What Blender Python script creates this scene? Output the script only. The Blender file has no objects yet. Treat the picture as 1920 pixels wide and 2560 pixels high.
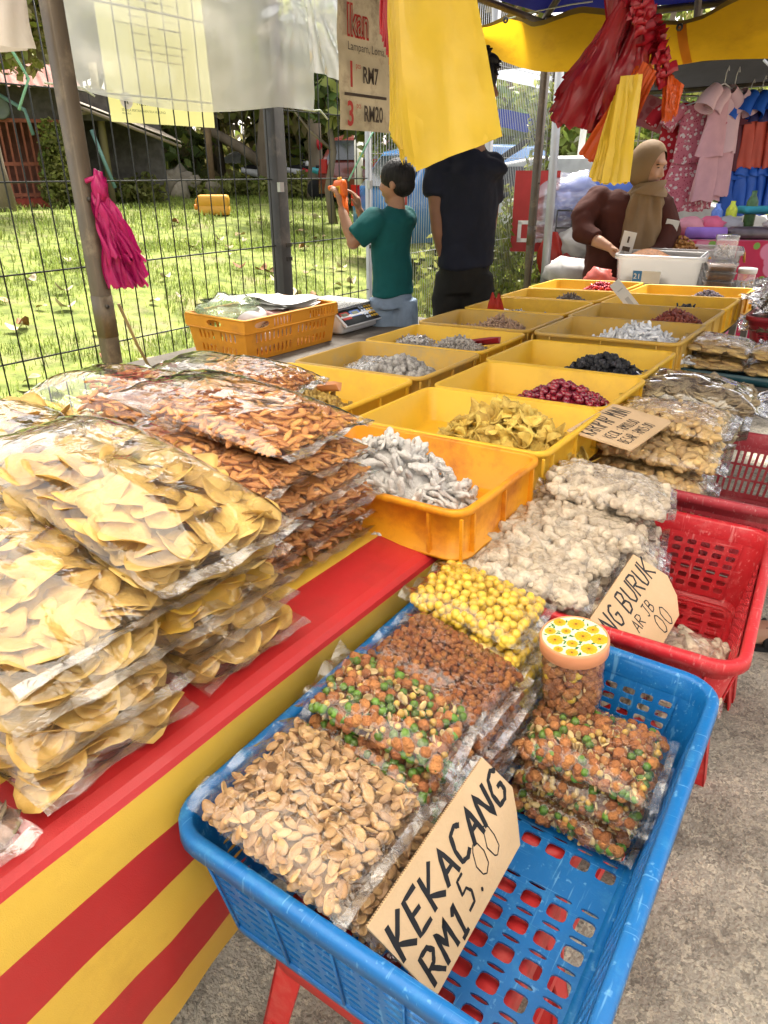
import bpy, bmesh, math, random
import numpy as np
from math import sin, cos, pi, radians, atan2, sqrt, hypot
from mathutils import Vector, Matrix, Euler, noise

S = bpy.context.scene
COL = S.collection
R = random.Random(7)

# ------------------------------------------------------------------ camera, sky, sun, exposure
CAM = Vector((0, 0, 1.40))
cd = bpy.data.cameras.new("camera"); cam = bpy.data.objects.new("camera", cd); COL.objects.link(cam)
cd.sensor_fit = 'VERTICAL'; cd.sensor_height = 36.0; cd.lens = 24.61; cd.clip_end = 400; cd.clip_start = .02
cam.location = CAM; cam.rotation_euler = (radians(90 - 25.91), 0, radians(35.15))
S.camera = cam
SUN_EL, SUN_AZ = 58, -22          # azimuth clockwise from +Y
W = bpy.data.worlds.new("World"); S.world = W; W.use_nodes = True
nt = W.node_tree; bg = nt.nodes["Background"]; sky = nt.nodes.new("ShaderNodeTexSky")
sky.sky_type = 'NISHITA'; sky.sun_disc = False; sky.sun_elevation = radians(SUN_EL); sky.sun_rotation = radians(SUN_AZ)
sky.air_density = 1.0; sky.dust_density = 4.0; sky.ozone_density = .6
hs0 = nt.nodes.new('ShaderNodeHueSaturation'); hs0.inputs['Saturation'].default_value = .35; nt.links.new(sky.outputs[0], hs0.inputs['Color'])
mx0 = nt.nodes.new('ShaderNodeMix'); mx0.data_type = 'RGBA'; mx0.blend_type = 'MULTIPLY'; mx0.inputs[0].default_value = 1; mx0.inputs[7].default_value = (1.06, 1.0, .92, 1)      # thin bright overcast, slightly warm
nt.links.new(hs0.outputs[0], mx0.inputs[6]); nt.links.new(mx0.outputs[2], bg.inputs[0]); bg.inputs[1].default_value = .15
sd = bpy.data.lights.new("sun", 'SUN'); sd.energy = 2.8; sd.angle = radians(14); sd.color = (1, .95, .87)
sun = bpy.data.objects.new("sun", sd); COL.objects.link(sun)
sv = Vector((sin(radians(SUN_AZ)) * cos(radians(SUN_EL)), cos(radians(SUN_AZ)) * cos(radians(SUN_EL)), sin(radians(SUN_EL))))
sun.rotation_euler = sv.to_track_quat('Z', 'Y').to_euler(); sun.location = (3, -3, 8)
S.view_settings.view_transform = 'Standard'; S.view_settings.look = 'None'
S.view_settings.exposure = 1.82; S.view_settings.gamma = 1; S.view_settings.use_curve_mapping = False
S.render.engine = 'CYCLES'
S.cycles.max_bounces = 10; S.cycles.transparent_max_bounces = 24; S.cycles.diffuse_bounces = 4
S.cycles.glossy_bounces = 3; S.cycles.transmission_bounces = 4; S.cycles.caustics_reflective = False; S.cycles.caustics_refractive = False

# ------------------------------------------------------------------ objects
def new(name, me, par=None, M=None):
    o = bpy.data.objects.new(name, me); COL.objects.link(o)
    if par is not None: o.parent = par
    if M is not None: o.matrix_basis = M
    return o
def tag(o, label, cat, group=None):
    o["label"] = label; o["category"] = cat
    if group: o["group"] = group
    return o
def kind(o, k): o["kind"] = k; return o
def thing(name, label, cat, M=None, group=None):
    return tag(new(name, None, None, M), label, cat, group)
def TM(loc=(0, 0, 0), rot=(0, 0, 0), sc=1):
    sc = (sc, sc, sc) if isinstance(sc, (int, float)) else sc
    return Matrix.LocRotScale(Vector(loc), Euler(rot), Vector(sc))
def frame(o, x, y, z=None):
    """matrix from origin and x / y directions"""
    x = Vector(x).normalized(); y = Vector(y); z = x.cross(y).normalized(); y = z.cross(x)
    M = Matrix((x, y, z)).transposed().to_4x4(); M.translation = Vector(o); return M
def copy_tree(o, par=None):
    c = o.copy(); COL.objects.link(c)
    if par is not None: c.parent = par
    for ch in list(o.children): copy_tree(ch, c)
    return c

# ------------------------------------------------------------------ mesh builder
class MB:
    def __init__(s): s.v = []; s.f = []; s.mi = []; s.sm = []
    def add(s, v, f, mi=0, M=None, sm=True):
        b = len(s.v)
        s.v += [tuple(M @ Vector(p)) if M is not None else tuple(p) for p in v]
        s.f += [[i + b for i in q] for q in f]; s.mi += [mi] * len(f); s.sm += [sm] * len(f); return s
    def box(s, c, d, mi=0, M=None):
        x, y, z = c; a, b, e = d[0] / 2, d[1] / 2, d[2] / 2
        v = [(x + i * a, y + j * b, z + k * e) for k in (-1, 1) for j in (-1, 1) for i in (-1, 1)]
        return s.add(v, [(0, 2, 3, 1), (4, 5, 7, 6), (0, 1, 5, 4), (2, 6, 7, 3), (0, 4, 6, 2), (1, 3, 7, 5)], mi, M, False)
    def tube(s, pts, r, n=8, mi=0, M=None, cap=True, flat=1.0):
        pts = [Vector(p) for p in pts]; rs = r if isinstance(r, (list, tuple)) else [r] * len(pts)
        v = []; f = []; up = None
        for i, p in enumerate(pts):
            t = (pts[min(i + 1, len(pts) - 1)] - pts[max(i - 1, 0)]).normalized()
            if up is None: up = t.orthogonal().normalized()
            up = (up - t * up.dot(t)); up = up.normalized() if up.length > 1e-6 else t.orthogonal().normalized()
            b = t.cross(up)
            for k in range(n):
                a = 2 * pi * k / n; v.append(p + (up * cos(a) + b * sin(a) * flat) * rs[i])
        for i in range(len(pts) - 1):
            for k in range(n):
                f.append((i * n + k, i * n + (k + 1) % n, (i + 1) * n + (k + 1) % n, (i + 1) * n + k))
        if cap: f.append(tuple(range(n))[::-1]); f.append(tuple((len(pts) - 1) * n + k for k in range(n)))
        return s.add(v, f, mi, M)
    def ball(s, c, r, nu=10, nv=7, mi=0, M=None, fn=None):
        r = (r, r, r) if isinstance(r, (int, float)) else r
        v = [(0, 0, 1)]; f = []
        for j in range(1, nv):
            for i in range(nu):
                a = 2 * pi * i / nu; b = pi * j / nv; v.append((sin(b) * cos(a), sin(b) * sin(a), cos(b)))
        v.append((0, 0, -1))
        if fn: v = [tuple(Vector(p) * fn(Vector(p))) for p in v]
        v = [(c[0] + p[0] * r[0], c[1] + p[1] * r[1], c[2] + p[2] * r[2]) for p in v]
        for i in range(nu): f.append((0, 1 + i, 1 + (i + 1) % nu))
        for j in range(nv - 2):
            for i in range(nu):
                a = 1 + j * nu; f.append((a + i, a + nu + i, a + nu + (i + 1) % nu, a + (i + 1) % nu))
        a = 1 + (nv - 2) * nu
        for i in range(nu): f.append((a + i, len(v) - 1, a + (i + 1) % nu))
        return s.add(v, f, mi, M)
    def grid(s, fn, nu, nv, mi=0, M=None, closeu=False, sm=True, mif=None):
        v = [fn(i / nu, j / nv) for j in range(nv + 1) for i in range(nu + (0 if closeu else 1))]
        w = nu if closeu else nu + 1; b = len(s.f)
        f = [(j * w + i, j * w + (i + 1) % w, (j + 1) * w + (i + 1) % w, (j + 1) * w + i) for j in range(nv) for i in range(nu)]
        s.add(v, f, mi, M, sm)
        if mif:
            for q in range(len(f)): s.mi[b + q] = mif(q % nu, q // nu)
        return s
    def lathe(s, prof, n=24, mi=0, M=None, cap0=True, cap1=True):
        v = []; f = []
        for r, z in prof: v += [(r * cos(2 * pi * k / n), r * sin(2 * pi * k / n), z) for k in range(n)]
        for i in range(len(prof) - 1):
            for k in range(n): f.append((i * n + k, i * n + (k + 1) % n, (i + 1) * n + (k + 1) % n, (i + 1) * n + k))
        if cap0: f.append(tuple(range(n))[::-1])
        if cap1: f.append(tuple((len(prof) - 1) * n + k for k in range(n)))
        return s.add(v, f, mi, M)
    def rr(s, w, d, r, prof, nc=4, mi=0, M=None, cap0=False, cap1=False, sm=True):
        """rounded rectangle swept through a profile of (offset, z)"""
        v = []; f = []; n = 4 * (nc + 1)
        for o, z in prof:
            rr = max(r + o, .001); hw, hd = w / 2 + o - rr, d / 2 + o - rr
            for q, (sx, sy) in enumerate(((1, 1), (-1, 1), (-1, -1), (1, -1))):
                for k in range(nc + 1):
                    a = q * pi / 2 + k * pi / 2 / nc; v.append((sx * hw + rr * cos(a), sy * hd + rr * sin(a), z))
        for i in range(len(prof) - 1):
            for k in range(n): f.append((i * n + k, i * n + (k + 1) % n, (i + 1) * n + (k + 1) % n, (i + 1) * n + k))
        if cap0: f.append(tuple(range(n))[::-1])
        if cap1: f.append(tuple((len(prof) - 1) * n + k for k in range(n)))
        return s.add(v, f, mi, M, sm)
    def prism(s, poly, h, mi=0, M=None):
        n = len(poly); v = [(x, y, 0) for x, y in poly] + [(x, y, h) for x, y in poly]
        f = [tuple(range(n))[::-1], tuple(range(n, 2 * n))] + [(i, (i + 1) % n, n + (i + 1) % n, n + i) for i in range(n)]
        return s.add(v, f, mi, M, False)
    def perf(s, P00, P10, P11, P01, cells, th, mi=0, nseg=3):
        """a wall with holes; cells = rects (u0,v0,u1,v1,hx,hy,round) that tile the unit square, hx=0 means solid"""
        P00, P10, P11, P01 = map(Vector, (P00, P10, P11, P01)); nrm = (P10 - P00).cross(P01 - P00).normalized() * th
        bl = lambda u, v: P00 * (1 - u) * (1 - v) + P10 * u * (1 - v) + P11 * u * v + P01 * (1 - u) * v
        for u0, v0, u1, v1, hx, hy, rd in cells:
            if hx <= 0:
                q = [bl(u0, v0), bl(u1, v0), bl(u1, v1), bl(u0, v1)]
                s.add(q + [p + nrm for p in q], [(0, 3, 2, 1), (4, 5, 6, 7)], mi, None, False); continue
            uc, vc, du, dv = (u0 + u1) / 2, (v0 + v1) / 2, (u1 - u0) / 2, (v1 - v0) / 2
            out = []; inn = []
            for q, (sx, sy) in enumerate(((1, 1), (-1, 1), (-1, -1), (1, -1))):
                for k in range(nseg):
                    a = q * pi / 2 + k * pi / 2 / (nseg - 1)
                    out.append(bl(uc + sx * du, vc + sy * dv) if k == nseg // 2 else
                               (bl(uc + sx * du, vc + sy * dv * (1 - rd)) if (k < nseg // 2) == (q % 2 == 0) else bl(uc + sx * du * (1 - rd), vc + sy * dv)))
                    inn.append(bl(uc + sx * du * hx * (1 - rd) + du * hx * rd * cos(a), vc + sy * dv * hy * (1 - rd) + dv * hy * rd * sin(a)))
            n = len(out); V = out + inn + [p + nrm for p in inn] + [p + nrm for p in out]; F = []
            for k in range(n):
                k2 = (k + 1) % n
                F += [(k, k2, n + k2, n + k)[::-1], (n + k, n + k2, 2 * n + k2, 2 * n + k)[::-1], (2 * n + k, 2 * n + k2, 3 * n + k2, 3 * n + k)[::-1]]
            s.add(V, F, mi, None, False)
        return s
    def mesh(s, name, mats):
        me = bpy.data.meshes.new(name); me.from_pydata(s.v, [], s.f)
        mats = mats if isinstance(mats, (list, tuple)) else [mats]
        for m in mats: me.materials.append(m)
        me.polygons.foreach_set("material_index", s.mi); me.polygons.foreach_set("use_smooth", s.sm); me.update(); return me
    def obj(s, name, mats, par=None, M=None): return new(name, s.mesh(name, mats), par, M)

# ------------------------------------------------------------------ materials
MATS = {}
def mat(name, rgb, rough=.5, spec=.5, metal=0., var=.12, scale=9., bump=0., bscale=60., rnd=0., trans=0., sss=0., coat=0., rgb2=None, dirt=None, dscale=3., stretch=None, detail=4, scratch=None):
    """Principled + noise colour variation, per-piece variation, grime in patches and a noise bump"""
    if name in MATS: return MATS[name]
    m = bpy.data.materials.new(name); m.use_nodes = True; MATS[name] = m
    N = m.node_tree.nodes; L = m.node_tree.links; P = N["Principled BSDF"]; out = N["Material Output"]
    P.inputs["Roughness"].default_value = rough; P.inputs["Specular IOR Level"].default_value = spec
    P.inputs["Metallic"].default_value = metal; P.inputs["Coat Weight"].default_value = coat
    tc = N.new("ShaderNodeTexCoord"); co = tc.outputs["Object"]
    if stretch:
        mp = N.new("ShaderNodeMapping"); mp.inputs["Scale"].default_value = stretch; L.new(co, mp.inputs[0]); co = mp.outputs[0]
    nz = N.new("ShaderNodeTexNoise"); nz.inputs["Scale"].default_value = scale; nz.inputs["Detail"].default_value = detail; L.new(co, nz.inputs["Vector"])
    rp = N.new("ShaderNodeValToRGB"); L.new(nz.outputs["Fac"], rp.inputs[0]); rp.color_ramp.elements[0].position = .3; rp.color_ramp.elements[1].position = .7
    lo = [c * (1 - var) for c in rgb]; hi = [min(c * (1 + var), 1) for c in (rgb2 or rgb)]
    rp.color_ramp.elements[0].color = (*lo, 1); rp.color_ramp.elements[1].color = (*hi, 1)
    c = rp.outputs[0]
    if dirt:
        n2 = N.new("ShaderNodeTexNoise"); n2.inputs["Scale"].default_value = dscale; n2.inputs["Detail"].default_value = 8; n2.inputs["Roughness"].default_value = .7
        L.new(co, n2.inputs["Vector"])
        r2 = N.new("ShaderNodeValToRGB"); r2.color_ramp.elements[0].position = .52; r2.color_ramp.elements[1].position = .72
        L.new(n2.outputs["Fac"], r2.inputs[0])
        mx = N.new("ShaderNodeMix"); mx.data_type = 'RGBA'; L.new(r2.outputs[0], mx.inputs[0]); L.new(c, mx.inputs[6]); mx.inputs[7].default_value = (*dirt, 1); c = mx.outputs[2]
        ro = N.new("ShaderNodeMapRange"); L.new(n2.outputs["Fac"], ro.inputs[0]); ro.inputs[3].default_value = max(rough - .08, .02); ro.inputs[4].default_value = min(rough + .25, 1)
        L.new(ro.outputs[0], P.inputs["Roughness"])
    if scratch:
        for k, ms_ in enumerate(((5, 130, 40), (120, 9, 60), (60, 60, 6))):
            mq = N.new("ShaderNodeMapping"); mq.inputs["Scale"].default_value = ms_; mq.inputs["Rotation"].default_value = (.2 * k, .3, .5 + k); L.new(tc.outputs["Object"], mq.inputs[0])
            ns = N.new("ShaderNodeTexNoise"); ns.inputs["Scale"].default_value = 1.6; ns.inputs["Detail"].default_value = 2; L.new(mq.outputs[0], ns.inputs["Vector"])
            rs = N.new("ShaderNodeValToRGB"); rs.color_ramp.elements[0].position = .64; rs.color_ramp.elements[1].position = .74; rs.color_ramp.elements[1].color = (.6, .6, .6, 1); L.new(ns.outputs["Fac"], rs.inputs[0])
            mz = N.new("ShaderNodeMix"); mz.data_type = 'RGBA'; L.new(rs.outputs[0], mz.inputs[0]); L.new(c, mz.inputs[6]); mz.inputs[7].default_value = (*scratch, 1); c = mz.outputs[2]
    if rnd:
        oi = N.new("ShaderNodeObjectInfo"); ge = N.new("ShaderNodeNewGeometry"); ad = N.new("ShaderNodeMath"); ad.operation = 'ADD'
        L.new(oi.outputs["Random"], ad.inputs[0]); L.new(ge.outputs["Random Per Island"], ad.inputs[1])
        fr = N.new("ShaderNodeMath"); fr.operation = 'FRACT'; L.new(ad.outputs[0], fr.inputs[0])
        mr = N.new("ShaderNodeMapRange"); L.new(fr.outputs[0], mr.inputs[0]); mr.inputs[3].default_value = 1 - rnd; mr.inputs[4].default_value = 1 + rnd * .8
        hs = N.new("ShaderNodeHueSaturation"); L.new(mr.outputs[0], hs.inputs["Value"]); L.new(c, hs.inputs["Color"])
        mh = N.new("ShaderNodeMapRange"); L.new(fr.outputs[0], mh.inputs[0]); mh.inputs[3].default_value = .5 - .03 * rnd; mh.inputs[4].default_value = .5 + .03 * rnd; L.new(mh.outputs[0], hs.inputs["Hue"])
        c = hs.outputs[0]
    L.new(c, P.inputs["Base Color"])
    if sss: P.inputs["Subsurface Weight"].default_value = sss; P.inputs["Subsurface Radius"].default_value = (.01, .006, .003); P.inputs["Subsurface Scale"].default_value = .5
    if bump:
        nb = N.new("ShaderNodeTexNoise"); nb.inputs["Scale"].default_value = bscale; nb.inputs["Detail"].default_value = 6; L.new(co, nb.inputs["Vector"])
        b = N.new("ShaderNodeBump"); b.inputs["Strength"].default_value = bump; b.inputs["Distance"].default_value = .01; L.new(nb.outputs["Fac"], b.inputs["Height"]); L.new(b.outputs[0], P.inputs["Normal"])
    if trans:
        tr = N.new("ShaderNodeBsdfTranslucent"); L.new(c, tr.inputs[0]); ms = N.new("ShaderNodeMixShader"); ms.inputs[0].default_value = trans
        L.new(P.outputs[0], ms.inputs[1]); L.new(tr.outputs[0], ms.inputs[2]); L.new(ms.outputs[0], out.inputs[0])
    return m
def film(name, haze=.05, tint=(1, 1, 1), rough=.09, bump=.35, scale=14., refl=1.6, base=.02, hazecol=(.9, .9, .9)):
    """thin clear plastic: see-through, glossy at glancing angles, a little milky"""
    if name in MATS: return MATS[name]
    m = bpy.data.materials.new(name); m.use_nodes = True; MATS[name] = m
    N = m.node_tree.nodes; L = m.node_tree.links; N.remove(N["Principled BSDF"]); out = N["Material Output"]
    tc = N.new("ShaderNodeTexCoord"); nz = N.new("ShaderNodeTexNoise"); nz.inputs["Scale"].default_value = scale; nz.inputs["Detail"].default_value = 3; nz.inputs["Distortion"].default_value = 1.2
    L.new(tc.outputs["Object"], nz.inputs["Vector"])
    # soft waves plus a net of sharp creases
    ds = N.new("ShaderNodeMix"); ds.data_type = 'RGBA'; ds.inputs[0].default_value = .12; L.new(tc.outputs["Object"], ds.inputs[6]); L.new(nz.outputs["Color"], ds.inputs[7])
    vo = N.new("ShaderNodeTexVoronoi"); vo.feature = 'DISTANCE_TO_EDGE'; vo.inputs["Scale"].default_value = scale * 1.1; L.new(ds.outputs[2], vo.inputs["Vector"])
    ve = N.new("ShaderNodeMapRange"); ve.inputs[2].default_value = .16; ve.inputs[3].default_value = .35; ve.inputs[4].default_value = 0; L.new(vo.outputs["Distance"], ve.inputs[0])
    hh = N.new("ShaderNodeMath"); hh.operation = 'ADD'; L.new(nz.outputs["Fac"], hh.inputs[0]); L.new(ve.outputs[0], hh.inputs[1])
    b = N.new("ShaderNodeBump"); b.inputs["Strength"].default_value = bump; b.inputs["Distance"].default_value = .006; L.new(hh.outputs[0], b.inputs["Height"])
    lw = N.new("ShaderNodeLayerWeight"); lw.inputs[0].default_value = .5; L.new(b.outputs[0], lw.inputs["Normal"]); pw_ = N.new("ShaderNodeMath"); pw_.operation = 'POWER'; pw_.inputs[1].default_value = 4.5; L.new(lw.outputs["Facing"], pw_.inputs[0]); fr = N.new("ShaderNodeMath"); fr.operation = 'MULTIPLY_ADD'; fr.inputs[1].default_value = .92; fr.inputs[2].default_value = .04; L.new(pw_.outputs[0], fr.inputs[0])
    k = N.new("ShaderNodeMath"); k.operation = 'MULTIPLY_ADD'; L.new(fr.outputs[0], k.inputs[0]); k.inputs[1].default_value = refl; k.inputs[2].default_value = base; k.use_clamp = True
    t = N.new("ShaderNodeBsdfTransparent"); t.inputs[0].default_value = (*tint, 1)
    g = N.new("ShaderNodeBsdfGlossy"); g.inputs["Roughness"].default_value = rough; L.new(b.outputs[0], g.inputs["Normal"])
    d = N.new("ShaderNodeBsdfDiffuse"); d.inputs[0].default_value = (*hazecol, 1); tl = N.new("ShaderNodeBsdfTranslucent"); tl.inputs[0].default_value = (*hazecol, 1)
    dm = N.new("ShaderNodeMixShader"); dm.inputs[0].default_value = .5; L.new(d.outputs[0], dm.inputs[1]); L.new(tl.outputs[0], dm.inputs[2])
    m1 = N.new("ShaderNodeMixShader"); m1.inputs[0].default_value = haze; L.new(t.outputs[0], m1.inputs[1]); L.new(dm.outputs[0], m1.inputs[2])
    m2 = N.new("ShaderNodeMixShader"); L.new(k.outputs[0], m2.inputs[0]); L.new(m1.outputs[0], m2.inputs[1]); L.new(g.outputs[0], m2.inputs[2])
    L.new(m2.outputs[0], out.inputs[0]); return m
# ------------------------------------------------------------------ snack pieces (shared meshes)
def lump(seed, r=(1, 1, 1), amp=.12, fr=1.6, nu=10, nv=7, m=None, name="piece"):
    off = Vector((seed * 3.1, seed * 1.7, seed * .9))
    return MB().ball((0, 0, 0), r, nu, nv, 0, None, lambda p: 1 + amp * 2 * noise.noise(p * fr + off)).mesh(name, m)
def strip(seed, L, w, m, bend=.5, nseg=6, n=6, name="piece", flat=.6, taper=.45, knob=.25):
    """bent tapering stick"""
    r = random.Random(seed); pts = []; rs = []; a = r.uniform(-.3, .3); b = r.uniform(-.3, .3); x = y = z = 0
    for i in range(nseg + 1):
        t = i / nseg; pts.append((x, y, z)); a += r.uniform(-bend, bend) * .5; b += r.uniform(-bend, bend) * .3
        x += cos(a) * L / nseg; y += sin(a) * L / nseg; z += sin(b) * L / nseg
        rs.append(w * (.35 + .65 * sin(pi * min(max(t * (1 - taper * .3) + .12, .08), .95)) ** .7) * r.uniform(1 - knob, 1 + knob))
    c = Vector(pts[len(pts) // 2]); pts = [Vector(p) - c for p in pts]
    return MB().tube(pts, rs, n, flat=flat).mesh(name, m)
def curved(seed, rx, ry, th, m, curl=.5, nu=8, nv=3, rough=.15, fold=0., name="piece", crease=0.):
    """thin curled irregular disc: a crisp, a fruit slice"""
    r = random.Random(seed); off = Vector((seed * 2.3, seed, 0)); ang = r.uniform(0, 3.1); v = []; f = []; rings = nv
    def pt(t, a, s):
        k = 1 + rough * 2 * noise.noise(Vector((cos(a) * 1.3, sin(a) * 1.3, seed * 1.3)))
        x, y = rx * t * k * cos(a), ry * t * k * sin(a); q = x * cos(ang) + y * sin(ang); p = -x * sin(ang) + y * cos(ang)
        z = curl * (q * q) / max(rx, ry) - fold * curl * p * p / max(rx, ry) + rough * .5 * max(rx, ry) * noise.noise(Vector((x, y, 0)) * (2.2 / max(rx, ry)) + off) * t
        z += crease * abs(p)
        return (x, y, z + s * th * (1 - .75 * t ** 4))
    for s in (1, -1):
        v.append(pt(0, 0, s))
        for j in range(1, rings + 1): v += [pt(j / rings, 2 * pi * i / nu, s) for i in range(nu)]
    n1 = 1 + rings * nu
    for side in (0, 1):
        b = side * n1
        for i in range(nu):
            q = (b, b + 1 + i, b + 1 + (i + 1) % nu); f.append(q if side == 0 else q[::-1])
            for j in range(rings - 1):
                a = b + 1 + j * nu; q = (a + i, a + nu + i, a + nu + (i + 1) % nu, a + (i + 1) % nu); f.append(q if side == 0 else q[::-1])
    a = 1 + (rings - 1) * nu
    for i in range(nu): f.append((a + i, n1 + a + i, n1 + a + (i + 1) % nu, a + (i + 1) % nu))
    return MB().add(v, f).mesh(name, m)
def roll(seed, L, r, m, name="piece"):
    off = Vector((seed * 3, 0, 0)); prof = [(r * .2, L * .45), (r * .62, L * .49), (r * .95, L * .45), (r * 1.03, L * .2), (r, 0), (r * 1.03, -L * .2), (r * .95, -L * .45), (r * .62, -L * .49), (r * .2, -L * .45)]
    b = MB().lathe(prof, 8); b.v = [tuple(Vector(p) * (1 + .09 * noise.noise(Vector(p) * 70 + off))) for p in b.v]; b.v = [(z, y, x) for x, y, z in b.v]; return b.mesh(name, m)
def peanut_half(seed, L, m, name="peanut"):
    r = random.Random(seed); b = MB().ball((0, 0, 0), (L / 2, L * .30 * r.uniform(.88, 1.12), L * .2), 14, 10)
    v = []
    for x, y, z in b.v:
        if z < 0:                                     # the split face: a shallow bowl with a groove
            q = min((2 * x / L) ** 2 + (y / (L * .3)) ** 2, 1); z = (-.015 + .075 * (1 - q)) * L
            if abs(y) < L * .07 and q < .6: z += .03 * L
        v.append((x, y * (1 - .25 * x / L), z + .12 * L * (2 * x / L) ** 2 * r.uniform(-.3, .6)))
    b.v = v; return b.mesh(name, m)
def cracker(seed, L, m, name="cracker"):
    """puffed lozenge with ridges along it"""
    r = random.Random(seed); w = L * r.uniform(.3, .42); tw = r.uniform(-.5, .5); sk = r.uniform(.35, .75); v = []; f = []; nu, nv = 8, 5
    for j in range(nv):
        t = j / (nv - 1) * 2 - 1
        k = (1 - abs(t) ** 2.2 * .55)
        for i in range(nu):
            a = 2 * pi * i / nu; rid = 1 + .12 * (i % 2)
            y, z = cos(a) * w * .5 * k * rid, sin(a) * w * .28 * k * rid
            x = t * L * .5 + y * sk
            c, s = cos(tw * t), sin(tw * t); v.append((x, y * c - z * s, y * s + z * c))
    for j in range(nv - 1):
        for i in range(nu): f.append((j * nu + i, j * nu + (i + 1) % nu, (j + 1) * nu + (i + 1) % nu, (j + 1) * nu + i))
    f.append(tuple(range(nu))[::-1]); f.append(tuple((nv - 1) * nu + i for i in range(nu)))
    return MB().add(v, f).mesh(name, m)
def halfmoon(seed, L, m, name="curry_puff"):
    """little stuffed pastry: fat half moon with a pinched edge"""
    v = []; f = []; nu, nv = 10, 6
    for j in range(nv + 1):
        t = j / nv
        for i in range(nu):
            a = 2 * pi * i / nu; x = (t * 2 - 1) * L * .5; k = sqrt(max(1 - (t * 2 - 1) ** 2, .02)); y = cos(a) * L * .3 * k + .28 * L * (t * 2 - 1) ** 2; z = sin(a) * L * .26 * k * (1 if cos(a) > -.4 else .5)
            v.append((x, y, z * (1 + .2 * noise.noise(Vector((x, y, seed)) * 60))))
    for j in range(nv):
        for i in range(nu): f.append((j * nu + i, j * nu + (i + 1) % nu, (j + 1) * nu + (i + 1) % nu, (j + 1) * nu + i))
    f.append(tuple(range(nu))[::-1]); f.append(tuple(nv * nu + i for i in range(nu)))
    return MB().add(v, f).mesh(name, m)

m_peanut = mat("roasted_peanut", (.46, .27, .12), .42, .4, var=.14, scale=40, rnd=.22, rgb2=(.54, .335, .16), bump=.15, bscale=300)
m_coat = mat("spiced_coating", (.42, .155, .055), .75, .25, var=.25, scale=60, rnd=.25, bump=.9, bscale=420)
m_coatL = mat("pale_spiced_coating", (.46, .185, .07), .7, .25, var=.2, scale=60, rnd=.25, bump=.8, bscale=260)
m_yel = mat("yellow_sugar_shell", (.70, .47, .05), .32, .5, var=.06, scale=30, rnd=.12)
m_pea = mat("fried_green_pea", (.10, .19, .022), .35, .5, var=.25, scale=60, rnd=.35, bump=.2, bscale=200)
m_chick = mat("fried_chickpea", (.55, .34, .075), .4, .5, var=.15, scale=60, rnd=.2)
m_pale = mat("pale_nut", (.62, .44, .20), .4, .4, var=.12, scale=50, rnd=.18)
m_chip = mat("cassava_crisp", (.68, .44, .115), .4, .45, var=.14, scale=22, rnd=.16, trans=.3, bump=.6, bscale=50, rgb2=(.77, .54, .18))
m_gold = mat("golden_cassava_crisp", (.72, .43, .09), .4, .45, var=.16, scale=22, rnd=.16, trans=.3, bump=.6, bscale=50, rgb2=(.80, .54, .17))
m_cut = mat("yellow_potato_crisp", (.82, .52, .06), .45, .4, var=.12, scale=22, rnd=.12, trans=.3)
m_crack = mat("orange_cracker", (.66, .30, .10), .6, .3, var=.16, scale=30, rnd=.22, bump=.5, bscale=160)
m_ging = mat("sugar_dusted_white", (.64, .61, .58), .95, .08, var=.10, scale=90, rnd=.14, bump=.6, bscale=260, rgb2=(.70, .68, .65))
m_mango = mat("sugared_mango", (.88, .54, .085), .6, .35, var=.18, scale=45, rnd=.22, bump=.9, bscale=330, rgb2=(.92, .64, .17))
m_cherry = mat("candied_cherry", (.23, .012, .03), .22, .6, var=.3, scale=60, rnd=.3, coat=.4)
m_plum = mat("black_dried_plum", (.018, .017, .02), .38, .5, var=.5, scale=60, rnd=.5, bump=.8, bscale=160, dirt=(.16, .16, .18), dscale=40)
m_roll = mat("flour_dusted_roll", (.52, .42, .30), .8, .2, var=.16, scale=60, rnd=.12, bump=.55, bscale=200, rgb2=(.63, .53, .41))
m_puff = mat("fried_curry_puff", (.60, .40, .17), .5, .4, var=.2, scale=45, rnd=.18, bump=.4, bscale=160)
m_disc = mat("fish_crisp", (.47, .37, .22), .55, .35, var=.25, scale=70, rnd=.25, bump=.6, bscale=180, dirt=(.12, .08, .045), dscale=60)
m_wcoat = mat("white_candied_strip", (.68, .68, .68), .7, .3, var=.2, scale=60, rnd=.2, rgb2=(.82, .82, .83))
m_guava = mat("dried_red_fruit", (.27, .062, .04), .5, .4, var=.3, scale=60, rnd=.35)
m_black = mat("black_seaweed_snack", (.012, .016, .018), .45, .5, var=.4, scale=50, rnd=.5)
m_lav = mat("purple_grey_seed", (.20, .16, .19), .6, .4, var=.3, scale=60, rnd=.6)
m_knob = mat("grey_salted_plum", (.34, .31, .28), .8, .25, var=.25, scale=80, rnd=.25, bump=.7, bscale=200, rgb2=(.45, .43, .40))
m_bits = mat("pale_salted_bit", (.43, .39, .35), .8, .25, var=.25, scale=80, rnd=.3)
m_curl = mat("pinkish_squid_curl", (.46, .30, .20), .6, .35, var=.2, scale=60, rnd=.28)
m_olive = mat("grey_brown_strip", (.17, .14, .12), .6, .4, var=.35, scale=60, rnd=.5)
m_foilr = mat("red_foil_wrapper", (.42, .02, .03), .22, .6, metal=.6, var=.5, scale=40, rnd=.5, bump=.6, bscale=90)
m_fried = mat("brown_fried_floss", (.30, .13, .035), .7, .3, var=.4, scale=80, rnd=.4)

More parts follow.
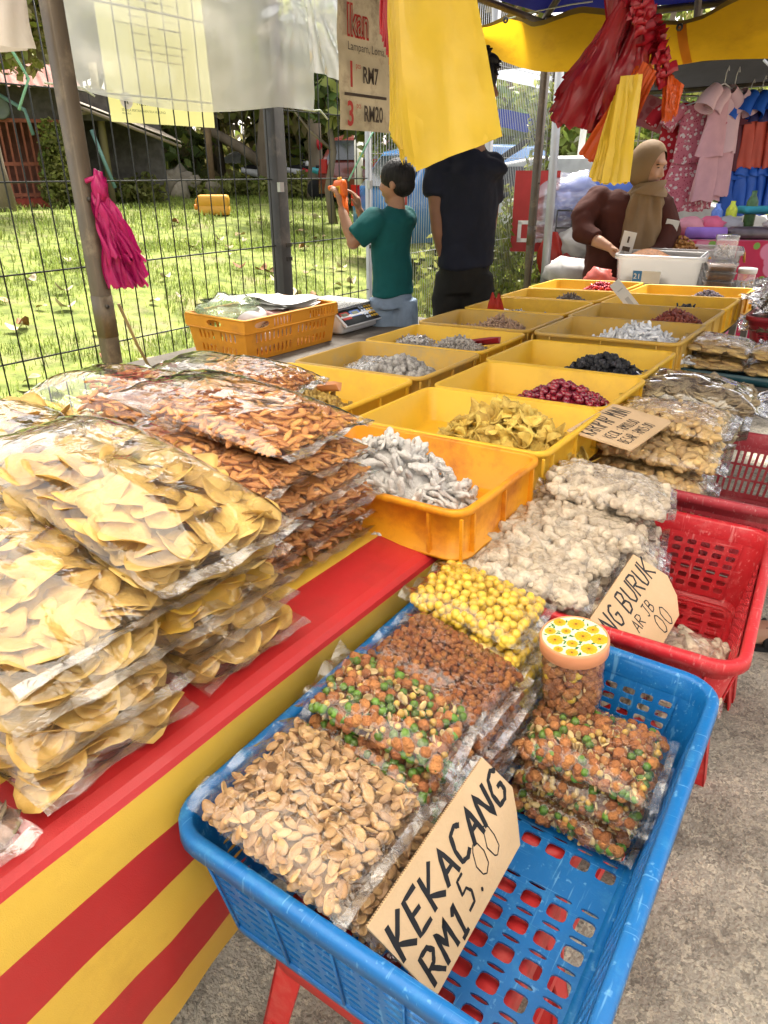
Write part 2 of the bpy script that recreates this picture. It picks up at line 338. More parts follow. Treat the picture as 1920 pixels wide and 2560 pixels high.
K = {}
K["peanut"] = [("peanut", peanut_half(i, .0222, m_peanut)) for i in range(5)]
K["brown"] = [("coated_nut", lump(i, (.0062, .0056, .0056), .16, 2.2, 9, 7, m_coat, "coated_nut")) for i in range(4)]
K["yellow"] = [("yellow_nut", lump(i, (.0094, .0084, .0084), .03, 1.2, 12, 8, m_yel, "yellow_nut")) for i in range(3)]
_ball = [("coated_nut", lump(i + 9, (.0097, .009, .0086), .14, 1.9, 9, 7, m_coatL, "coated_nut")) for i in range(3)]
_pea = [("green_pea", lump(i + 5, (.0080, .0073, .0070), .07, 1.5, 9, 6, m_pea, "green_pea")) for i in range(2)]
_chk = [("chickpea", lump(i + 7, (.0058, .0054, .0054), .08, 1.5, 8, 6, m_chick, "chickpea")) for i in range(2)]
_pal = [("pale_nut", peanut_half(20 + i, .0155, m_pale, "pale_nut")) for i in range(2)]
_big = [("coated_cashew", lump(i + 15, (.0125, .0095, .0075), .2, 1.5, 10, 7, m_coatL, "coated_cashew")) for i in range(2)]
K["mix"] = _ball * 2 + _pea * 3 + _chk * 2 + _pal * 3 + _big
K["mixr"] = _ball * 2 + _pea * 2 + _chk * 2 + _pal * 5 + _big
K["jar"] = _ball * 4 + [("yellow_nut", K["yellow"][0][1])] + _pal + _big
K["chip"] = [("crisp", curved(i, .043 * k, .036 * k, .0007, m_chip, .42, 18, 4, .085, .3, "crisp")) for i, k in enumerate((1, .85, 1.1, .7, 1, .6, .9))]
K["gold"] = [("crisp", curved(i, .042 * k, .034 * k, .0007, m_gold, .45, 18, 4, .09, .3, "crisp")) for i, k in enumerate((1, .85, 1.1, .7, 1, .6))]
K["cut"] = [("crisp", curved(40 + i, .030, .028, .0008, m_cut, .3, 14, 3, .05, .3, "crisp")) for i in range(3)] + K["chip"][:2]
K["cracker"] = [("cracker", cracker(i, .034, m_crack)) for i in range(5)]
K["ginger"] = [("dried_strip", strip(i, .062, .0098, m_ging, 1.1, 7, 7, "dried_strip", .62, .5, .28)) for i in range(7)]
K["mango"] = [("fruit_slice", curved(i + 60, .030 * k, .0165, .0030, m_mango, .75, 12, 3, .12, .5, "fruit_slice")) for i, k in enumerate((1, .85, 1.15, .8, 1))]
K["cherry"] = [("candied_cherry", lump(i + 30, (.0112, .0108, .0104), .07, 2, 10, 7, m_cherry, "candied_cherry")) for i in range(3)]
K["plum"] = [("dried_plum", lump(i + 40, (.0135, .0115, .0095), .28, 2.4, 10, 7, m_plum, "dried_plum")) for i in range(4)]
K["roll"] = [("dusted_roll", roll(i, .050 * k, .0116, m_roll, "dusted_roll")) for i, k in enumerate((1, .8, 1.15, .65, .95))]
K["puff"] = [("curry_puff", halfmoon(i, .042, m_puff)) for i in range(3)]
K["disc"] = [("fish_crisp", curved(80 + i, .027, .022, .003, m_disc, .5, 10, 3, .14, .2, "fish_crisp")) for i in range(4)]
K["white"] = [("candied_strip", strip(20 + i, .05, .0085, m_wcoat, .8, 5, 6, "candied_strip", .7)) for i in range(4)]
K["guava"] = [("dried_fruit", strip(30 + i, .034, .0075, m_guava, .9, 4, 5, "dried_fruit", .7)) for i in range(3)]
K["black"] = [("seaweed_snack", strip(40 + i, .036, .007, m_black, 1.4, 5, 5, "seaweed_snack", .7)) for i in range(3)]
K["lav"] = [("snack_seed", lump(50 + i, (.009, .0055, .005), .15, 2, 6, 5, m_lav, "snack_seed")) for i in range(3)]
K["knob"] = [("salted_plum", lump(60 + i, (.0165, .0145, .0125), .2, 2.2, 9, 7, m_knob, "salted_plum")) for i in range(4)]
K["bits"] = [("salted_bit", strip(50 + i, .02, .0055, m_bits, .6, 3, 5, "salted_bit", .8)) for i in range(3)]
K["curl"] = [("squid_curl", strip(60 + i, .042, .005, m_curl, 1.8, 6, 5, "squid_curl", .5)) for i in range(4)]
K["olive"] = [("dark_strip", strip(70 + i, .03, .006, m_olive, .8, 3, 5, "dark_strip", .6)) for i in range(3)]
K["foil"] = [("wrapped_sweet", lump(70 + i, (.016, .011, .009), .35, 3, 8, 6, m_foilr, "wrapped_sweet")) for i in range(3)]
K["tart"] = [("dried_fruit", strip(80 + i, .045, .0105, mat("mustard_dried_fruit", (.47, .32, .09), .6, .35, var=.3, scale=60, rnd=.3), .8, 5, 6, "dried_fruit", .7)) for i in range(4)]
K["floss"] = [("fried_piece", lump(90 + i, (.012, .009, .007), .4, 3, 7, 5, m_fried, "fried_piece")) for i in range(3)]
K["bisc"] = [("biscuit", MB().rr(.052, .05, .02, [(-.006, -.006), (0, -.003), (0, .003), (-.006, .006)], 3, 0, None, True, True).mesh("biscuit", mat("golden_biscuit", (.60, .40, .15), .6, .3, var=.2, scale=40, rnd=.2, bump=.4, bscale=140)))]
K["dark"] = [("dark_fish_crisp", curved(95 + i, .022, .016, .003, mat("dark_fish_crisp", (.20, .15, .085), .6, .3, var=.35, scale=60, rnd=.4, bump=.5, bscale=140), .6, 8, 3, .2, .3, "dark_fish_crisp")) for i in range(3)]
def core_mat(key): return K[key][0][1].materials[0]
LAY = {"chip": (.36, .46, .038), "gold": (.36, .46, .038), "cut": (.30, .42, .03), "cracker": (.32, .34, .015), "roll": (.38, .50, .018), "puff": (.55, .46, .02), "disc": (.8, .5, .022), "bisc": (.18, .5, .03), "dark": (.8, .45, .02), "knob": (3.1, .5, .015), "curl": (.5, .4, .014)}    # tilt, depth under the film in spacings, half size

def place(par, PM, kinds, TR, limit=300, seed=1, stuff="loose_pieces"):
    """pieces at the local matrices TR: the nearest ones as parts of their own, the rest as one part"""
    r = random.Random(seed); inv = PM
    TR = sorted(TR, key=lambda M: ((inv @ M).translation - CAM).length)
    for M in TR[:limit]:
        n, me = r.choice(kinds); new(n, me, par, M)
    rest = TR[limit:]
    if rest:
        mats = []; V = []; F = []; MI = []; b = 0
        for M in rest:
            n, me = r.choice(kinds)
            if me.materials[0] not in mats: mats.append(me.materials[0])
            mi = mats.index(me.materials[0]); co = np.empty(len(me.vertices) * 3); me.vertices.foreach_get("co", co); co = co.reshape(-1, 3)
            A = np.array(M); V.append(co @ A[:3, :3].T + A[:3, 3]); F += [[i + b for i in p.vertices] for p in me.polygons]; MI += [mi] * len(me.polygons); b += len(co)
        me = bpy.data.meshes.new(stuff); me.from_pydata(np.concatenate(V).tolist(), [], F)
        for m in mats: me.materials.append(m)
        me.polygons.foreach_set("material_index", MI); me.polygons.foreach_set("use_smooth", [True] * len(F)); kind(new(stuff, me, par), "stuff")

m_film = film("clear_bag_film", .025, rough=.045, bump=.45, scale=20, refl=1.7, base=.0)
m_seal = film("doubled_seal_film", .16, rough=.06, bump=.3, scale=30, refl=3.2, base=.06)
m_filmC = film("crisp_bag_film", .035, (1, .99, .96), rough=.045, bump=.36, scale=11, refl=2.0, base=.01)
def rot_any(r): return (r.uniform(0, 6.28), r.uniform(0, 6.28), r.uniform(0, 6.28))
def bag(label, key, loc, rot, L, W, T, group, sp, region="all", seed=0, fl=m_film, flatp=0., droop=0., limit=300, cat="snack bag", fin=.022, name="snack_bag", pw=3., corefrac=.86, u0=-1.):
    """pillow bag: local x is its length, sealed at both ends; z up from what it rests on"""
    r = random.Random(seed * 13 + 5); M = TM(loc, rot); o = thing(name, label, cat, M, group); off = Vector((seed * 5.7, seed * 2.1, 0))
    kinds = K[key]
    def fsh(u, v): return max(1 - abs(u) ** pw, 0) ** .55 * max(1 - abs(v) ** pw, 0) ** .5
    def lumpy(u, v): return 1 + .22 * noise.noise(Vector((u * 1.7, v * 1.5, 0)) + off)
    def zt(u, v): return T * (.42 + .58 * fsh(u, v) * lumpy(u, v)) - droop * (u + 1) ** 2 * .25
    def zb(u, v): return T * .42 * (1 - min(fsh(u, v) * 1.25, 1)) - droop * (u + 1) ** 2 * .25
    # film
    b = MB(); NU, NV = 40, 22; fu = 1 + 2 * fin / L
    def surf(top):
        def fn(a, c):
            u = (a * 2 - 1) * fu; v = c * 2 - 1
            uu = max(-1, min(1, u)); e = abs(uu) ** 3
            rid = (1.5 * abs(noise.noise(Vector((v * 9 + .8 * sin(u * 3), u * 1.2, seed * 1.3 + (0 if top else 9))))) - .3 + .5 * noise.noise(Vector((v * 17, u * 3, seed)))) * e * 1.5 + .45 * noise.noise(Vector((u * 5, v * 5, seed + (0 if top else 4))))
            z = (zt(uu, v) if top else zb(uu, v)) + .0055 * rid * (1 if abs(u) < 1 else .5)
            ov = abs(u) - 1
            if ov > 0: z += .006 * sin(v * 9 + seed) * ov * 9 + (.0006 if top else -.0006) + .05 * ov * sin(v * 2.3 + seed * 2)
            x = u * L / 2; y = v * W / 2 * (1 - .035 * (1 - abs(uu)) * 0 + .02 * noise.noise(Vector((u * 3, seed, v))))
            y += .004 * noise.noise(Vector((u * 9, v, seed))) * abs(v) ** 4
            return (x, y, z)
        return fn
    b.grid(surf(True), NU, NV).grid(surf(False), NU, NV)
    b.obj("film", fl, o)
    # the heat seal across the aisle end: a narrow stiff band of doubled film
    sl = MB(); zs = (zt(1, 0) + zb(1, 0)) / 2
    sl.grid(lambda a, c: (L / 2 * (1.005 + 2 * fin / L * (.25 + .75 * c)), (a * 2 - 1) * W / 2 * .99, zt(1, a * 2 - 1) + .0015 + .006 * sin((a * 2 - 1) * 9 + seed) * c * fin * 40 * .35 + .004 * noise.noise(Vector((a * 9, seed, 0))) + .05 * c * 2 * fin / L * sin((a * 2 - 1) * 2.3 + seed * 2)), 26, 3)
    sl.obj("seal", m_seal, o)
    # what is inside
    c = MB()
    for top in (True, False):
        c.grid((lambda top: lambda a, q: (L / 2 * corefrac * (u0 + (1 - u0) * a), W / 2 * corefrac * (q * 2 - 1), (zt if top else zb)((u0 + (1 - u0) * a) * corefrac, (q * 2 - 1) * corefrac) * (.52 if top else 1) + (0 if top else .1 * T)))(top), 14, 10)
    kind(c.obj("crumb_filling", core_mat(key), o), "stuff")
    tilt, sink, hs = LAY.get(key, (3.1, .36, .007)); lu = min(1 - .8 * hs / (L / 2), .93); lv = min(1 - .8 * hs / (W / 2), .93)
    TR = []; nx = max(int(L * lu / sp), 2); ny = max(int(W * lv / sp), 2)
    def put(u, v, z):
        if u < u0 + .12 * noise.noise(Vector((v * 3, seed, 0))): return
        if region == "end" and not (u > .45 or (v < -.6 and u > -.2)): return
        if region == "front" and not (u > .35 or v < -.5): return
        rr = rot_any(r) if tilt > 3 and r.random() > flatp else (r.uniform(-1, 1) * min(tilt, .5) + (pi if r.random() < .5 else 0), r.uniform(-1, 1) * min(tilt, .5), r.uniform(0, 6.28))
        TR.append(TM((u * L / 2, v * W / 2, z), rr, r.uniform(.85, 1.15)))
    for i in range(nx):
        for j in range(ny):
            u = ((i + .5 + (.5 * (j % 2) - .25) + r.uniform(-.3, .3)) / nx * 2 - 1) * lu; v = ((j + .5 + r.uniform(-.3, .3)) / ny * 2 - 1) * lv
            h = zt(u, v); put(u, v, h - sp * sink - r.uniform(0, .28) * sp)
            if region == "all" and key not in ("chip", "gold", "cut", "bisc"): put(u + r.uniform(-.5, .5) * sp / L, v + r.uniform(.3, .7) * sp / W, max(h - sp * (sink + .62), zb(u, v) + sp * .3))
    nz = max(int(T * .8 / max(sp * .8, .01)), 1)
    for k in range(nz):
        for i in range(nx):
            u = ((i + r.random()) / nx * 2 - 1) * lu
            for sgn in (-1, 1):
                v = sgn * lv * (.98 - .06 * r.random()); h0, h1 = zb(u, v) + sp * .35, zt(u, v) - sp * .4; put(u, v, h0 + (h1 - h0) * (k + r.random() * .6) / nz)
        for j in range(ny):
            v = ((j + r.random()) / ny * 2 - 1) * lv; u = lu * (.98 - .06 * r.random())
            h0, h1 = zb(u, v) + sp * .35, zt(u, v) - sp * .4; put(u, v, h0 + (h1 - h0) * (k + r.random() * .6) / nz)
    place(o, M, kinds, TR, limit, seed)
    return o
def heap(label, key, c, rx, ry, h, sp, M0, seed=0, limit=300, skew=0., group="heaps of snacks in the yellow trays", flatp=.3, name="snack_heap", edge=1.5):
    """a loose heap lying in a tray; M0 = the tray floor's frame"""
    r = random.Random(seed + 77); M = M0 @ TM(c); o = thing(name, label, "snack heap", M, group); TR = []
    def hz(x, y):
        d = hypot((x - skew * rx * .0) / rx, y / ry); d2 = d * (1 + .18 * noise.noise(Vector((x / rx * 2, y / ry * 2, seed)))); return h * max(1 - d2 ** edge, 0)
    b = MB(); b.grid(lambda a, t: (rx * .93 * t * cos(2 * pi * a), ry * .93 * t * sin(2 * pi * a), max(hz(rx * .93 * t * cos(2 * pi * a), ry * .93 * t * sin(2 * pi * a)) - sp * .75, .0005)), 24, 8)
    kind(b.obj("inner_heap", K[key][0][1].materials[0], o), "stuff")
    nx = int(2 * rx / sp) + 1; ny = int(2 * ry / sp) + 1
    for i in range(nx):
        for j in range(ny):
            x = ((i + r.uniform(-.1, 1.1)) / nx * 2 - 1) * rx * 1.02; y = ((j + r.uniform(-.1, 1.1)) / ny * 2 - 1) * ry * 1.02
            d = hypot(x / rx, y / ry)
            if d > 1.0 + .1 * r.random(): continue
            for lay in range(2):
                z = max(hz(x, y) - lay * sp * .5 + r.uniform(-.15, .25) * sp, sp * .3)
                rr = rot_any(r) if r.random() > flatp else (r.uniform(-.5, .5), r.uniform(-.5, .5), r.uniform(0, 6.28))
                if lay == 0 or (r.random() < .35): TR.append(TM((x, y, z), rr, r.uniform(.8, 1.15)))
    place(o, M, K[key], TR, limit, seed); return o
# ------------------------------------------------------------------ ground and lawn
FX = -2.75                        # the mesh fence runs along x = FX
def lawn_z(x, y):
    d = -(x - FX); t = min(max((d - .3) / 8.5, 0), 1); h = .80 * t * t * (3 - 2 * t)
    return h + .05 * noise.noise(Vector((x * .5, y * .5, 0))) * min(max(d, 0), 1)
m_conc = mat("rough_concrete", (.37, .335, .27), .9, .25, var=.28, scale=3, bump=.9, bscale=130, rgb2=(.47, .43, .355), dirt=(.23, .20, .165), dscale=7)
# exposed aggregate: fine speckle over the concrete
def speckle(m, sc, cols):
    N = m.node_tree.nodes; L = m.node_tree.links; P = N["Principled BSDF"]; src = P.inputs["Base Color"].links[0].from_socket
    tc = N.new("ShaderNodeTexCoord"); vo = N.new("ShaderNodeTexVoronoi"); vo.inputs["Scale"].default_value = sc; wn = N.new("ShaderNodeTexNoise"); wn.inputs["Scale"].default_value = sc * .9; wn.inputs["Detail"].default_value = 5; L.new(tc.outputs["Object"], wn.inputs["Vector"]); wm = N.new("ShaderNodeMix"); wm.data_type = 'RGBA'; wm.inputs[0].default_value = .045; L.new(tc.outputs["Object"], wm.inputs[6]); L.new(wn.outputs["Color"], wm.inputs[7]); L.new(wm.outputs[2], vo.inputs["Vector"])
    rp = N.new("ShaderNodeValToRGB"); L.new(vo.outputs["Color"], rp.inputs[0]); rp.color_ramp.interpolation = 'EASE'
    e = rp.color_ramp.elements; e[0].position = 0; e[0].color = (*cols[0], 1); e[1].position = .45; e[1].color = (*cols[1], 1)
    for p, c in ((.62, cols[2]), (.8, cols[3])): q = e.new(p); q.color = (*c, 1)
    mx = N.new("ShaderNodeMix"); mx.data_type = 'RGBA'; mx.blend_type = 'MULTIPLY'; mx.inputs[0].default_value = .8; L.new(src, mx.inputs[6]); L.new(rp.outputs[0], mx.inputs[7]); L.new(mx.outputs[2], P.inputs["Base Color"])
speckle(m_conc, 95, ((.70, .69, .66), (1, .98, .95), (1.45, 1.40, 1.28), (.55, .54, .52)))
b = MB(); b.grid(lambda a, c: (FX + .25 + a * 30, -6 + c * 46, 0), 4, 4); kind(b.obj("ground", m_conc), "structure")
m_lawn = mat("lawn_soil_and_grass", (.125, .165, .04), .95, .15, var=.35, scale=6, bump=1., bscale=40, rgb2=(.19, .22, .055), dirt=(.26, .215, .125), dscale=1.6)
b = MB(); b.grid(lambda a, c: (lambda x, y: (x, y, lawn_z(x, y)))(FX + .28 - 42 * a ** 1.7, -10 + 62 * c), 90, 120); kind(b.obj("lawn", m_lawn), "structure")
# grass blades: real little blades, thicker near the fence
m_grass = mat("grass_blades", (.16, .225, .038), .55, .35, var=.3, scale=2.5, rnd=.45, trans=.5, rgb2=(.24, .29, .06))
rg = random.Random(3); V = []; F = []
def blades(n, xmin, xmax, ymin, ymax, hmin, hmax, wid):
    for _ in range(n):
        x = FX - .05 - (rg.random() ** 1.35) * (xmax - xmin) - xmin; y = rg.uniform(ymin, ymax)
        if noise.noise(Vector((x * .9, y * .9, 3))) < -.05 and rg.random() < .85: continue
        z = lawn_z(x, y); a = rg.uniform(0, 6.28); h = rg.uniform(hmin, hmax); lx, ly = cos(a) * h * rg.uniform(.2, .9), sin(a) * h * rg.uniform(.2, .9); px, py = -sin(a) * wid, cos(a) * wid
        k = len(V); V.extend([(x - px, y - py, z - .005), (x + px, y + py, z - .005), (x + lx * .4 + px * .7, y + ly * .4 + py * .7, z + h * .7), (x + lx * .4 - px * .7, y + ly * .4 - py * .7, z + h * .7), (x + lx, y + ly, z + h * .95)])
        F.append((k, k + 1, k + 2, k + 3)); F.append((k + 3, k + 2, k + 4))
blades(52000, 0, 5.5, .2, 9, .03, .085, .0035); blades(60000, 4.5, 17, 2, 26, .05, .13, .007)
me = bpy.data.meshes.new("grass"); me.from_pydata(V, [], F); me.materials.append(m_grass); kind(new("grass", me), "stuff")
# fallen leaves, one by one
m_leafs = [mat("dry_leaf_pale", (.42, .34, .22), .7, .3, var=.25, scale=20, rnd=.3), mat("dry_leaf_brown", (.20, .085, .03), .7, .3, var=.3, scale=20, rnd=.3), mat("dry_leaf_tan", (.34, .24, .12), .7, .3, var=.3, scale=20, rnd=.3)]
leafm = [curved(200 + i, .085, .045, .0015, m_leafs[(0, 0, 2, 1, 2, 0)[i]], .8, 10, 3, .12, .3, "fallen_leaf") for i in range(6)]
words = ["pale", "pale curled", "tan", "brown", "tan curled", "bleached"]
for i in range(150):
    d = .15 + 6.5 * rg.random() ** 1.5; x = FX - d; y = rg.uniform(.9, 3 + d * 1.5); k = rg.randrange(6)
    o = new("fallen_leaf", leafm[k], None, TM((x, y, lawn_z(x, y) + .045), (rg.uniform(-.3, .3), rg.uniform(-.3, .3), rg.uniform(0, 6.28)), rg.uniform(.55, 1.2)))
    tag(o, words[k] + " dry leaf lying in the grass behind the mesh fence", "leaf", "dry leaves scattered on the lawn")
# ------------------------------------------------------------------ tables
m_wood = mat("grey_plywood", (.13, .115, .095), .75, .3, var=.3, scale=5, bump=.3, dirt=(.05, .045, .04))
m_steel = mat("dull_steel", (.22, .21, .2), .45, .5, metal=.6, var=.2)
def table(name, label, x0, x1, y0, y1, z, k=0., th=.03):
    o = thing(name, label, "table", TM(((x0 + x1) / 2, (y0 + y1) / 2, 0)))
    w, d = x1 - x0, y1 - y0; top = MB().box((0, 0, z - th / 2), (w, d, th)); top.v = [(x, y, q + k * x) for x, y, q in top.v]; top.obj("table_top", m_wood, o)
    for sx in (-1, 1):
        for sy in (-1, 1):
            lz = z - th - .002 + k * sx * (w / 2 - .06); MB().box((sx * (w / 2 - .06), sy * (d / 2 - .06), lz / 2), (.035, .035, lz)).obj("leg", m_steel, o)
    return o
table("trestle_table", "low trestle table under the stacked crisp bags, behind a striped cloth", -2.0, -.66, -.4, 1.28, .697)
KT = .04
def tz(x, z0=.81): return z0 + KT * (x + .56)          # height of the tray rims (the far table leans slightly)
table("tray_table", "long sloping table carrying the two rows of yellow trays", -1.86, -.66, 1.30, 4.62, tz(-1.26) - .118, KT)
table("side_table", "grey board table holding the orange crate and the scale by the fence", -2.68, -1.90, 1.75, 3.5, .645)
# striped cloth over the near table
m_cy = mat("yellow_coated_cloth", (.70, .44, .055), .42, .45, var=.05, scale=3, bump=.18, bscale=700, dirt=(.60, .35, .045), dscale=6, coat=.1)
m_cr = mat("red_coated_cloth", (.46, .018, .02), .38, .5, var=.06, scale=3, bump=.18, bscale=700, dirt=(.38, .02, .02), dscale=6, coat=.12)
prof = [(-1.95, .7, 0), (-.772, .7005, 0), (-.772, .7005, 1), (-.70, .7005, 1), (-.665, .699, 1), (-.648, .694, 1), (-.639, .686, 1), (-.635, .676, 1), (-.635, .676, 0), (-.634, .63, 0), (-.634, .583, 0), (-.634, .583, 1), (-.635, .53, 1), (-.636, .478, 1), (-.636, .478, 0), (-.638, .42, 0), (-.640, .366, 0), (-.640, .366, 1), (-.643, .31, 1), (-.645, .257, 1), (-.645, .257, 0), (-.650, .21, 0), (-.655, .163, 0)]
b = MB(); NY = 90
for i in range(len(prof) - 1):
    (x0, z0, c0), (x1, z1, c1) = prof[i], prof[i + 1]
    if (x0, z0) == (x1, z1): continue
    def fn(a, c, x0=x0, z0=z0, x1=x1, z1=z1):
        y = -.45 + a * 1.80; x = x0 + (x1 - x0) * c; z = z0 + (z1 - z0) * c; dn = max(.69 - z, 0)
        x += .004 * noise.noise(Vector((y * 6, z * 5, 1))) * min(dn * 20, 1) + .0025 * noise.noise(Vector((y * 16, z * 9, 4))) * min(dn * 20, 1); x += dn * (.055 * sin(y * 5.2 + .7) + .02 * sin(y * 13 + z * 4)) - dn * .10 * max(y - .35, 0) * 2
        z += (.0016 * noise.noise(Vector((x * 7, y * 7, 0))) if z > .698 else 0) + dn * .06 * sin(y * 3.1)
        return (x, y, z)
    b.grid(fn, NY, 2, c1)
o = b.obj("striped_tablecloth", [m_cy, m_cr]); tag(o, "red and yellow striped plastic cloth hanging over the near table's edge", "tablecloth")

# ------------------------------------------------------------------ yellow trays in two rows
TRAYC = {}
def tray(w, d, h, m, tall=.012):
    key = (round(w, 3), round(d, 3), m.name)
    if key in TRAYC: return TRAYC[key]
    b = MB(); r = .03
    b.rr(w - .03, d - .03, r, [(-.012, 0), (.014, 0), (.014, .006), (.002, .009), (.006, h - .016), (.0145, h - .014), (.015, h - .002), (.012, h), (.003, h), (0, h - .004), (-.006, .007), (-.012, .005)], 5, 0, None, True, True)
    for s in (-1, 1):                                   # stiffening ribs on the outside
        for t in (-.36, 0, .36):
            b.box((t * w, s * (d / 2 - .0075), h * .46), (.006, .012, h * .82)); b.box((s * (w / 2 - .0075), t * d, h * .46), (.012, .006, h * .82))
    for s in (-1, 1): b.box((s * (w / 2 - .006), -d / 2 + .006, h * .45), (.006, .006, h * .85))
    TRAYC[key] = b.mesh("tray", m); return TRAYC[key]
m_ty = mat("yellow_tray_plastic", (.90, .56, .04), .36, .45, var=.05, scale=4, bump=.05, dirt=(.80, .47, .05), dscale=5, sss=0, trans=.2)
m_to = mat("orange_tray_plastic", (.80, .33, .012), .36, .45, var=.05, scale=4, bump=.05, dirt=(.52, .15, .012), dscale=6, trans=.12)
m_tw = mat("worn_yellow_tray", (.60, .36, .06), .42, .4, var=.08, scale=5, bump=.08, dirt=(.46, .33, .14), dscale=7, trans=.1)
TH = .11
def place_tray(x0, x1, y0, y1, m, label, z0=.81, dz=0):
    xc = (x0 + x1) / 2; M = TM((xc, (y0 + y1) / 2, tz(xc, z0) - TH + dz), (0, -math.atan(KT), 0))
    o = new("snack_tray", tray(x1 - x0, y1 - y0, TH, m), None, M); tag(o, label, "tray", "yellow trays set out in two rows"); return M @ TM((0, 0, .0075))
G = []
rows = [(-1.14, -.563, 1.068, 1.452, m_to, "orange tray of white dusted strips, frontmost and hanging over the table edge", .81),
        (-1.138, -.563, 1.456, 1.872, m_ty, "yellow tray of sugared yellow fruit slices, second in the aisle-side row", .81),
        (-1.140, -.566, 1.876, 2.276, m_ty, "yellow tray of red candied cherries in the aisle-side row", .81),
        (-1.165, -.588, 2.280, 2.716, m_ty, "yellow tray of black dried plums in the aisle-side row", .81),
        (-1.178, -.592, 2.725, 3.178, m_tw, "raised worn tray of bright white candied strips", .835),
        (-1.215, -.612, 3.183, 3.640, m_tw, "worn yellow tray of brownish red dried fruit behind the white strips", .828),
        (-1.222, -.620, 3.645, 4.045, m_ty, "yellow tray of black seaweed snack with a white card leaning in it", .826),
        (-1.224, -.626, 4.050, 4.470, m_ty, "farthest aisle-side tray, with a heap of purple grey seeds", .825),
        (-1.795, -1.215, 1.510, 1.925, m_ty, "yellow tray of mustard dried fruit with an orange scoop beside the crisp bags", .81),
        (-1.790, -1.208, 1.935, 2.375, m_tw, "worn tray of grey salted plums nearest the orange crate", .81),
        (-1.792, -1.225, 2.385, 2.815, m_ty, "yellow tray of pale salted bits with a dark red scoop", .81),
        (-1.805, -1.230, 2.825, 3.250, m_tw, "worn tray of pinkish squid curls with a packet at its left", .818),
        (-1.800, -1.245, 3.256, 3.680, m_ty, "yellow tray with a red bag standing at its left", .822),
        (-1.810, -1.246, 3.686, 4.070, m_ty, "yellow tray of grey brown strips with a wooden stick across it", .825),
        (-1.820, -1.250, 4.076, 4.540, m_ty, "farthest fence-side tray, with red foil wrapped sweets", .826)]
FR = [place_tray(*q) for q in rows]
heap("tall heap of pale grey sugar dusted dried strips in the orange tray", "ginger", (-.005, -.015, 0), .222, .155, .150, .0245, FR[0], 1, flatp=.25)
heap("heap of yellow sugared mango slices in the second tray", "mango", (.085, -.01, 0), .215, .175, .140, .0235, FR[1], 2, flatp=.35)
heap("heap of glossy red candied cherries", "cherry", (.09, -.02, 0), .20, .165, .112, .0185, FR[2], 3)
heap("heap of black wrinkled dried plums with pale sugar", "plum", (.095, -.02, 0), .195, .165, .115, .0195, FR[3], 4)
heap("wide heap of white candied strips", "white", (.085, -.03, 0), .215, .185, .120, .019, FR[4], 5, limit=220)
heap("heap of brownish red dried fruit", "guava", (.13, .02, 0), .155, .16, .115, .014, FR[5], 6, limit=140)
heap("small clump of black seaweed snack", "black", (.09, -.05, 0), .14, .11, .085, .014, FR[6], 7, limit=80)
heap("heap of purple grey seeds in the farthest tray", "lav", (.10, -.04, 0), .165, .14, .110, .010, FR[7], 8, limit=60)
heap("heap of mustard coloured dried fruit under the orange scoop", "tart", (-.01, -.05, 0), .18, .15, .085, .018, FR[8], 9, limit=160)
heap("heap of round grey salted plums", "knob", (.09, -.04, 0), .185, .16, .115, .021, FR[9], 10, limit=180)
heap("heap of tiny pale salted bits", "bits", (.08, -.03, 0), .19, .16, .110, .0115, FR[10], 11, limit=150)
heap("heap of pinkish squid curls", "curl", (.05, -.02, 0), .19, .16, .110, .0135, FR[11], 12, limit=150)
heap("small heap of pale brown bits to the right of the red bag", "bits", (.12, -.06, 0), .125, .10, .07, .0115, FR[12], 13, limit=60)
heap("heap of grey brown strips under the wooden stick", "olive", (.07, -.02, 0), .165, .14, .10, .0125, FR[13], 14, limit=80)
heap("heap of red foil wrapped sweets", "foil", (.10, 0, 0), .18, .15, .115, .016, FR[14], 15, limit=100)

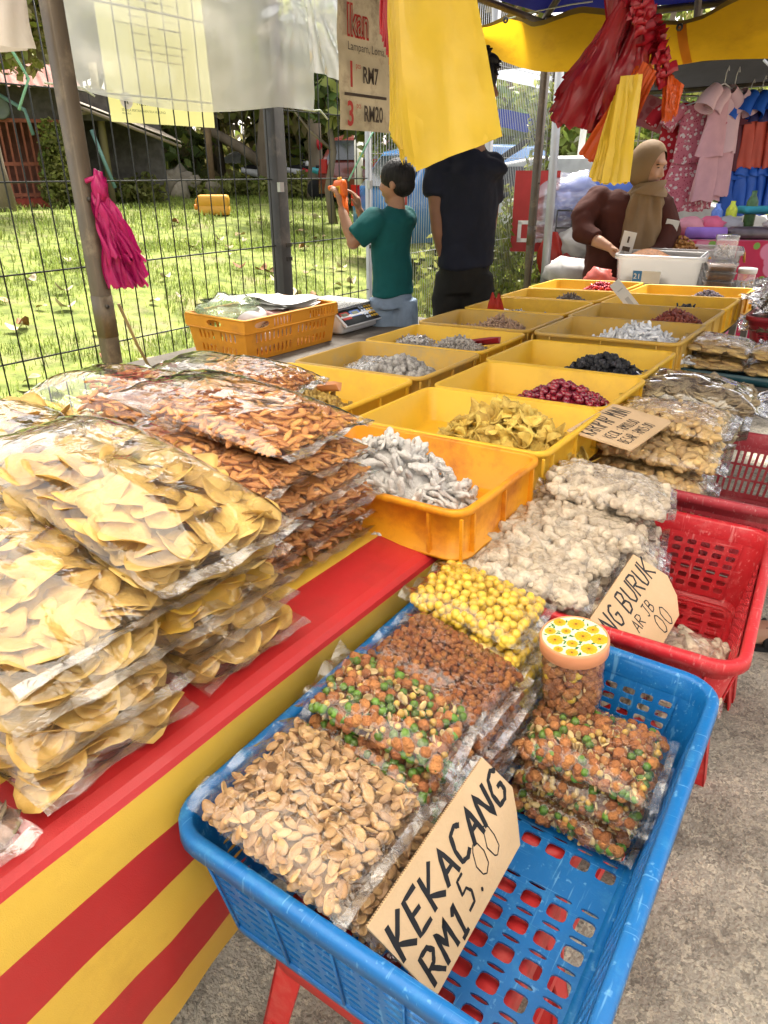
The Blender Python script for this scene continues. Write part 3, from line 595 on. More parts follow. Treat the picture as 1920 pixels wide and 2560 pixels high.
# ------------------------------------------------------------------ baskets on red stools
def basket(name, label, cx, cy, z0, w, d, h, m, yaw=0, taper=.024, style="blue", cat="basket"):
    """rim at z0 + h; walls lean in by taper towards the base"""
    M = TM((cx, cy, z0), (0, 0, yaw)); o = thing(name, label, cat, M); hw, hd = w / 2, d / 2; r = .052; th = .0035; fl = .019
    # rim: flat flange, turned down outside
    MB().rr(w - 2 * fl, d - 2 * fl, r - fl * .4, [(-.001, h - .045), (-.0005, h - .006), (.003, h - .001), (.010, h), (fl - .004, h), (fl, h - .003), (fl + .001, h - .024), (fl - .004, h - .024), (fl - .004, h - .008), (.003, h - .008), (.003, h - .045), (-.001, h - .045)], 6).obj("rim", m, o)
    iw, idp = w / 2 - fl, d / 2 - fl; bw, bd = iw - taper, idp - taper; zt = h - .044; zb_ = .02; rc = .045
    def grid_cells(nx, ny, hx, hy, rd, mode="sq"):
        c = []
        for j in range(ny):
            for i in range(nx): c.append((i / nx, j / ny, (i + 1) / nx, (j + 1) / ny, hx, hy, rd))
        return c
    def wall(A, B, Tn, nx, ny, hx, hy, rd):
        (ax, ay), (bx, by) = A, B; k = Tn
        sx = lambda p, q: p - (taper if q > 0 else -taper) * 0
        P = [Vector((ax, ay, zb_)), Vector((bx, by, zb_))]
        return P
    tsw = (iw - rc) / iw; tsd = (idp - rc) / idp
    walls = {"near": ((-bw * tsw, -bd), (bw * tsw, -bd), (-iw * tsw, -idp), (iw * tsw, -idp)), "far": ((bw * tsw, bd), (-bw * tsw, bd), (iw * tsw, idp), (-iw * tsw, idp)),
             "right": ((bw, -bd * tsd), (bw, bd * tsd), (iw, -idp * tsd), (iw, idp * tsd)), "left": ((-bw, bd * tsd), (-bw, -bd * tsd), (-iw, idp * tsd), (-iw, -idp * tsd))}
    for nm, (a, b_, c, e) in walls.items():
        ln = hypot(b_[0] - a[0], b_[1] - a[1])
        if style == "slat": nx, ny, hx, hy, rd = int(ln / .017), 3, .58, .86, .2
        elif nm in ("near", "right", "left"): nx, ny, hx, hy, rd = int(ln / .031), 7, .82, .52, .9
        else: nx, ny, hx, hy, rd = int(ln / .029), 6, .66, .62, .45
        cells = [(0, .0, 1, .07, 0, 0, 0), (0, .93, 1, 1, 0, 0, 0)] + [(i / nx, .07 + .86 * j / ny, (i + 1) / nx, .07 + .86 * (j + 1) / ny, hx, hy, rd) for i in range(nx) for j in range(ny)]
        bm_ = MB().perf((*a, zb_), (*b_, zb_), (*e, zt), (*c, zt), cells, -th)
        if style != "slat":                         # upright ribs on the outside
            nr = max(nx // 3, 1); A = Vector((*a, zb_)); Bv = Vector((*b_, zb_)); Cv = Vector((*c, zt)); E_ = Vector((*e, zt)); nn = Vector((0, 0, 1)).cross(Bv - A).normalized() * -1
            for q in range(nr + 1): bm_.tube([A.lerp(Bv, q * 3 / nx if q * 3 / nx < 1 else 1) + nn * .003, Cv.lerp(E_, q * 3 / nx if q * 3 / nx < 1 else 1) + nn * .003], .0022, 5)
        bm_.obj("wall", m, o)
    # solid rounded corners
    for sx in (-1, 1):
        for sy in (-1, 1):
            def fn(a, t, sx=sx, sy=sy):
                g = a * pi / 2; q = t; W_, D_ = bw + (iw - bw) * q, bd + (idp - bd) * q; rx, ry = W_ * (1 - tsw), D_ * (1 - tsd)
                return (sx * (W_ - rx + rx * sin(g)), sy * (D_ - ry + ry * cos(g)), zb_ + (zt - zb_) * t)
            MB().grid(fn, 8, 3).obj("corner", m, o)
    # base with holes and a rounded bottom edge
    MB().rr(2 * bw, 2 * bd, rc, [(-.02, 0), (-.006, .004), (-.001, .021), (.003, .021), (0, .002), (-.02, -.004), (-.02, 0)], 6).obj("base_edge", m, o)
    nx, ny = max(int(2 * bw / .043), 2), max(int(2 * bd / .05), 2); cells = []
    for j in range(ny):
        for i in range(nx):
            v0, v1 = j / ny, (j + 1) / ny; vm = v0 + (v1 - v0) * .68
            if style == "blue" and j == ny // 2: cells.append((i / nx, v0, (i + 1) / nx, v1, 0, 0, 0)); continue
            cells.append((i / nx, v0, (i + 1) / nx, vm, .72, .76, .5)); cells.append((i / nx, vm, (i + 1) / nx, v1, .66, .42, .8))
    q = .018
    MB().perf((-bw + q, -bd + q, .0), (bw - q, -bd + q, .0), (bw - q, bd - q, .0), (-bw + q, bd - q, .0), cells, .004).obj("base", m, o)
    # the part of the base between grid and edge
    MB().rr(2 * bw, 2 * bd, rc, [(-.0185, .0005), (-.0185, .0045), (-.002, .007), (-.002, .003), (-.0185, .0005)], 6).obj("base_border", m, o)
    return o, M
m_blue = mat("blue_basket_plastic", (.006, .135, .40), .34, .45, var=.08, scale=8, bump=.06, bscale=200, dirt=(.03, .21, .46), dscale=24, scratch=(.16, .40, .66))
m_red = mat("red_basket_plastic", (.56, .022, .03), .34, .45, var=.08, scale=8, bump=.06, bscale=200, dirt=(.62, .09, .09), dscale=24, scratch=(.72, .25, .24))
m_pink = mat("faded_red_basket_plastic", (.42, .045, .06), .42, .4, var=.1, scale=8, bump=.06, bscale=200, dirt=(.50, .17, .17), dscale=14, trans=.12, scratch=(.60, .32, .32))
m_stool = mat("red_stool_plastic", (.52, .022, .022), .36, .45, var=.07, scale=6, bump=.05, dirt=(.58, .12, .10), dscale=9)
ZB = .412
basket("snack_basket", "blue perforated plastic basket of nut packets at the front of the stall", -.343, .725, ZB, .574, .712, .218, m_blue, radians(1.5))
basket("snack_basket", "red perforated plastic basket of white dusted rolls behind the blue basket", -.335, 1.420, ZB + .005, .55, .61, .215, m_red, radians(4))
basket("snack_basket", "faded pinkish red basket with slatted walls, third along the aisle", -.36, 2.06, ZB + .03, .60, .60, .225, m_pink, radians(4), style="slat")
def stool(cx, cy, ht, label, yaw=0, s=.30):
    o = thing("plastic_stool", label, "stool", TM((cx, cy, 0), (0, 0, yaw)), "red plastic stools under the baskets")
    b = MB().rr(s, s, .05, [(-.05, ht - .008), (-.012, ht - .002), (0, ht - .008), (.004, ht - .05), (0, ht - .05), (-.003, ht - .012), (-.05, ht - .014)], 5); b.rr(s, s, .05, [(-.05, ht - .010)], 5, cap1=True) if False else None
    b.box((0, 0, ht - .011), (s - .095, s - .095, .005)); b.obj("seat", m_stool, o)
    for sx in (-1, 1):
        for sy in (-1, 1):
            q = MB(); t0, t1 = s / 2 - .02, s / 2 + .035; w = .05
            for ax in (0, 1):
                d0 = Vector((sx * t0, sy * t0, ht - .03)); d1 = Vector((sx * t1, sy * t1, 0)); u = Vector((-sx * w, 0, 0)) if ax == 0 else Vector((0, -sy * w, 0)); n = Vector((0, -sy * .004, 0)) if ax == 0 else Vector((-sx * .004, 0, 0))
                vs = [d0, d0 + u, d1 + u * .7, d1]; q.add(vs + [p + n for p in vs], [(0, 1, 2, 3), (7, 6, 5, 4), (0, 4, 5, 1), (1, 5, 6, 2), (2, 6, 7, 3), (3, 7, 4, 0)], 0, None, False)
            q.obj("leg", m_stool, o)
    # cross rails
    for k, (ax, sg) in enumerate(((0, -1), (0, 1), (1, -1), (1, 1))):
        t = (s / 2 + .008) * sg; z = ht * .45; L_ = s - .01
        MB().box((0, t, z) if ax == 0 else (t, 0, z), (L_, .006, .035) if ax == 0 else (.006, L_, .035)).obj("rail", m_stool, o)
    return o
stool(-.355, .605, .404, "red plastic stool under the near half of the blue basket", .03, .345)
stool(-.365, .965, .404, "red plastic stool under the far half of the blue basket", -.03, .345)
stool(-.30, 1.36, .409, "red plastic stool under the near half of the red basket", .05)
stool(-.27, 1.70, .409, "red plastic stool under the far half of the red basket", .02)
stool(-.27, 2.08, .434, "red plastic stool under the faded basket", 0)
# ------------------------------------------------------------------ stacks of crisp and cracker bags on the near table
GA, GB, GC = "bags of cassava crisps stacked on the striped cloth", "bags of orange crackers stacked beyond the crisps", "bags lying behind the stacks"
def shelf(n, key, y, zs, L, W, T, sp, labels, group, x_end=-.70, dx=(), seed=0, top=None, tiltx=0., fl=m_filmC, yaws=()):
    for i, z in enumerate(zs):
        e = x_end + (dx[i] if i < len(dx) else 0); yaw = yaws[i] if i < len(yaws) else R.uniform(-.05, .05)
        last = i == len(zs) - 1
        bag(labels[i], key[i] if isinstance(key, list) else key, (e - L / 2, y + R.uniform(-.008, .008), z), (R.uniform(-.03, .03), R.uniform(-.02, .04) + tiltx * i / max(len(zs) - 1, 1), yaw), L, W, T, group, sp, "all" if last else "end", seed + i, fl, fin=.02, pw=2.6)
o5 = ["lowest", "second from the bottom", "middle", "fourth from the bottom", "top"]
shelf(5, ["gold", "gold", "chip", "chip"], .365, [.702, .762, .822, .880], .46, .225, .078, .037, [p + " bag of cassava crisps in the nearest, leftmost stack" for p in ("lowest", "second lowest", "second highest", "topmost")], GA, -.655, (-.005, -.015, -.02, -.03), 10, tiltx=.10)
shelf(5, ["gold", "gold", "cut", "cut"], .60, [.702, .755, .806, .858], .44, .225, .072, .037, [p + " crisp bag under the big top bag, beside the crackers" for p in ("lowest", "second lowest", "third, bright yellow", "fourth, bright yellow")], GA, -.690, (.015, .005, 0, -.005), 20, tiltx=.06)
bag("big topmost bag of pale cassava crisps, widest of the crisp bags", "chip", (-.925, .585, .905), (-.02, .13, -.04), .50, .265, .115, GA, .037, "all", 31, m_filmC, fin=.024, pw=2.5, u0=-.45)
shelf(5, "cracker", .795, [.702, .750, .798, .846, .892], .42, .185, .054, .0215, [p + " bag of orange crackers in the nearer of the two cracker stacks" for p in o5], GB, -.780, (-.015, -.01, -.02, -.005, -.01), 40, tiltx=.05)
shelf(5, "cracker", .975, [.702, .750, .798, .846, .892], .42, .185, .054, .0215, [p + " bag of orange crackers in the stack against the orange tray" for p in o5], GB, -.775, (-.02, -.01, .005, -.005, -.01), 50, tiltx=.04)
bag("large topmost bag of orange crackers lying over both cracker stacks", "cracker", (-1.03, .935, .945), (0, .07, .03), .46, .26, .070, GB, .0225, "all", 60, m_filmC, fin=.026, pw=2.5, u0=-.40)
for lab, key, loc, rot, L_, W_, T_, sp, sd_ in (
    ("bag of reddish crackers at the back beside the orange crate, partly hidden", "cracker", (-1.42, 1.29, .86), (0, .05, .3), .42, .25, .09, .026, 61),
    ("shiny bag of crackers at the back left, its empty end pointing at the fence", "cracker", (-1.40, .98, .88), (.05, .02, .1), .50, .24, .10, .026, 62),
    ("bag of crisps at the far left behind the big crisp bag", "chip", (-1.38, .66, .87), (0, .04, 0), .46, .25, .10, .036, 63),
    ("bag of crackers under the back bags, next to the mustard fruit tray", "cracker", (-1.37, 1.27, .76), (0, 0, .1), .44, .24, .09, .028, 64),
    ("bag of crackers at the bottom of the back row", "cracker", (-1.37, 1.0, .78), (0, 0, 0), .46, .24, .09, .028, 65),
    ("bag of crisps at the bottom of the back row", "chip", (-1.39, .68, .77), (0, 0, 0), .46, .25, .09, .036, 66)):
    bag(lab, key, loc, rot, L_, W_, T_, GC, sp, "all" if sd_ < 64 else "end", sd_, m_filmC, fin=.03, pw=2.6, limit=120, u0=-.3)
# supports: full cartons of stock hold up the back row
for y in (.66, 1.14):
    o = MB().rr(.44, .44, .01, [(-.004, 0), (0, .004), (0, .056), (-.004, .06)], 2, 0, None, True, True).obj("carton", mat("carton_board", (.34, .22, .11), .8, .2, var=.1), None, TM((-1.39, y, .70)))
    tag(o, "flat brown carton under the back row of bags", "carton", "cartons under the back row of bags")
bag("bag of dark red snack hanging over the cloth at the left edge", "dark", (-.83, .13, .715), (.1, .1, .1), .36, .17, .06, GA, .03, "all", 67, film("pinkish_bag_film", .10, (1, .8, .8), refl=1.8), fin=.02)

# ------------------------------------------------------------------ packets in the blue basket
GP, GM, GBn, GY = "packets of peanuts", "packets of mixed nuts with green peas", "packets of small brown coated nuts", "packets of yellow sugared nuts"
for i, (z, dx, yaw, wd, dy) in enumerate(((.535, .045, .06, .175, .03), (.580, .024, .05, .19, .018), (.627, 0, .035, .205, 0))):
    bag(["lowest packet of peanuts in the front corner of the blue basket", "middle packet of peanuts in the front corner of the blue basket", "topmost packet of peanuts in the front corner of the blue basket"][i], "peanut", (-.462 + dx, .487 + dy, z), (0, radians(10), yaw), .222 - .01 * (2 - i), wd, .047, GP, .0138, "all" if i == 2 else "end", 100 + i, flatp=.65, fin=.018, pw=4)
for i, (z, dx, dy, yaw) in enumerate(((.52, .03, .0, .0), (.560, .02, -.005, -.03), (.604, .005, -.012, -.02), (.648, 0, .012, .17))):
    bag([s + " packet of mixed nuts and green peas in the stack behind the peanuts" for s in ("lowest", "second lowest", "second highest", "topmost")][i], "mix", (-.470 + dx, .672 + dy, z), (0, radians(10), yaw), .222, .150, .044, GM, .0132, "all" if i > 1 else "front", 110 + i, fin=.02, pw=4)
for i, (z, dx, yaw) in enumerate(((.52, .02, .0), (.560, .02, .02), (.602, .01, .0), (.645, 0, -.06))):
    bag([s + " packet of small brown coated nuts in its stack" for s in ("lowest", "second lowest", "second highest", "topmost")][i], "brown", (-.458 + dx, .822, z), (0, radians(10), yaw), .220, .165, .043, GBn, .0106, "all" if i == 3 else "end", 120 + i, fin=.016, pw=4)
for i, (z, dx, dy, yaw) in enumerate(((.50, .03, -.02, .0), (.545, .03, -.01, -.02), (.590, .03, -.02, .03), (.632, .015, -.015, 0), (.672, 0, 0, .04))):
    bag([s + " packet of yellow sugared nuts in its stack" for s in ("lowest", "second lowest", "middle", "second highest", "topmost")][i], "yellow", (-.485 + dx, .985 + dy, z), (0, radians(6), yaw), .215, .165, .045, GY, .0155, "all" if i == 4 else "front", 130 + i, fin=.016, pw=4)
for i, (z, dx, dy, yaw) in enumerate(((.420, -.005, -.01, -.05), (.477, .0, -.005, .02), (.533, 0, 0, .05))):
    bag([s + " packet of mixed nuts in the stack under the flower lidded jar" for s in ("lowest", "middle", "topmost")][i], "mixr", (-.222 + dx, .905 + dy, z), (0, 0, yaw), .215, .165, .056 if i < 2 else .047, GM, .0130, "all" if i == 2 else "front", 140 + i, fin=.016, pw=4)

# ------------------------------------------------------------------ jar with a flowered lid
J = thing("snack_jar", "round clear jar of coated nuts with a peach lid printed with yellow flowers", "jar", TM((-.283, .968, .577), (radians(4), radians(-3), 0)))
MB().lathe([(.046, 0), (.050, .004), (.0515, .012), (.0515, .105), (.049, .112)], 40, cap0=True, cap1=False).obj("jar_body", film("clear_jar_plastic", .02, refl=1.3, base=.03, bump=.03, rough=.04), J)
m_peach = mat("peach_lid_plastic", (.72, .29, .135), .4, .4, var=.03)
MB().lathe([(.0545, .108), (.0565, .110), (.0565, .131), (.055, .1345), (.0535, .1352), (.0525, .1345), (.0524, .133)], 48, cap0=True, cap1=True).obj("lid", m_peach, J)
m_cream = mat("cream_print", (.80, .76, .50), .45, .4, var=.02); m_marig = mat("marigold_print", (.75, .40, .02), .45, .4, var=.04); m_green = mat("leaf_green_print", (.02, .17, .05), .45, .4, var=.05); m_brn = mat("brown_print", (.28, .13, .02), .45, .4, var=.05)
MB().lathe([(.0001, .1333), (.0522, .1333)], 48, cap0=False, cap1=False).obj("lid_print", m_cream, J)
fl_ = MB(); rj = random.Random(5)
flow = [(-.036, .024, .0095), (-.010, .032, .013), (.020, .030, .0095), (.039, .012, .0125), (.012, .006, .0125), (-.017, .006, .0075), (-.040, -.006, .0085), (-.024, -.024, .012), (.004, -.020, .0085), (.032, -.020, .012), (.012, -.042, .009), (-.010, -.044, .007)]
for x, y, rr_ in flow:
    if hypot(x, y) + rr_ > .0525: sc = (.0522 - rr_) / hypot(x, y); x, y = x * sc, y * sc
    rr_ *= 1.16
    n = 22; v = [(x, y, .13365)] + [(x + rr_ * (1 if k % 2 else .9) * cos(2 * pi * k / n), y + rr_ * (1 if k % 2 else .9) * sin(2 * pi * k / n), .13365) for k in range(n)]
    fl_.add(v, [(0, 1 + k, 1 + (k + 1) % n) for k in range(n)], 0, None, False)
    for k in range(11):
        a = 2 * pi * k / 11 + .2; c_, s_ = cos(a), sin(a); r0, r1 = rr_ * .25, rr_ * .85; w_ = .00035
        fl_.add([(x + c_ * r0 - s_ * w_, y + s_ * r0 + c_ * w_, .1339), (x + c_ * r0 + s_ * w_, y + s_ * r0 - c_ * w_, .1339), (x + c_ * r1, y + s_ * r1, .1339)], [(0, 1, 2)], 2, None, False)
    n = 8; fl_.add([(x + rr_ * .2 * cos(2 * pi * k / n), y + rr_ * .2 * sin(2 * pi * k / n), .1340) for k in range(n)], [tuple(range(n))], 2, None, False)
for k in range(150):
    a = rj.uniform(0, 6.28); q = .048 * sqrt(rj.random()); x, y = q * cos(a), q * sin(a)
    if any(hypot(x - f[0], y - f[1]) < f[2] * .95 + .003 for f in flow): continue
    t = rj.uniform(0, 3.14); L_ = .0055; c_, s_ = cos(t), sin(t)
    fl_.add([(x - c_ * L_, y - s_ * L_, .1336), (x + s_ * L_ * .32, y - c_ * L_ * .32, .1336), (x + c_ * L_, y + s_ * L_, .1336), (x - s_ * L_ * .32, y + c_ * L_ * .32, .1336)], [(0, 1, 2, 3)], 1, None, False)
fl_.obj("flower_print", [m_marig, m_green, m_brn], J)
TRJ = []
for k in range(9):
    for i in range(16):
        a = 2 * pi * (i + .5 * (k % 2) + rj.uniform(-.2, .2)) / 16; q = .0425 + rj.uniform(-.003, .001); TRJ.append(TM((q * cos(a), q * sin(a), .010 + k * .0112 + rj.uniform(-.002, .002)), rot_any(rj), rj.uniform(.85, 1.1)))
for i in range(30): a = rj.uniform(0, 6.28); q = .036 * sqrt(rj.random()); TRJ.append(TM((q * cos(a), q * sin(a), .105), rot_any(rj)))
place(J, TM((-.283, .968, .577)), K["jar"], TRJ)
kind(MB().lathe([(.034, .004), (.036, .098)], 20).obj("inner_nuts", core_mat("mixr"), J), "stuff")

# ------------------------------------------------------------------ packets in the red basket and beyond
GW = "packets of white flour dusted rolls"
Wd = [("lowest packet of white rolls at the back of the red basket", (-.40, 1.47, .455), (0, 0, .1), "end"), ("packet of white rolls second from the bottom at the back", (-.40, 1.46, .508), (0, .03, .15), "end"), ("packet of white rolls third from the bottom at the back", (-.41, 1.47, .56), (0, .05, .2), "end"),
      ("packet of white rolls fourth from the bottom at the back", (-.425, 1.47, .612), (0, .06, .22), "front"), ("second topmost packet of white rolls, its silver seal against the tray", (-.45, 1.435, .663), (0, .10, .30), "all"), ("topmost packet of white rolls under the curry puff packets", (-.435, 1.52, .712), (0, .10, .22), "all"),
      ("lowest packet of white rolls behind the yellow nuts", (-.455, 1.24, .455), (0, .05, .1), "end"), ("packet of white rolls second from the bottom behind the yellow nuts", (-.455, 1.24, .505), (0, .06, .12), "end"), ("packet of white rolls half way up behind the yellow nuts", (-.465, 1.235, .555), (0, .08, .15), "end"), ("packet of white rolls below the top pair", (-.47, 1.235, .603), (0, .10, .2), "front"),
      ("packet of white rolls just behind the yellow nuts", (-.490, 1.20, .640), (0, .12, .20), "all"), ("packet of white rolls between the tray corner and the handwritten card", (-.478, 1.325, .655), (0, .13, .26), "all")]
for i, (lab, loc, rot, reg) in enumerate(Wd):
    bag(lab, "roll", loc, rot, .265, .19, .058, GW, .0215, reg, 160 + i, fin=.02, pw=3.4)
m_pf = film("pinkish_clear_film", .08, (1, .93, .92), refl=1.5)
bag("lower packet of white rolls lying at the red basket's near right end", "roll", (-.195, 1.275, .425), (0, 0, .05), .20, .24, .055, GW, .0215, "front", 181, m_pf, fin=.014, pw=4)
bag("upper packet of white rolls lying at the red basket's near right end", "roll", (-.190, 1.275, .475), (0, 0, .09), .20, .25, .055, GW, .0215, "all", 180, m_pf, fin=.014, pw=4)
GK = "packets of fried curry puffs"
for i, (lab, loc, rot, reg) in enumerate((("lowest packet of curry puffs in the faded basket", (-.43, 1.93, .57), (0, .03, .1), "front"), ("packet of curry puffs under the curry puff price card", (-.445, 1.90, .632), (0, .06, .22), "all"), ("packet of large curry puffs behind the price card", (-.42, 1.94, .690), (0, .04, .1), "all"), ("topmost packet of small curry puffs with a silver lining", (-.435, 2.04, .742), (0, .02, .05), "all"))):
    bag(lab, "puff", loc, rot, .30, .26, .062, GK, .0235, reg, 190 + i, fin=.026, pw=3, limit=160)
GD = "packets of spotted fish crisps"
bag("packet of dark spotted fish crisps under the big pillow packet", "disc", (-.46, 2.36, .64), (0, 0, .1), .33, .30, .075, GD, .024, "front", 200, fin=.03)
bag("big pillow packet of round spotted fish crisps behind the curry puffs", "disc", (-.455, 2.41, .712), (.0, .06, .16), .37, .27, .095, GD, .0255, "all", 201, film("shiny_pillow_film", .03, rough=.05, bump=.3, scale=9, refl=2.4), fin=.035, pw=2.6)
# green tray of biscuit packets, farther along
o = MB().rr(.62, .40, .03, [(-.03, 0), (-.005, 0), (.006, .03), (.012, .03), (.002, -.004), (-.03, -.004)], 4, 0, None, False, False).box((0, 0, .001), (.56, .34, .002)).obj("serving_tray", mat("dark_teal_plastic", (.012, .055, .07), .4, .4), None, TM((-.40, 3.02, .700), (0, 0, .03)))
tag(o, "dark teal tray under the packets of sliced biscuits", "tray")
GBi = "packets of golden biscuits on the teal tray"
for i, (lab, loc, rot) in enumerate((("lower left packet of brown biscuits on the teal tray", (-.52, 3.0, .706), (0, 0, .1)), ("lower right packet of brown biscuits on the teal tray", (-.27, 3.0, .706), (0, 0, -.05)), ("upper left packet of golden biscuits on the teal tray", (-.51, 3.03, .762), (0, .06, .15)), ("upper right packet of golden biscuits on the teal tray", (-.26, 3.02, .762), (0, .02, -.1)))):
    bag(lab, "bisc", loc, rot, .25, .27, .058, GBi, .034, "all", 210 + i, fin=.02, limit=60)
# a stand for the teal tray and the far basket
table("low_stand", "low dark stand beside the tray table carrying the teal biscuit tray", -.56, -.06, 2.74, 3.4, .695)
basket("snack_basket", "small dark red basket of dark fish crisps at the right edge, farthest along the aisle", -.36, 4.06, .60, .42, .42, .17, mat("dark_red_basket_plastic", (.30, .02, .03), .4, .4, var=.1), 0)
for i, (lab, loc, rot) in enumerate((("lower bag of dark fish crisps in the small dark red basket", (-.37, 4.06, .66), (0, 0, .2)), ("middle bag of dark fish crisps in the small dark red basket", (-.37, 4.06, .75), (.1, .1, .4)), ("topmost bag of dark fish crisps at the right edge", (-.34, 4.10, .85), (.1, -.2, .1)))):
    bag(lab, "dark", loc, rot, .40, .36, .12, "bags of dark fish crisps in the far basket", .034, "all", 220 + i, fin=.05, pw=2.2, limit=110)
table("low_stand", "low dark stand under the small dark red basket", -.58, -.14, 3.8, 4.3, .59)

# ------------------------------------------------------------------ handwritten card signs
FONT = {"K": [[(0, 0), (0, 1)], [(.62, 1), (.05, .45), (.68, 0)]], "E": [[(.6, 1), (0, .95), (0, 0), (.62, .02)], [(0, .5), (.5, .52)]], "C": [[(.62, .85), (.45, 1), (.15, .9), (.0, .5), (.12, .1), (.4, 0), (.65, .15)]],
 "A": [[(0, 0), (.32, 1), (.66, 0)], [(.12, .36), (.56, .38)]], "N": [[(0, 0), (.02, 1), (.6, 0), (.62, 1)]], "G": [[(.62, .86), (.4, 1), (.1, .85), (0, .45), (.15, .05), (.45, .02), (.62, .2), (.62, .48), (.35, .46)]],
 "R": [[(0, 0), (0, 1), (.4, .98), (.58, .75), (.42, .52), (0, .48)], [(.2, .48), (.66, 0)]], "M": [[(0, 0), (.06, 1), (.35, .4), (.66, 1), (.72, 0)]], "1": [[(.1, .75), (.3, 1), (.3, 0)], [(.1, 0), (.5, 0)]], "5": [[(.55, 1), (.1, .98), (.06, .58), (.4, .62), (.56, .35), (.4, .05), (.05, .05)]],
 "0": [[(.3, 1), (.08, .8), (0, .45), (.12, .1), (.32, 0), (.54, .15), (.6, .5), (.5, .85), (.3, 1)]], ".": [[(.1, .02), (.14, .08), (.18, .02), (.1, .02)]], "B": [[(0, 0), (0, 1), (.42, .96), (.5, .75), (.35, .54), (0, .5), (.45, .48), (.58, .25), (.4, .02), (0, 0)]], "U": [[(0, 1), (.02, .3), (.2, .02), (.45, .05), (.58, .35), (.6, 1)]],
 "J": [[(.1, 1), (.6, 1)], [(.4, 1), (.4, .2), (.22, 0), (.02, .15)]], "I": [[(.15, 1), (.15, 0)]], "P": [[(0, 0), (0, 1), (.45, .96), (.55, .72), (.4, .5), (0, .46)]], "L": [[(0, 1), (0, 0), (.5, .02)]], "S": [[(.55, .88), (.3, 1), (.06, .8), (.15, .58), (.45, .44), (.54, .2), (.3, 0), (.02, .12)]],
 "2": [[(.05, .8), (.25, 1), (.5, .85), (.45, .55), (.05, 0), (.58, .03)]], ":": [[(.1, .7), (.14, .76), (.18, .7), (.1, .7)], [(.1, .15), (.14, .21), (.18, .15), (.1, .15)]]}
WID = {"I": .42, ".": .38, ":": .45, "M": .95, "1": .66}
m_ink = mat("black_marker_ink", (.012, .011, .012), .5, .4, var=.1); m_card = mat("brown_cardboard", (.56, .39, .22), .85, .2, var=.06, scale=6, bump=.12, bscale=150, rgb2=(.60, .42, .25)); m_flute = mat("dark_card_edge", (.14, .09, .05), .9, .1); m_tape = film("clear_sticky_tape", .06, refl=1.2, base=.02, bump=.05)
def write(b, txt, x, y, h, pen, z, adv=1., slant=.0, r=random.Random(4), wob=.03):
    for ch in txt:
        if ch == " ": x += h * .4 * adv; continue
        for st in FONT[ch]:
            P = [(x + (u + slant * v) * h * .8 * adv + r.uniform(-wob, wob) * h, y + v * h + r.uniform(-wob, wob) * h) for u, v in st]
            Q = []
            for i in range(len(P) - 1):
                for t in range(4):
                    t /= 4; Q.append((P[i][0] + (P[i + 1][0] - P[i][0]) * t, P[i][1] + (P[i + 1][1] - P[i][1]) * t))
            Q.append(P[-1]); n = len(Q); Lv = []; Rv = []
            for i, (px, py) in enumerate(Q):
                a, c = Q[max(i - 1, 0)], Q[min(i + 1, n - 1)]; dx, dy = c[0] - a[0], c[1] - a[1]; l = hypot(dx, dy) or 1; w = pen * r.uniform(.85, 1.15) / 2
                Lv.append((px - dy / l * w, py + dx / l * w, z)); Rv.append((px + dy / l * w, py - dx / l * w, z))
            b.add(Lv + Rv, [(i, i + 1, n + i + 1, n + i) for i in range(n - 1)], 0, None, False); z += 2e-6
        x += h * .8 * WID.get(ch, .86) * adv
    return x
def card(label, O, U, D, poly, lines, th=.0045):
    """O = top left corner, U = reading direction, D = down direction; poly and lines in metres (x right, y down)"""
    M = frame(O, U, [-c for c in D]); o = thing("price_card", label, "price card", M, "handwritten cardboard price cards")
    P = [(x, -y) for x, y in poly][::-1]; MB().prism([p for p in P], -th + .0008).obj("card", m_card, o, TM((0, 0, -.0008))); MB().prism(P, .0008).obj("card_face", m_card, o, TM((0, 0, -.0008)))
    e = MB()                                      # corrugated core showing along the top edge
    (x0, y0), (x1, y1) = (poly[0][0], -poly[0][1]), (poly[1][0], -poly[1][1]); n = int(hypot(x1 - x0, y1 - y0) / .0035)
    for i in range(n):
        for lay in (0, 1):
            t0, t1 = i / n, (i + .55) / n; za = -.0012 - lay * .0016
            dx, dy = (x1 - x0), (y1 - y0); l = hypot(dx, dy); ox, oy = -dy / l * .0006, dx / l * .0006
            e.add([(x0 + dx * t0 + ox, y0 + dy * t0 + oy, za), (x0 + dx * t1 + ox, y0 + dy * t1 + oy, za), (x0 + dx * t1 + ox, y0 + dy * t1 + oy, za - .0011), (x0 + dx * t0 + ox, y0 + dy * t0 + oy, za - .0011)], [(0, 1, 2, 3)], 0, None, False)
    kind(e.obj("corrugated_edge", m_flute, o), "stuff")
    t = MB()
    for ln in lines: txt, x, y, h, pen = ln[:5]; write(t, txt, x, -y, h, pen, .0004, *(ln[5:]))
    t.obj("lettering", m_ink, o); return o
card("cardboard price card reading KEKACANG RM15.00 leaning on the packets in the blue basket", (-.306, .402, .634), (.0, .285, .03), (.075, .035, -.125), [(0, 0), (.275, -.002), (.298, .07), (.283, .10), (.258, .137), (.026, .140)],
     [("KEKACANG", .018, .070, .050, .0070, .99, .05), ("RM1", .034, .131, .044, .0064, 1.0, .05), ("5.", .128, .119, .044, .0042, 1.0, .05), ("00", .172, .111, .048, .0018, .95, .1)])
card("cardboard price card ending in NG BURUK, partly behind the flower lidded jar", (-.318, 1.108, .632), (.015, .235, .065), (.11, .01, -.10), [(0, 0), (.225, 0), (.255, .085), (.235, .125), (.20, .150), (0, .150)],
     [("NG BURUK", .035, .060, .046, .0046, .86, .05), ("AR JB", .088, .098, .026, .0026, 1.0, .05), ("00", .135, .145, .040, .0026, .95, .1)])
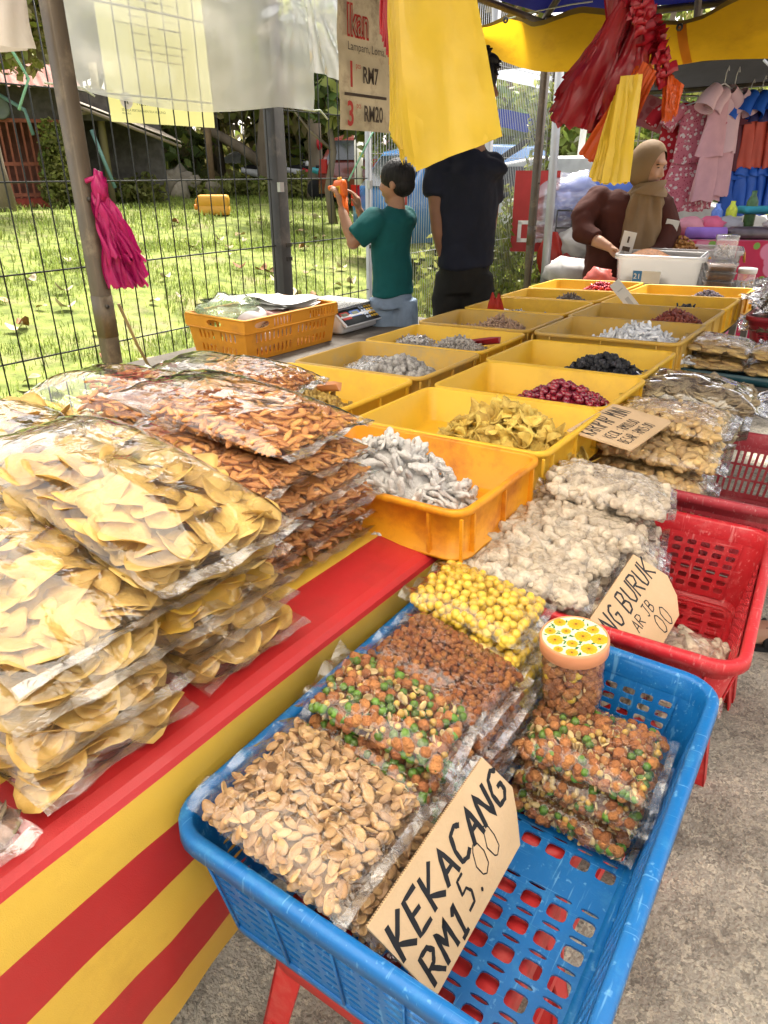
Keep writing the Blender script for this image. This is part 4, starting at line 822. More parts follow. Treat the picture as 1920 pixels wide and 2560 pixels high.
card("cardboard price card reading KARIPAP MINI with two prices, lying on the curry puff packets", (-.600, 1.672, .803), (.03, .25, .01), (.165, -.02, -.012), [(0, 0), (.255, 0), (.262, .012), (.258, .165), (.245, .172), (.004, .172)],
     [("KARIPAP MINI", .012, .066, .056, .0046, .585, .03), ("KECIL : RM10.00", .030, .112, .030, .0030, .62, .03), ("BESAR : RM15.00", .030, .152, .030, .0028, .62, .03)])
# ------------------------------------------------------------------ mesh fences, tent legs, things tied to them
m_wire = mat("dark_green_wire", (.012, .014, .012), .5, .4); m_post = mat("dark_fence_post", (.035, .033, .03), .5, .4, var=.2, dirt=(.10, .085, .07), dscale=8)
m_grey = mat("galvanised_pipe", (.42, .43, .44), .45, .5, metal=.3, var=.1); m_leg = mat("brown_powder_coated_steel", (.085, .066, .045), .42, .45, metal=.2, var=.15, dirt=(.19, .15, .10), dscale=10)
def fence(name, label, ya, yb, x, pitch, r, hz, m, z0=.02, z1=2.42, post=()):
    o = thing(name, label, "fence", TM((x, ya, 0))); me = MB().tube([(0, 0, z0), (0, 0, z1)], r, 5).mesh("wire", m); n = int((yb - ya) / pitch)
    for i in range(n): new("wire", me, o, TM((0, i * pitch + pitch * .3, 0)))
    mh = MB().tube([(-r * 2, 0, 0), (-r * 2, yb - ya, 0)], r * 1.15, 5).mesh("cross_wire", m)
    for z in hz: new("cross_wire", mh, o, TM((0, 0, z)))
    for y, w, mm in post:
        p = MB().rr(w, w, .006, [(0, 0), (0, 2.5)], 2, 0, None, False, True).obj("post", mm, o, TM((0, y - ya, 0)))
        for z in (1.33, 1.05, .98): MB().box((w * .55, -w * .3, z), (.02, .03, .045)).obj("clamp", m_grey, p) if z == 1.33 else MB().box((w * .52, w * .2, z), (.012, .04, .02)).obj("clamp", m_post, p)
    return o
fence("mesh_fence", "dark wire mesh fence with a square post, running beside the lawn", .75, 3.74, FX, .0815, .0031, (.09, .41, .725, 1.047, 1.366, 1.681, 1.985, 2.3), m_wire, post=((2.95, .075, m_post),))
fence("mesh_fence", "finer wire mesh fence beyond the boy, starting at a thin galvanised pole", 3.77, 6.4, FX - .02, .030, .0019, (.3, .9, 1.5, 2.1), m_grey, post=((3.77, .03, m_grey), (5.30, .05, m_grey)))
# tent legs
def tentleg(label, x, y, z1):
    o = thing("tent_leg", label, "tent leg", TM((x, y, 0)), "steel legs of the stall tent"); MB().rr(.046, .046, .003, [(0, .80), (0, z1)], 1, cap1=True).obj("upper_tube", m_leg, o); MB().rr(.040, .040, .003, [(0, 0), (0, .83)], 1).obj("lower_tube", m_leg, o)
    MB().rr(.049, .049, .004, [(0, .935), (0, 1.06)], 1, cap0=True, cap1=True).obj("sleeve", m_leg, o)
    for z in (1.03, 1.33): MB().tube([(.024, -.004, z), (.031, -.004, z)], .006, 8).obj("bolt", m_post, o)
tentleg("brown steel tent leg at the left with a magenta bag bundle tied on", -1.985, 1.315, 2.2)
tentleg("dark steel tent leg behind the man, near the vine covered pole", -2.2, 4.93, 2.28)
# folded-film helper: a hanging sheet given as outline rows
def hang(name, m, fn, nu=20, nv=20, par=None, th=0): return MB().grid(fn, nu, nv).obj(name, m, par)
m_sheet = film("dusty_clear_sheet", .56, (.97, .97, .95), rough=.14, bump=.28, scale=7, refl=1.6, base=.03, hazecol=(.80, .80, .78))
def sheet1(a, c):
    y = 1.78 + a * 1.42; bot = 1.685 - .048 * sin(pi * min(a * 1.25, 1)) ; top = 2.30
    t = 1 - c; z = bot + (top - bot) * c; k = hypot((a - .92) * 1.6, (c - .75))
    w = .013 * noise.noise(Vector((7 * atan2(c - .75, (a - .92) * 1.6), k * .8, 3))) * max(0, 1.1 - k) + .012 * noise.noise(Vector((a * 9, c * 6, 1))) + .012 * sin(a * 9 + c * 2)
    return (FX + .05 + w, y + .02 * sin(c * 5) * (a > .9), z)
o = hang("plastic_sheet", m_sheet, sheet1, 90, 40); tag(o, "wide dusty clear plastic sheet tied along the mesh fence", "plastic sheet")
def sheet2(a, c):
    y = 3.17 + a * .52; bot = 1.86 - .05 * a; z = bot + (2.35 - bot) * c
    return (FX + .06 + .014 * noise.noise(Vector((8 * atan2(c - .8, a + .02), c, 5))) + .01 * noise.noise(Vector((a * 7, c * 5, 4))), y, z)
o = hang("plastic_sheet", m_sheet, sheet2, 40, 20); tag(o, "short end piece of clear plastic sheet beside the Ikan banner", "plastic sheet")
m_tie = mat("pale_twine", (.55, .62, .5), .8, .2); m_gtie = mat("green_twine", (.22, .50, .33), .7, .3)
for lab, pts, m, r in (("pale twine knot holding the sheet's left corner to the fence", [(FX + .06, 1.70, 1.688), (FX + .05, 1.79, 1.690), (FX + .05, 1.86, 1.685), (FX + .06, 1.90, 1.66)], m_tie, .004),
                       ("pale twine knot holding the sheet's right corner to the fence", [(FX + .05, 3.12, 1.688), (FX + .05, 3.2, 1.685), (FX + .06, 3.24, 1.69), (FX + .07, 3.29, 1.65)], m_tie, .005),
                       ("thin green twine slanting down to the fence near the toy gun", [(FX + .1, 3.75, 1.70), (FX + .08, 3.63, 1.55), (FX + .06, 3.47, 1.355)], m_gtie, .005),
                       ("green twine tied to the fence left of the tent leg", [(FX + .05, 1.56, 1.95), (FX + .04, 1.60, 1.80), (FX + .03, 1.66, 1.70), (FX + .03, 1.60, 1.60)], m_gtie, .005)):
    tag(MB().tube(pts, r, 5).obj("twine", m, None), lab, "twine")
# yellow notice banner on the far side of the fence
m_ban = mat("yellow_banner_vinyl", (.74, .70, .28), .45, .35, var=.05, scale=2, trans=.45, rgb2=(.78, .76, .42)); m_prn = mat("grey_print", (.10, .12, .07), .6, .3)
def text(s, size, par, M, m, name="lettering", bold=0., sx=1., align='LEFT', z=.0012):
    cu = bpy.data.curves.new("text", 'FONT'); cu.body = s; cu.size = size; cu.offset = bold; cu.align_x = align; cu.resolution_u = 3; t = bpy.data.objects.new("text", cu); COL.objects.link(t)
    bpy.context.view_layer.update(); me = bpy.data.meshes.new_from_object(t); bpy.data.objects.remove(t); me.materials.clear(); me.materials.append(m); return new(name, me, par, M @ TM((0, 0, z), (0, 0, 0), (sx, 1, 1)))
o = thing("notice_banner", "yellow printed notice banner hung on the lawn side of the mesh fence", "banner", frame((FX - .12, 2.085, 2.40), (0, 1, 0), (0, 0, 1)))
MB().grid(lambda a, c: (a * .575 - .006 * sin(c * 4), -.81 * c, .008 * noise.noise(Vector((a * 3, c * 4, 2)))), 10, 14).obj("sheet", m_ban, o)
for x, y, s, t in ((.135, -.742, .024, "PELUMAKAN"), (.055, -.768, .0135, "SEGALA PERTANYAAN SILA HUBUNGI"), (.055, -.779, .009, "PENGURUS")): text(t, s, o, TM((x, y, .010)), m_prn)
MB().lathe([(.0001, .0105), (.032, .0105)], 20, cap0=False, cap1=False).obj("round_emblem", mat("white_print", (.8, .8, .76), .5), o, TM((.085, -.728, 0)))
b = MB(); b.prism([(-.012, -.015), (-.004, -.012), (-.002, .004), (-.010, .0)], .0005).prism([(.002, -.012), (.008, -.014), (.006, .004), (.016, .014), (.010, .014), (.001, .004)], .0005); b.obj("emblem_figures", m_prn, o, TM((.085, -.728, .011)))
rb = random.Random(8); b = MB()
for i in range(16):
    y = -.12 - i * .030
    for k in range(rb.randint(1, 3)): x = rb.uniform(.06, .35); b.box((x + .06, y, .0102), (rb.uniform(.06, .2), .006, .0005))
kind(b.obj("small_print", mat("faint_print", (.60, .57, .28), .6), o), "stuff")
# Ikan price banner
m_beige = mat("beige_banner_vinyl", (.42, .34, .22), .5, .35, var=.18, scale=5, dirt=(.17, .12, .075), dscale=5, rgb2=(.46, .38, .26), trans=.2); m_redp = mat("red_print", (.45, .02, .012), .5); m_drk = mat("dark_brown_print", (.045, .025, .012), .5)
def banner_at(X_): return X_
o = thing("price_banner", "dirty beige fish price banner reading Ikan, RM7 and RM20", "banner", frame((-2.2, 2.785, 2.145), (0, 1, 0), (0, 0, 1)))
MB().grid(lambda a, c: (a * .62, -.575 * c, .012 * noise.noise(Vector((a * 4, c * 4, 7)))), 16, 16).obj("sheet", m_beige, o)
IX = TM((0, 0, .013))
text("Ikan", .155, o, IX @ TM((.045, -.215, 0)), m_redp, "heading_outline", .008, .62); text("Ikan", .155, o, IX @ TM((.045, -.215, .002)), m_beige, "heading", -.001, .62)
text("Lampam, Loma,", .045, o, IX @ TM((.048, -.270, 0)), m_drk)
text("1", .135, o, IX @ TM((.045, -.405, 0)), m_redp, bold=.003, sx=.8); text("pcs", .034, o, IX @ TM((.105, -.335, 0)), m_redp, sx=.8); text("RM7", .088, o, IX @ TM((.155, -.385, 0)), m_drk, bold=.002, sx=.72)
MB().box((.18, -.436, .014), (.32, .012, .001)).obj("rule", m_drk, o)
text("3", .135, o, IX @ TM((.035, -.556, 0)), m_redp, bold=.003, sx=.8); text("pcs", .034, o, IX @ TM((.105, -.487, 0)), m_redp, sx=.8); text("RM20", .088, o, IX @ TM((.160, -.535, 0)), m_drk, bold=.002, sx=.72)
tag(MB().tube([(-2.25, 2.3, 2.165), (-2.2, 3.6, 2.13)], .028, 10).obj("hanging_pipe", m_leg, None), "dark pipe along which the banner and the plastic bags hang", "pipe")
# white sack hanging at the upper left
b = MB().grid(lambda a, c: (-1.99 + .05 * sin(a * pi) + .02 * noise.noise(Vector((a * 4, c * 4, 0))), 1.02 + .232 * a - .012 * c, 1.69 + .4 * c - .012 * sin(a * 3) * (1 - c)), 14, 14); b.grid(lambda a, c: (-2.03 - .05 * sin(a * pi), 1.02 + .232 * a - .012 * c, 1.69 + .4 * c - .012 * sin(a * 3) * (1 - c)), 14, 8)
tag(b.obj("hanging_sack", mat("white_woven_plastic", (.62, .58, .56), .5, .35, var=.08, trans=.25, bump=.3, bscale=18), None), "white plastic sack hanging in the upper left corner", "sack")
# magenta bag bundle and stick on the near leg
m_mag = mat("magenta_bag_plastic", (.42, .012, .13), .32, .45, var=.15, trans=.3, bump=.25, bscale=40)
o = thing("bag_bundle", "crumpled bundle of magenta plastic bags tied to the brown tent leg", "plastic bags", TM((-1.955, 1.325, 1.385), (0, 0, 0), (.62, .62, .86)))
rm = random.Random(2)
MB().ball((.03, .02, -.03), (.03, .035, .05), 14, 9, 0, None, lambda p: 1 + .5 * noise.noise(p * 2.4)).tube([(.0, -.03, -.01), (.03, .0, .0), (.03, .04, -.02)], .008, 6).obj("knot", m_mag, o)
for i in range(14):
    s = i / 13; L_ = (.30 if i % 3 else .22) * rm.uniform(.85, 1.05); ang = -.25 + .85 * s + rm.uniform(-.12, .12); ph = rm.uniform(0, 6); dx = rm.uniform(-.015, .02)
    def fn(a, c, L_=L_, ang=ang, ph=ph, dx=dx):
        w = .016 + .030 * sin(pi * min(c * 2.2, 1)) * .6 + .040 * c; q = (a - .5) * 2
        return (.030 + dx * c + .014 * sin(a * 10 + ph) * (.4 + c) + .012 * sin(c * 9 + ph), .018 + .16 * c * ang + .05 * c * c + q * w + .008 * sin(c * 8 + ph), -.03 - L_ * c - .020 * abs(sin(a * 17 + ph)) * c ** 3)
    MB().grid(fn, 14, 14).obj("plastic_bag", m_mag, o)
tag(MB().tube([(-2.02, 1.395, 1.02), (-2.06, 1.47, .87), (-2.09, 1.56, .70)], .0055, 6).obj("bamboo_stick", mat("bamboo", (.30, .22, .10), .6, .3), None), "thin bamboo stick leaning below the magenta bundle", "stick")
# hanging packs of carrier bags: fans of thin sheets
def fan(name, label, m, first, last, n, thick=.004, wav=.012, seed=0, cat="plastic bags", par=None, zig=.010):
    """quads are TL TR BR BL in world space; sheets step from first to last and towards the camera"""
    o = par or thing(name, label, cat, TM(first[0])); O = Vector(first[0]) if par is None else None; r = random.Random(seed)
    base = o.matrix_basis.translation.copy()
    for i in range(n):
        t = i / max(n - 1, 1); Q = [Vector(a).lerp(Vector(c), t) for a, c in zip(first, last)]; jit = [Vector((r.uniform(-1, 1), 0, r.uniform(-1, 1))) * .006 for _ in range(4)]
        Q = [q + j for q, j in zip(Q, jit)]; nrm = (Q[1] - Q[0]).cross(Q[3] - Q[0]).normalized(); ph = r.uniform(0, 6)
        if nrm.dot(CAM - Q[0]) < 0: nrm = -nrm
        def fn(a, c):
            p = Q[0] * (1 - a) * (1 - c) + Q[1] * a * (1 - c) + Q[2] * a * c + Q[3] * (1 - a) * c
            p = p + nrm * (thick * i + wav * (noise.noise(Vector((a * 2.6, c * 2.2, seed + i * .05))) + .4 * noise.noise(Vector((a * 7, c * 6, seed + i * .3)))) + .004 * sin(a * 9 + ph))
            p.z += zig * c ** 8 * noise.noise(Vector((a * 5, seed + i, 0))); return p - base
        MB().grid(fn, 14, 16).obj("plastic_bag", m, o)
    return o
m_yb = mat("yellow_bag_plastic", (.66, .45, .035), .34, .45, var=.08, scale=4, trans=.32, bump=.22, bscale=16, rgb2=(.70, .50, .05)); m_rb = mat("dark_red_bag_plastic", (.26, .007, .014), .35, .45, var=.25, scale=5, trans=.2, bump=.2, bscale=30); m_ob = mat("orange_bag_plastic", (.55, .085, .012), .35, .45, var=.15, trans=.3, bump=.2, bscale=30); m_rs = mat("bright_red_bag_plastic", (.42, .01, .02), .33, .45, var=.2, trans=.25)
o = fan("bag_pack", "big pack of yellow carrier bags hanging in front of the man", m_yb, [(-1.275, 1.83, 1.95), (-1.235, 1.83, 1.95), (-1.225, 1.83, 1.418), (-1.270, 1.83, 1.50)], [(-1.21, 1.83, 1.95), (-1.005, 1.83, 1.95), (-.868, 1.83, 1.478), (-1.11, 1.83, 1.405)], 22, .005, .018, 1)
fan("", "", m_yb, [(-1.15, 1.74, 1.95), (-1.06, 1.74, 1.95), (-1.10, 1.74, 1.78), (-1.12, 1.74, 1.75)], [(-1.09, 1.74, 1.95), (-1.03, 1.74, 1.95), (-1.09, 1.74, 1.80), (-1.10, 1.74, 1.79)], 8, .003, .008, 2, par=o)
fan("bag_strip", "bright red and magenta carrier bags folded narrow beside the yellow pack", m_rs, [(-1.345, 1.90, 1.95), (-1.325, 1.90, 1.95), (-1.318, 1.90, 1.73), (-1.345, 1.90, 1.74)], [(-1.300, 1.90, 1.95), (-1.262, 1.90, 1.95), (-1.285, 1.90, 1.665), (-1.315, 1.90, 1.672)], 7, .003, .008, 3)
o = fan("bag_cluster", "cluster of dark red carrier bags fanned out above the woman, with orange and yellow packs", m_rb, [(-.79, 2.22, 1.80), (-.77, 2.22, 1.80), (-.845, 2.22, 1.590), (-.945, 2.22, 1.640)], [(-.76, 2.22, 1.79), (-.72, 2.22, 1.77), (-.80, 2.22, 1.50), (-.93, 2.22, 1.528)], 16, .005, .032, 4, zig=.035)
fan("", "", m_rb, [(-.76, 2.18, 1.75), (-.70, 2.18, 1.73), (-.68, 2.18, 1.56), (-.83, 2.18, 1.505)], [(-.72, 2.18, 1.74), (-.665, 2.18, 1.70), (-.665, 2.18, 1.60), (-.80, 2.18, 1.50)], 9, .005, .03, 5, par=o, zig=.03)
for i in range(9):                                   # frilled handles along the upper right
    t = i / 8; x = -.735 + .095 * t; z = 1.79 - .155 * t ** 1.5
    MB().grid(lambda a, c: (.035 * (a - .2) + .01 * sin(c * 9 + i), -.05 + .004 * i + .02 * sin(a * 5 + i), .05 * (c - .5) + .012 * sin(a * 11 + i * 2)), 8, 6).obj("plastic_bag", m_rb, o, TM((x - o.matrix_basis.translation.x, 2.17 - o.matrix_basis.translation.y, z - o.matrix_basis.translation.z), (0, .5, 0)))
for i in range(7):                                    # gathered necks by the string
    MB().grid(lambda a, c: (.05 * (a - .5) * (1 + .3 * sin(i)), .01 * sin(a * 7 + i), .16 * (c - .3) + .012 * sin(a * 13 + i)), 10, 6).obj("plastic_bag", m_rb, o, TM((-.775 - o.matrix_basis.translation.x + .008 * (i - 3), 2.19 - o.matrix_basis.translation.y - .004 * i, 1.80 - o.matrix_basis.translation.z), (0, .25 * (i - 3) / 3, 0)))
tag(MB().tube([(-.725, 2.2, 2.2), (-.715, 2.19, 1.75)], .0018, 5).tube([(-.70, 2.2, 2.2), (-.70, 2.19, 1.72)], .0018, 5).obj("string", m_rb, None), "red strings holding up the dark red bag cluster", "string")
fan("bag_pack", "narrow orange carrier bags between the dark red cluster and the yellow pack", m_ob, [(-.705, 2.14, 1.645), (-.665, 2.14, 1.655), (-.77, 2.14, 1.42), (-.83, 2.14, 1.445)], [(-.665, 2.14, 1.655), (-.635, 2.14, 1.62), (-.71, 2.14, 1.40), (-.77, 2.14, 1.42)], 7, .004, .010, 6, zig=.02)
fan("bag_pack", "smaller pack of yellow carrier bags hanging beside the woman", m_yb, [(-.740, 2.10, 1.57), (-.720, 2.10, 1.60), (-.745, 2.10, 1.375), (-.775, 2.10, 1.388)], [(-.715, 2.10, 1.615), (-.662, 2.10, 1.625), (-.652, 2.10, 1.374), (-.725, 2.10, 1.372)], 9, .004, .009, 7)
fan("bag_pack", "orange frilled ends of carrier bags right of the small yellow pack", m_ob, [(-.64, 2.16, 1.645), (-.60, 2.16, 1.62), (-.59, 2.16, 1.55), (-.62, 2.16, 1.53)], [(-.62, 2.16, 1.63), (-.575, 2.16, 1.60), (-.58, 2.16, 1.53), (-.61, 2.16, 1.52)], 4, .004, .014, 8, zig=.02)
# ------------------------------------------------------------------ orange crate and scale
m_crate = mat("orange_crate_plastic", (.62, .25, .015), .42, .4, var=.08, scale=5, bump=.08, dirt=(.42, .17, .03), dscale=6)
CM = TM((-2.40, 2.43, .648), (0, 0, radians(-1))); o = thing("plastic_crate", "orange slotted plastic crate full of papers and bags beside the mesh fence", "crate", CM)
w, d, h = .365, .60, .185; t = .015
for nm, A, B, A2, B2 in (("near", (-w / 2 + t, -d / 2 + t), (w / 2 - t, -d / 2 + t), (-w / 2, -d / 2), (w / 2, -d / 2)), ("right", (w / 2 - t, -d / 2 + t), (w / 2 - t, d / 2 - t), (w / 2, -d / 2), (w / 2, d / 2)), ("far", (w / 2 - t, d / 2 - t), (-w / 2 + t, d / 2 - t), (w / 2, d / 2), (-w / 2, d / 2)), ("left", (-w / 2 + t, d / 2 - t), (-w / 2 + t, -d / 2 + t), (-w / 2, d / 2), (-w / 2, -d / 2))):
    ln = hypot(B[0] - A[0], B[1] - A[1]); nx = int(ln / .025); cells = [(0, 0, 1, .06, 0, 0, 0), (0, .93, 1, 1, 0, 0, 0), (0, .46, 1, .54, 0, 0, 0), (0, .06, .07, .93, 0, 0, 0), (.93, .06, 1, .93, 0, 0, 0)]
    cells = [(0, 0, 1, .06, 0, 0, 0), (0, .46, 1, .54, 0, 0, 0), (0, .95, 1, 1, 0, 0, 0)]
    for a, c in ((.06, .46), (.54, .95)):
        for i in range(nx): cells.append((i / nx, a, (i + 1) / nx, c, .5 if 1 < i < nx - 2 and i != nx // 2 else 0, .78, .8))
    MB().perf((*A, .004), (*B, .004), (*B2, h * .70), (*A2, h * .70), cells, -.004).obj("wall", m_crate, o)
MB().rr(w, d, .008, [(-.004, h * .68), (.013, h * .68), (.013, h * .71), (-.004, h * .71), (-.004, h * .68)], 3).rr(w, d, .008, [(-.004, h * .97), (.013, h * .97), (.013, h), (-.004, h), (-.004, h * .97)], 3).obj("rim_band", m_crate, o)
for nm, A, B in (("near", (-w / 2 - .01, -d / 2 - .01), (w / 2 + .01, -d / 2 - .01)), ("right", (w / 2 + .01, -d / 2 - .01), (w / 2 + .01, d / 2 + .01)), ("far", (w / 2 + .01, d / 2 + .01), (-w / 2 - .01, d / 2 + .01)), ("left", (-w / 2 - .01, d / 2 + .01), (-w / 2 - .01, -d / 2 - .01))):
    if nm in ("right", "left"): cells = [(0, 0, .08, 1, 0, 0, 0), (.08, 0, .26, 1, .8, .55, .8)] + [(.28 + i * .033, 0, .313 + i * .033, 1, .5, .75, .6) for i in range(6)] + [(.26, 0, .28, 1, 0, 0, 0), (.478, 0, .66, 1, 0, 0, 0)] + [(.66 + i * .033, 0, .693 + i * .033, 1, .5, .75, .6) for i in range(9)] + [(.957, 0, 1, 1, 0, 0, 0)]
    else: cells = [(0, 0, .36, 1, 0, 0, 0), (.36, 0, .64, 1, .85, .55, .7), (.64, 0, 1, 1, 0, 0, 0)]
    MB().perf((*A, h * .71), (*B, h * .71), (*B, h * .97), (*A, h * .97), cells, -.003).obj("band_panel", m_crate, o)
MB().box((0, 0, .003), (w - .03, d - .03, .006)).obj("base", m_crate, o)
ppl = mat("white_paper", (.66, .65, .62), .75, .25, var=.05)
for i in range(5): tag(MB().grid(lambda a, c: ((a - .5) * .26, (c - .5) * .30, .012 * sin(a * 5 + i) * sin(c * 4 + i) + .005 * noise.noise(Vector((a * 4, c * 4, i)))), 8, 8).obj("paper_stack", ppl, None, CM @ TM((.0, .10 + .008 * i, h - .012 + i * .009), (.06 - .03 * i, .05, .05 * i))), ["lowest", "second", "third", "fourth", "topmost"][i] + " white sheet of wrapping paper lying in the orange crate", "paper", "papers in the orange crate")
b = MB().ball((0, 0, 0), (.12, .13, .05), 20, 12, 0, None, lambda p: 1 + .5 * noise.noise(p * 2.2) + .2 * noise.noise(p * 7)); tag(b.obj("crumpled_bag", film("green_tinted_bag", .30, (.92, 1, .88), refl=1.8, hazecol=(.62, .75, .5)), None, CM @ TM((-.05, -.17, h + .02))), "crumpled clear green tinted bag on top of the orange crate", "plastic bag")
tag(MB().tube([(.0, -.12, 0), (.0, .05, 0)], .045, 16).obj("paper_roll", mat("white_roll", (.55, .52, .5), .7), None, CM @ TM((.06, -.12, h - .03), (0, 0, .5))), "grey white roll lying in the orange crate", "roll")
tag(MB().rr(.16, .10, .01, [(0, 0), (0, .05)], 2, 0, None, True, True).obj("small_box", mat("red_white_box", (.45, .05, .04), .5, var=.4, scale=10, rgb2=(.6, .5, .48)), None, CM @ TM((.06, .0, h - .06), (.1, .1, .6))), "small red box tucked in the orange crate", "box")
for i in range(6):
    tag(MB().ball((0, 0, 0), (.06, .07, .045), 12, 8, 0, None, lambda p: 1 + .4 * noise.noise(p * 2 + Vector((i, 0, 0)))).obj("crumpled_bag", film("white_tinted_bag", .4, (1, 1, 1), refl=1.5), None, CM @ TM((-.09 + .09 * (i % 3), -.2 + .2 * (i // 3) + .1, .06 + .02 * (i % 2)))), "crumpled white plastic bag seen through the orange crate's slots", "plastic bag", "crumpled bags inside the orange crate")
SM = TM((-2.42, 2.99, .648), (0, 0, radians(1))); o = thing("weighing_scale", "white digital price scale with a steel pan beside the orange crate", "scale", SM); ms_ = mat("white_scale_plastic", (.62, .62, .63), .4, .4, var=.05); mk = mat("black_scale_panel", (.02, .02, .022), .3, .5)
MB().rr(.33, .34, .03, [(-.02, .0), (0, .012), (0, .062), (-.012, .085), (-.03, .092)], 4, 0, None, True, True).obj("housing", ms_, o)
pm = TM((.145, 0, .078), (0, radians(38), 0)); MB().box((0, 0, 0), (.12, .33, .010)).obj("front_panel", ms_, o, pm); MB().box((.005, .0, .0062), (.10, .30, .002)).obj("panel_face", mk, o, pm)
MB().box((-.005, -.11, .0078), (.05, .07, .001)).obj("display", mat("red_display_frame", (.45, .03, .02), .4), o, pm); MB().box((-.01, -.02, .0078), (.04, .08, .001)).obj("display", mat("blue_display_frame", (.06, .12, .35), .4), o, pm)
for y in (-.11, -.02): MB().box((-.008, y, .0088), (.026, .05, .001)).obj("display_window", mat("grey_lcd", (.16, .17, .12), .3), o, pm)
kb = MB().box((0, 0, 0), (.013, .013, .003)).mesh("key", mat("yellow_key", (.65, .40, .05), .5)); kb2 = MB().box((0, 0, 0), (.013, .013, .003)).mesh("key", mat("pale_blue_key", (.45, .5, .6), .5))
for i in range(5):
    for j in range(4): new("key", kb if i > 1 else kb2, o, pm @ TM((-.035 + j * .022, .045 + i * .022, .0085)))
MB().rr(.30, .33, .02, [(-.02, .118), (0, .118), (.004, .128), (.002, .128), (-.02, .121)], 3, 0, None, True, True).obj("pan", mat("brushed_steel_pan", (.6, .6, .6), .25, .5, metal=.8, var=.1), o, TM((-.03, 0, 0))); MB().box((-.03, 0, .105), (.08, .08, .03)).obj("pan_support", mk, o)
# ------------------------------------------------------------------ packs, scoops and cards in the far trays
def packet(label, fr, x, y, L_, W_, T_, key, sp, yaw, seed, tilt=0.): bag(label, key, tuple((fr @ TM((x, y, .004))).translation), (tilt, -.04, yaw), L_, W_, T_, "small packets lying in the fence-side trays", sp, "all", seed, m_film, fin=.012, limit=70)
packet("small shiny packet at the back left of the mustard fruit tray", FR[8], -.20, .05, .15, .16, .05, "knob", .022, .3, 301)
packet("packet of grey plums at the left of the salted plum tray", FR[9], -.14, .06, .19, .17, .055, "knob", .024, .2, 302); packet("second packet of grey plums leaning behind the first", FR[9], -.12, .12, .19, .15, .05, "knob", .024, .3, 303, .4)
packet("packet of pale bits standing at the left of the salted bit tray", FR[10], -.18, .03, .17, .14, .08, "bits", .014, .2, 304)
packet("flat packet of squid curls at the left of the squid tray", FR[11], -.17, .02, .19, .16, .05, "curl", .017, .3, 305)
packet("packet behind the standing red bag", FR[12], -.13, .04, .19, .15, .06, "bits", .016, .1, 306); packet("silver striped packet of dark strips at the left of its tray", FR[13], -.13, .02, .22, .14, .05, "olive", .016, .1, 307); packet("clear packet at the left of the red sweets tray", FR[14], -.12, 0, .2, .16, .05, "bits", .016, 0, 308)
def scoop(label, fr, x, y, z, yaw, L_, m):
    b = MB().grid(lambda a, c: (L_ * (a - .5), (.030 + .012 * sin(a * pi)) * (c * 2 - 1) * (1 - .6 * max(a - .6, 0) / .4), .026 * (c * 2 - 1) ** 2 + .012 * a + .003), 10, 8); b.tube([(-L_ / 2 - .11, 0, .03), (-L_ / 2 + .01, 0, .012)], .009, 8)
    tag(b.obj("scoop", m, None, fr @ TM((x, y, z), (0, -.1, yaw))), label, "scoop")
scoop("orange plastic scoop lying on the mustard dried fruit", FR[8], .03, .03, .060, -.15, .17, mat("peach_scoop_plastic", (.62, .27, .11), .4, .4)); scoop("dark red scoop on the pale salted bits", FR[10], .16, .05, .062, -.05, .15, mat("dark_red_scoop_plastic", (.28, .015, .02), .35, .4))
tag(MB().tube([(-.19, .02, .05), (.07, -.03, .055)], .007, 6).obj("wooden_stick", mat("bare_wood", (.45, .30, .12), .6), None, FR[13]), "pale wooden stick lying across the grey brown strips", "stick")
tag(MB().tube([(-.24, -.10, .06), (-.02, -.15, .055)], .004, 6).obj("straw", ppl, None, FR[9]), "thin white straw lying on the plum packets", "straw")
b = MB()
for s in (-1, 1): b.grid(lambda a, c: (.005 + .016 * sin(c * pi) * s + .004 * noise.noise(Vector((a * 5, c * 5, s))), (a - .5) * (.13 - .05 * c + (.02 if c < .1 else 0)), .14 * c + (.018 * sin(a * 9) if c > .93 else 0)), 12, 12)
o = b.obj("red_bag", mat("thin_red_plastic", (.55, .05, .035), .3, .5, var=.15, trans=.4), None, FR[12] @ TM((-.185, -.02, .0), (0, 0, 1.1))); tag(o, "small red carrier bag standing open in its tray beside the man's hand", "plastic bag")
MB().rr(.016, .034, .007, [(0, 0), (0, .0006)], 4, 0, None, False, True).obj("handle_hole", mat("pale_gap", (.5, .5, .48), .7), o, TM((.0225, -.01, .108), (0, pi / 2, 0)))
tag(MB().box((0, 0, 0), (.055, .002, .22)).box((.0, -.0013, -.02), (.02, .0005, .06), 1).box((0, -.0013, .06), (.03, .0005, .006), 1).obj("white_card", [ppl, mat("grey_box_print", (.42, .41, .4), .6)], None, FR[6] @ TM((-.18, -.12, .115), (0, radians(-42), .25))), "plain white card leaning across the black seaweed tray", "card")
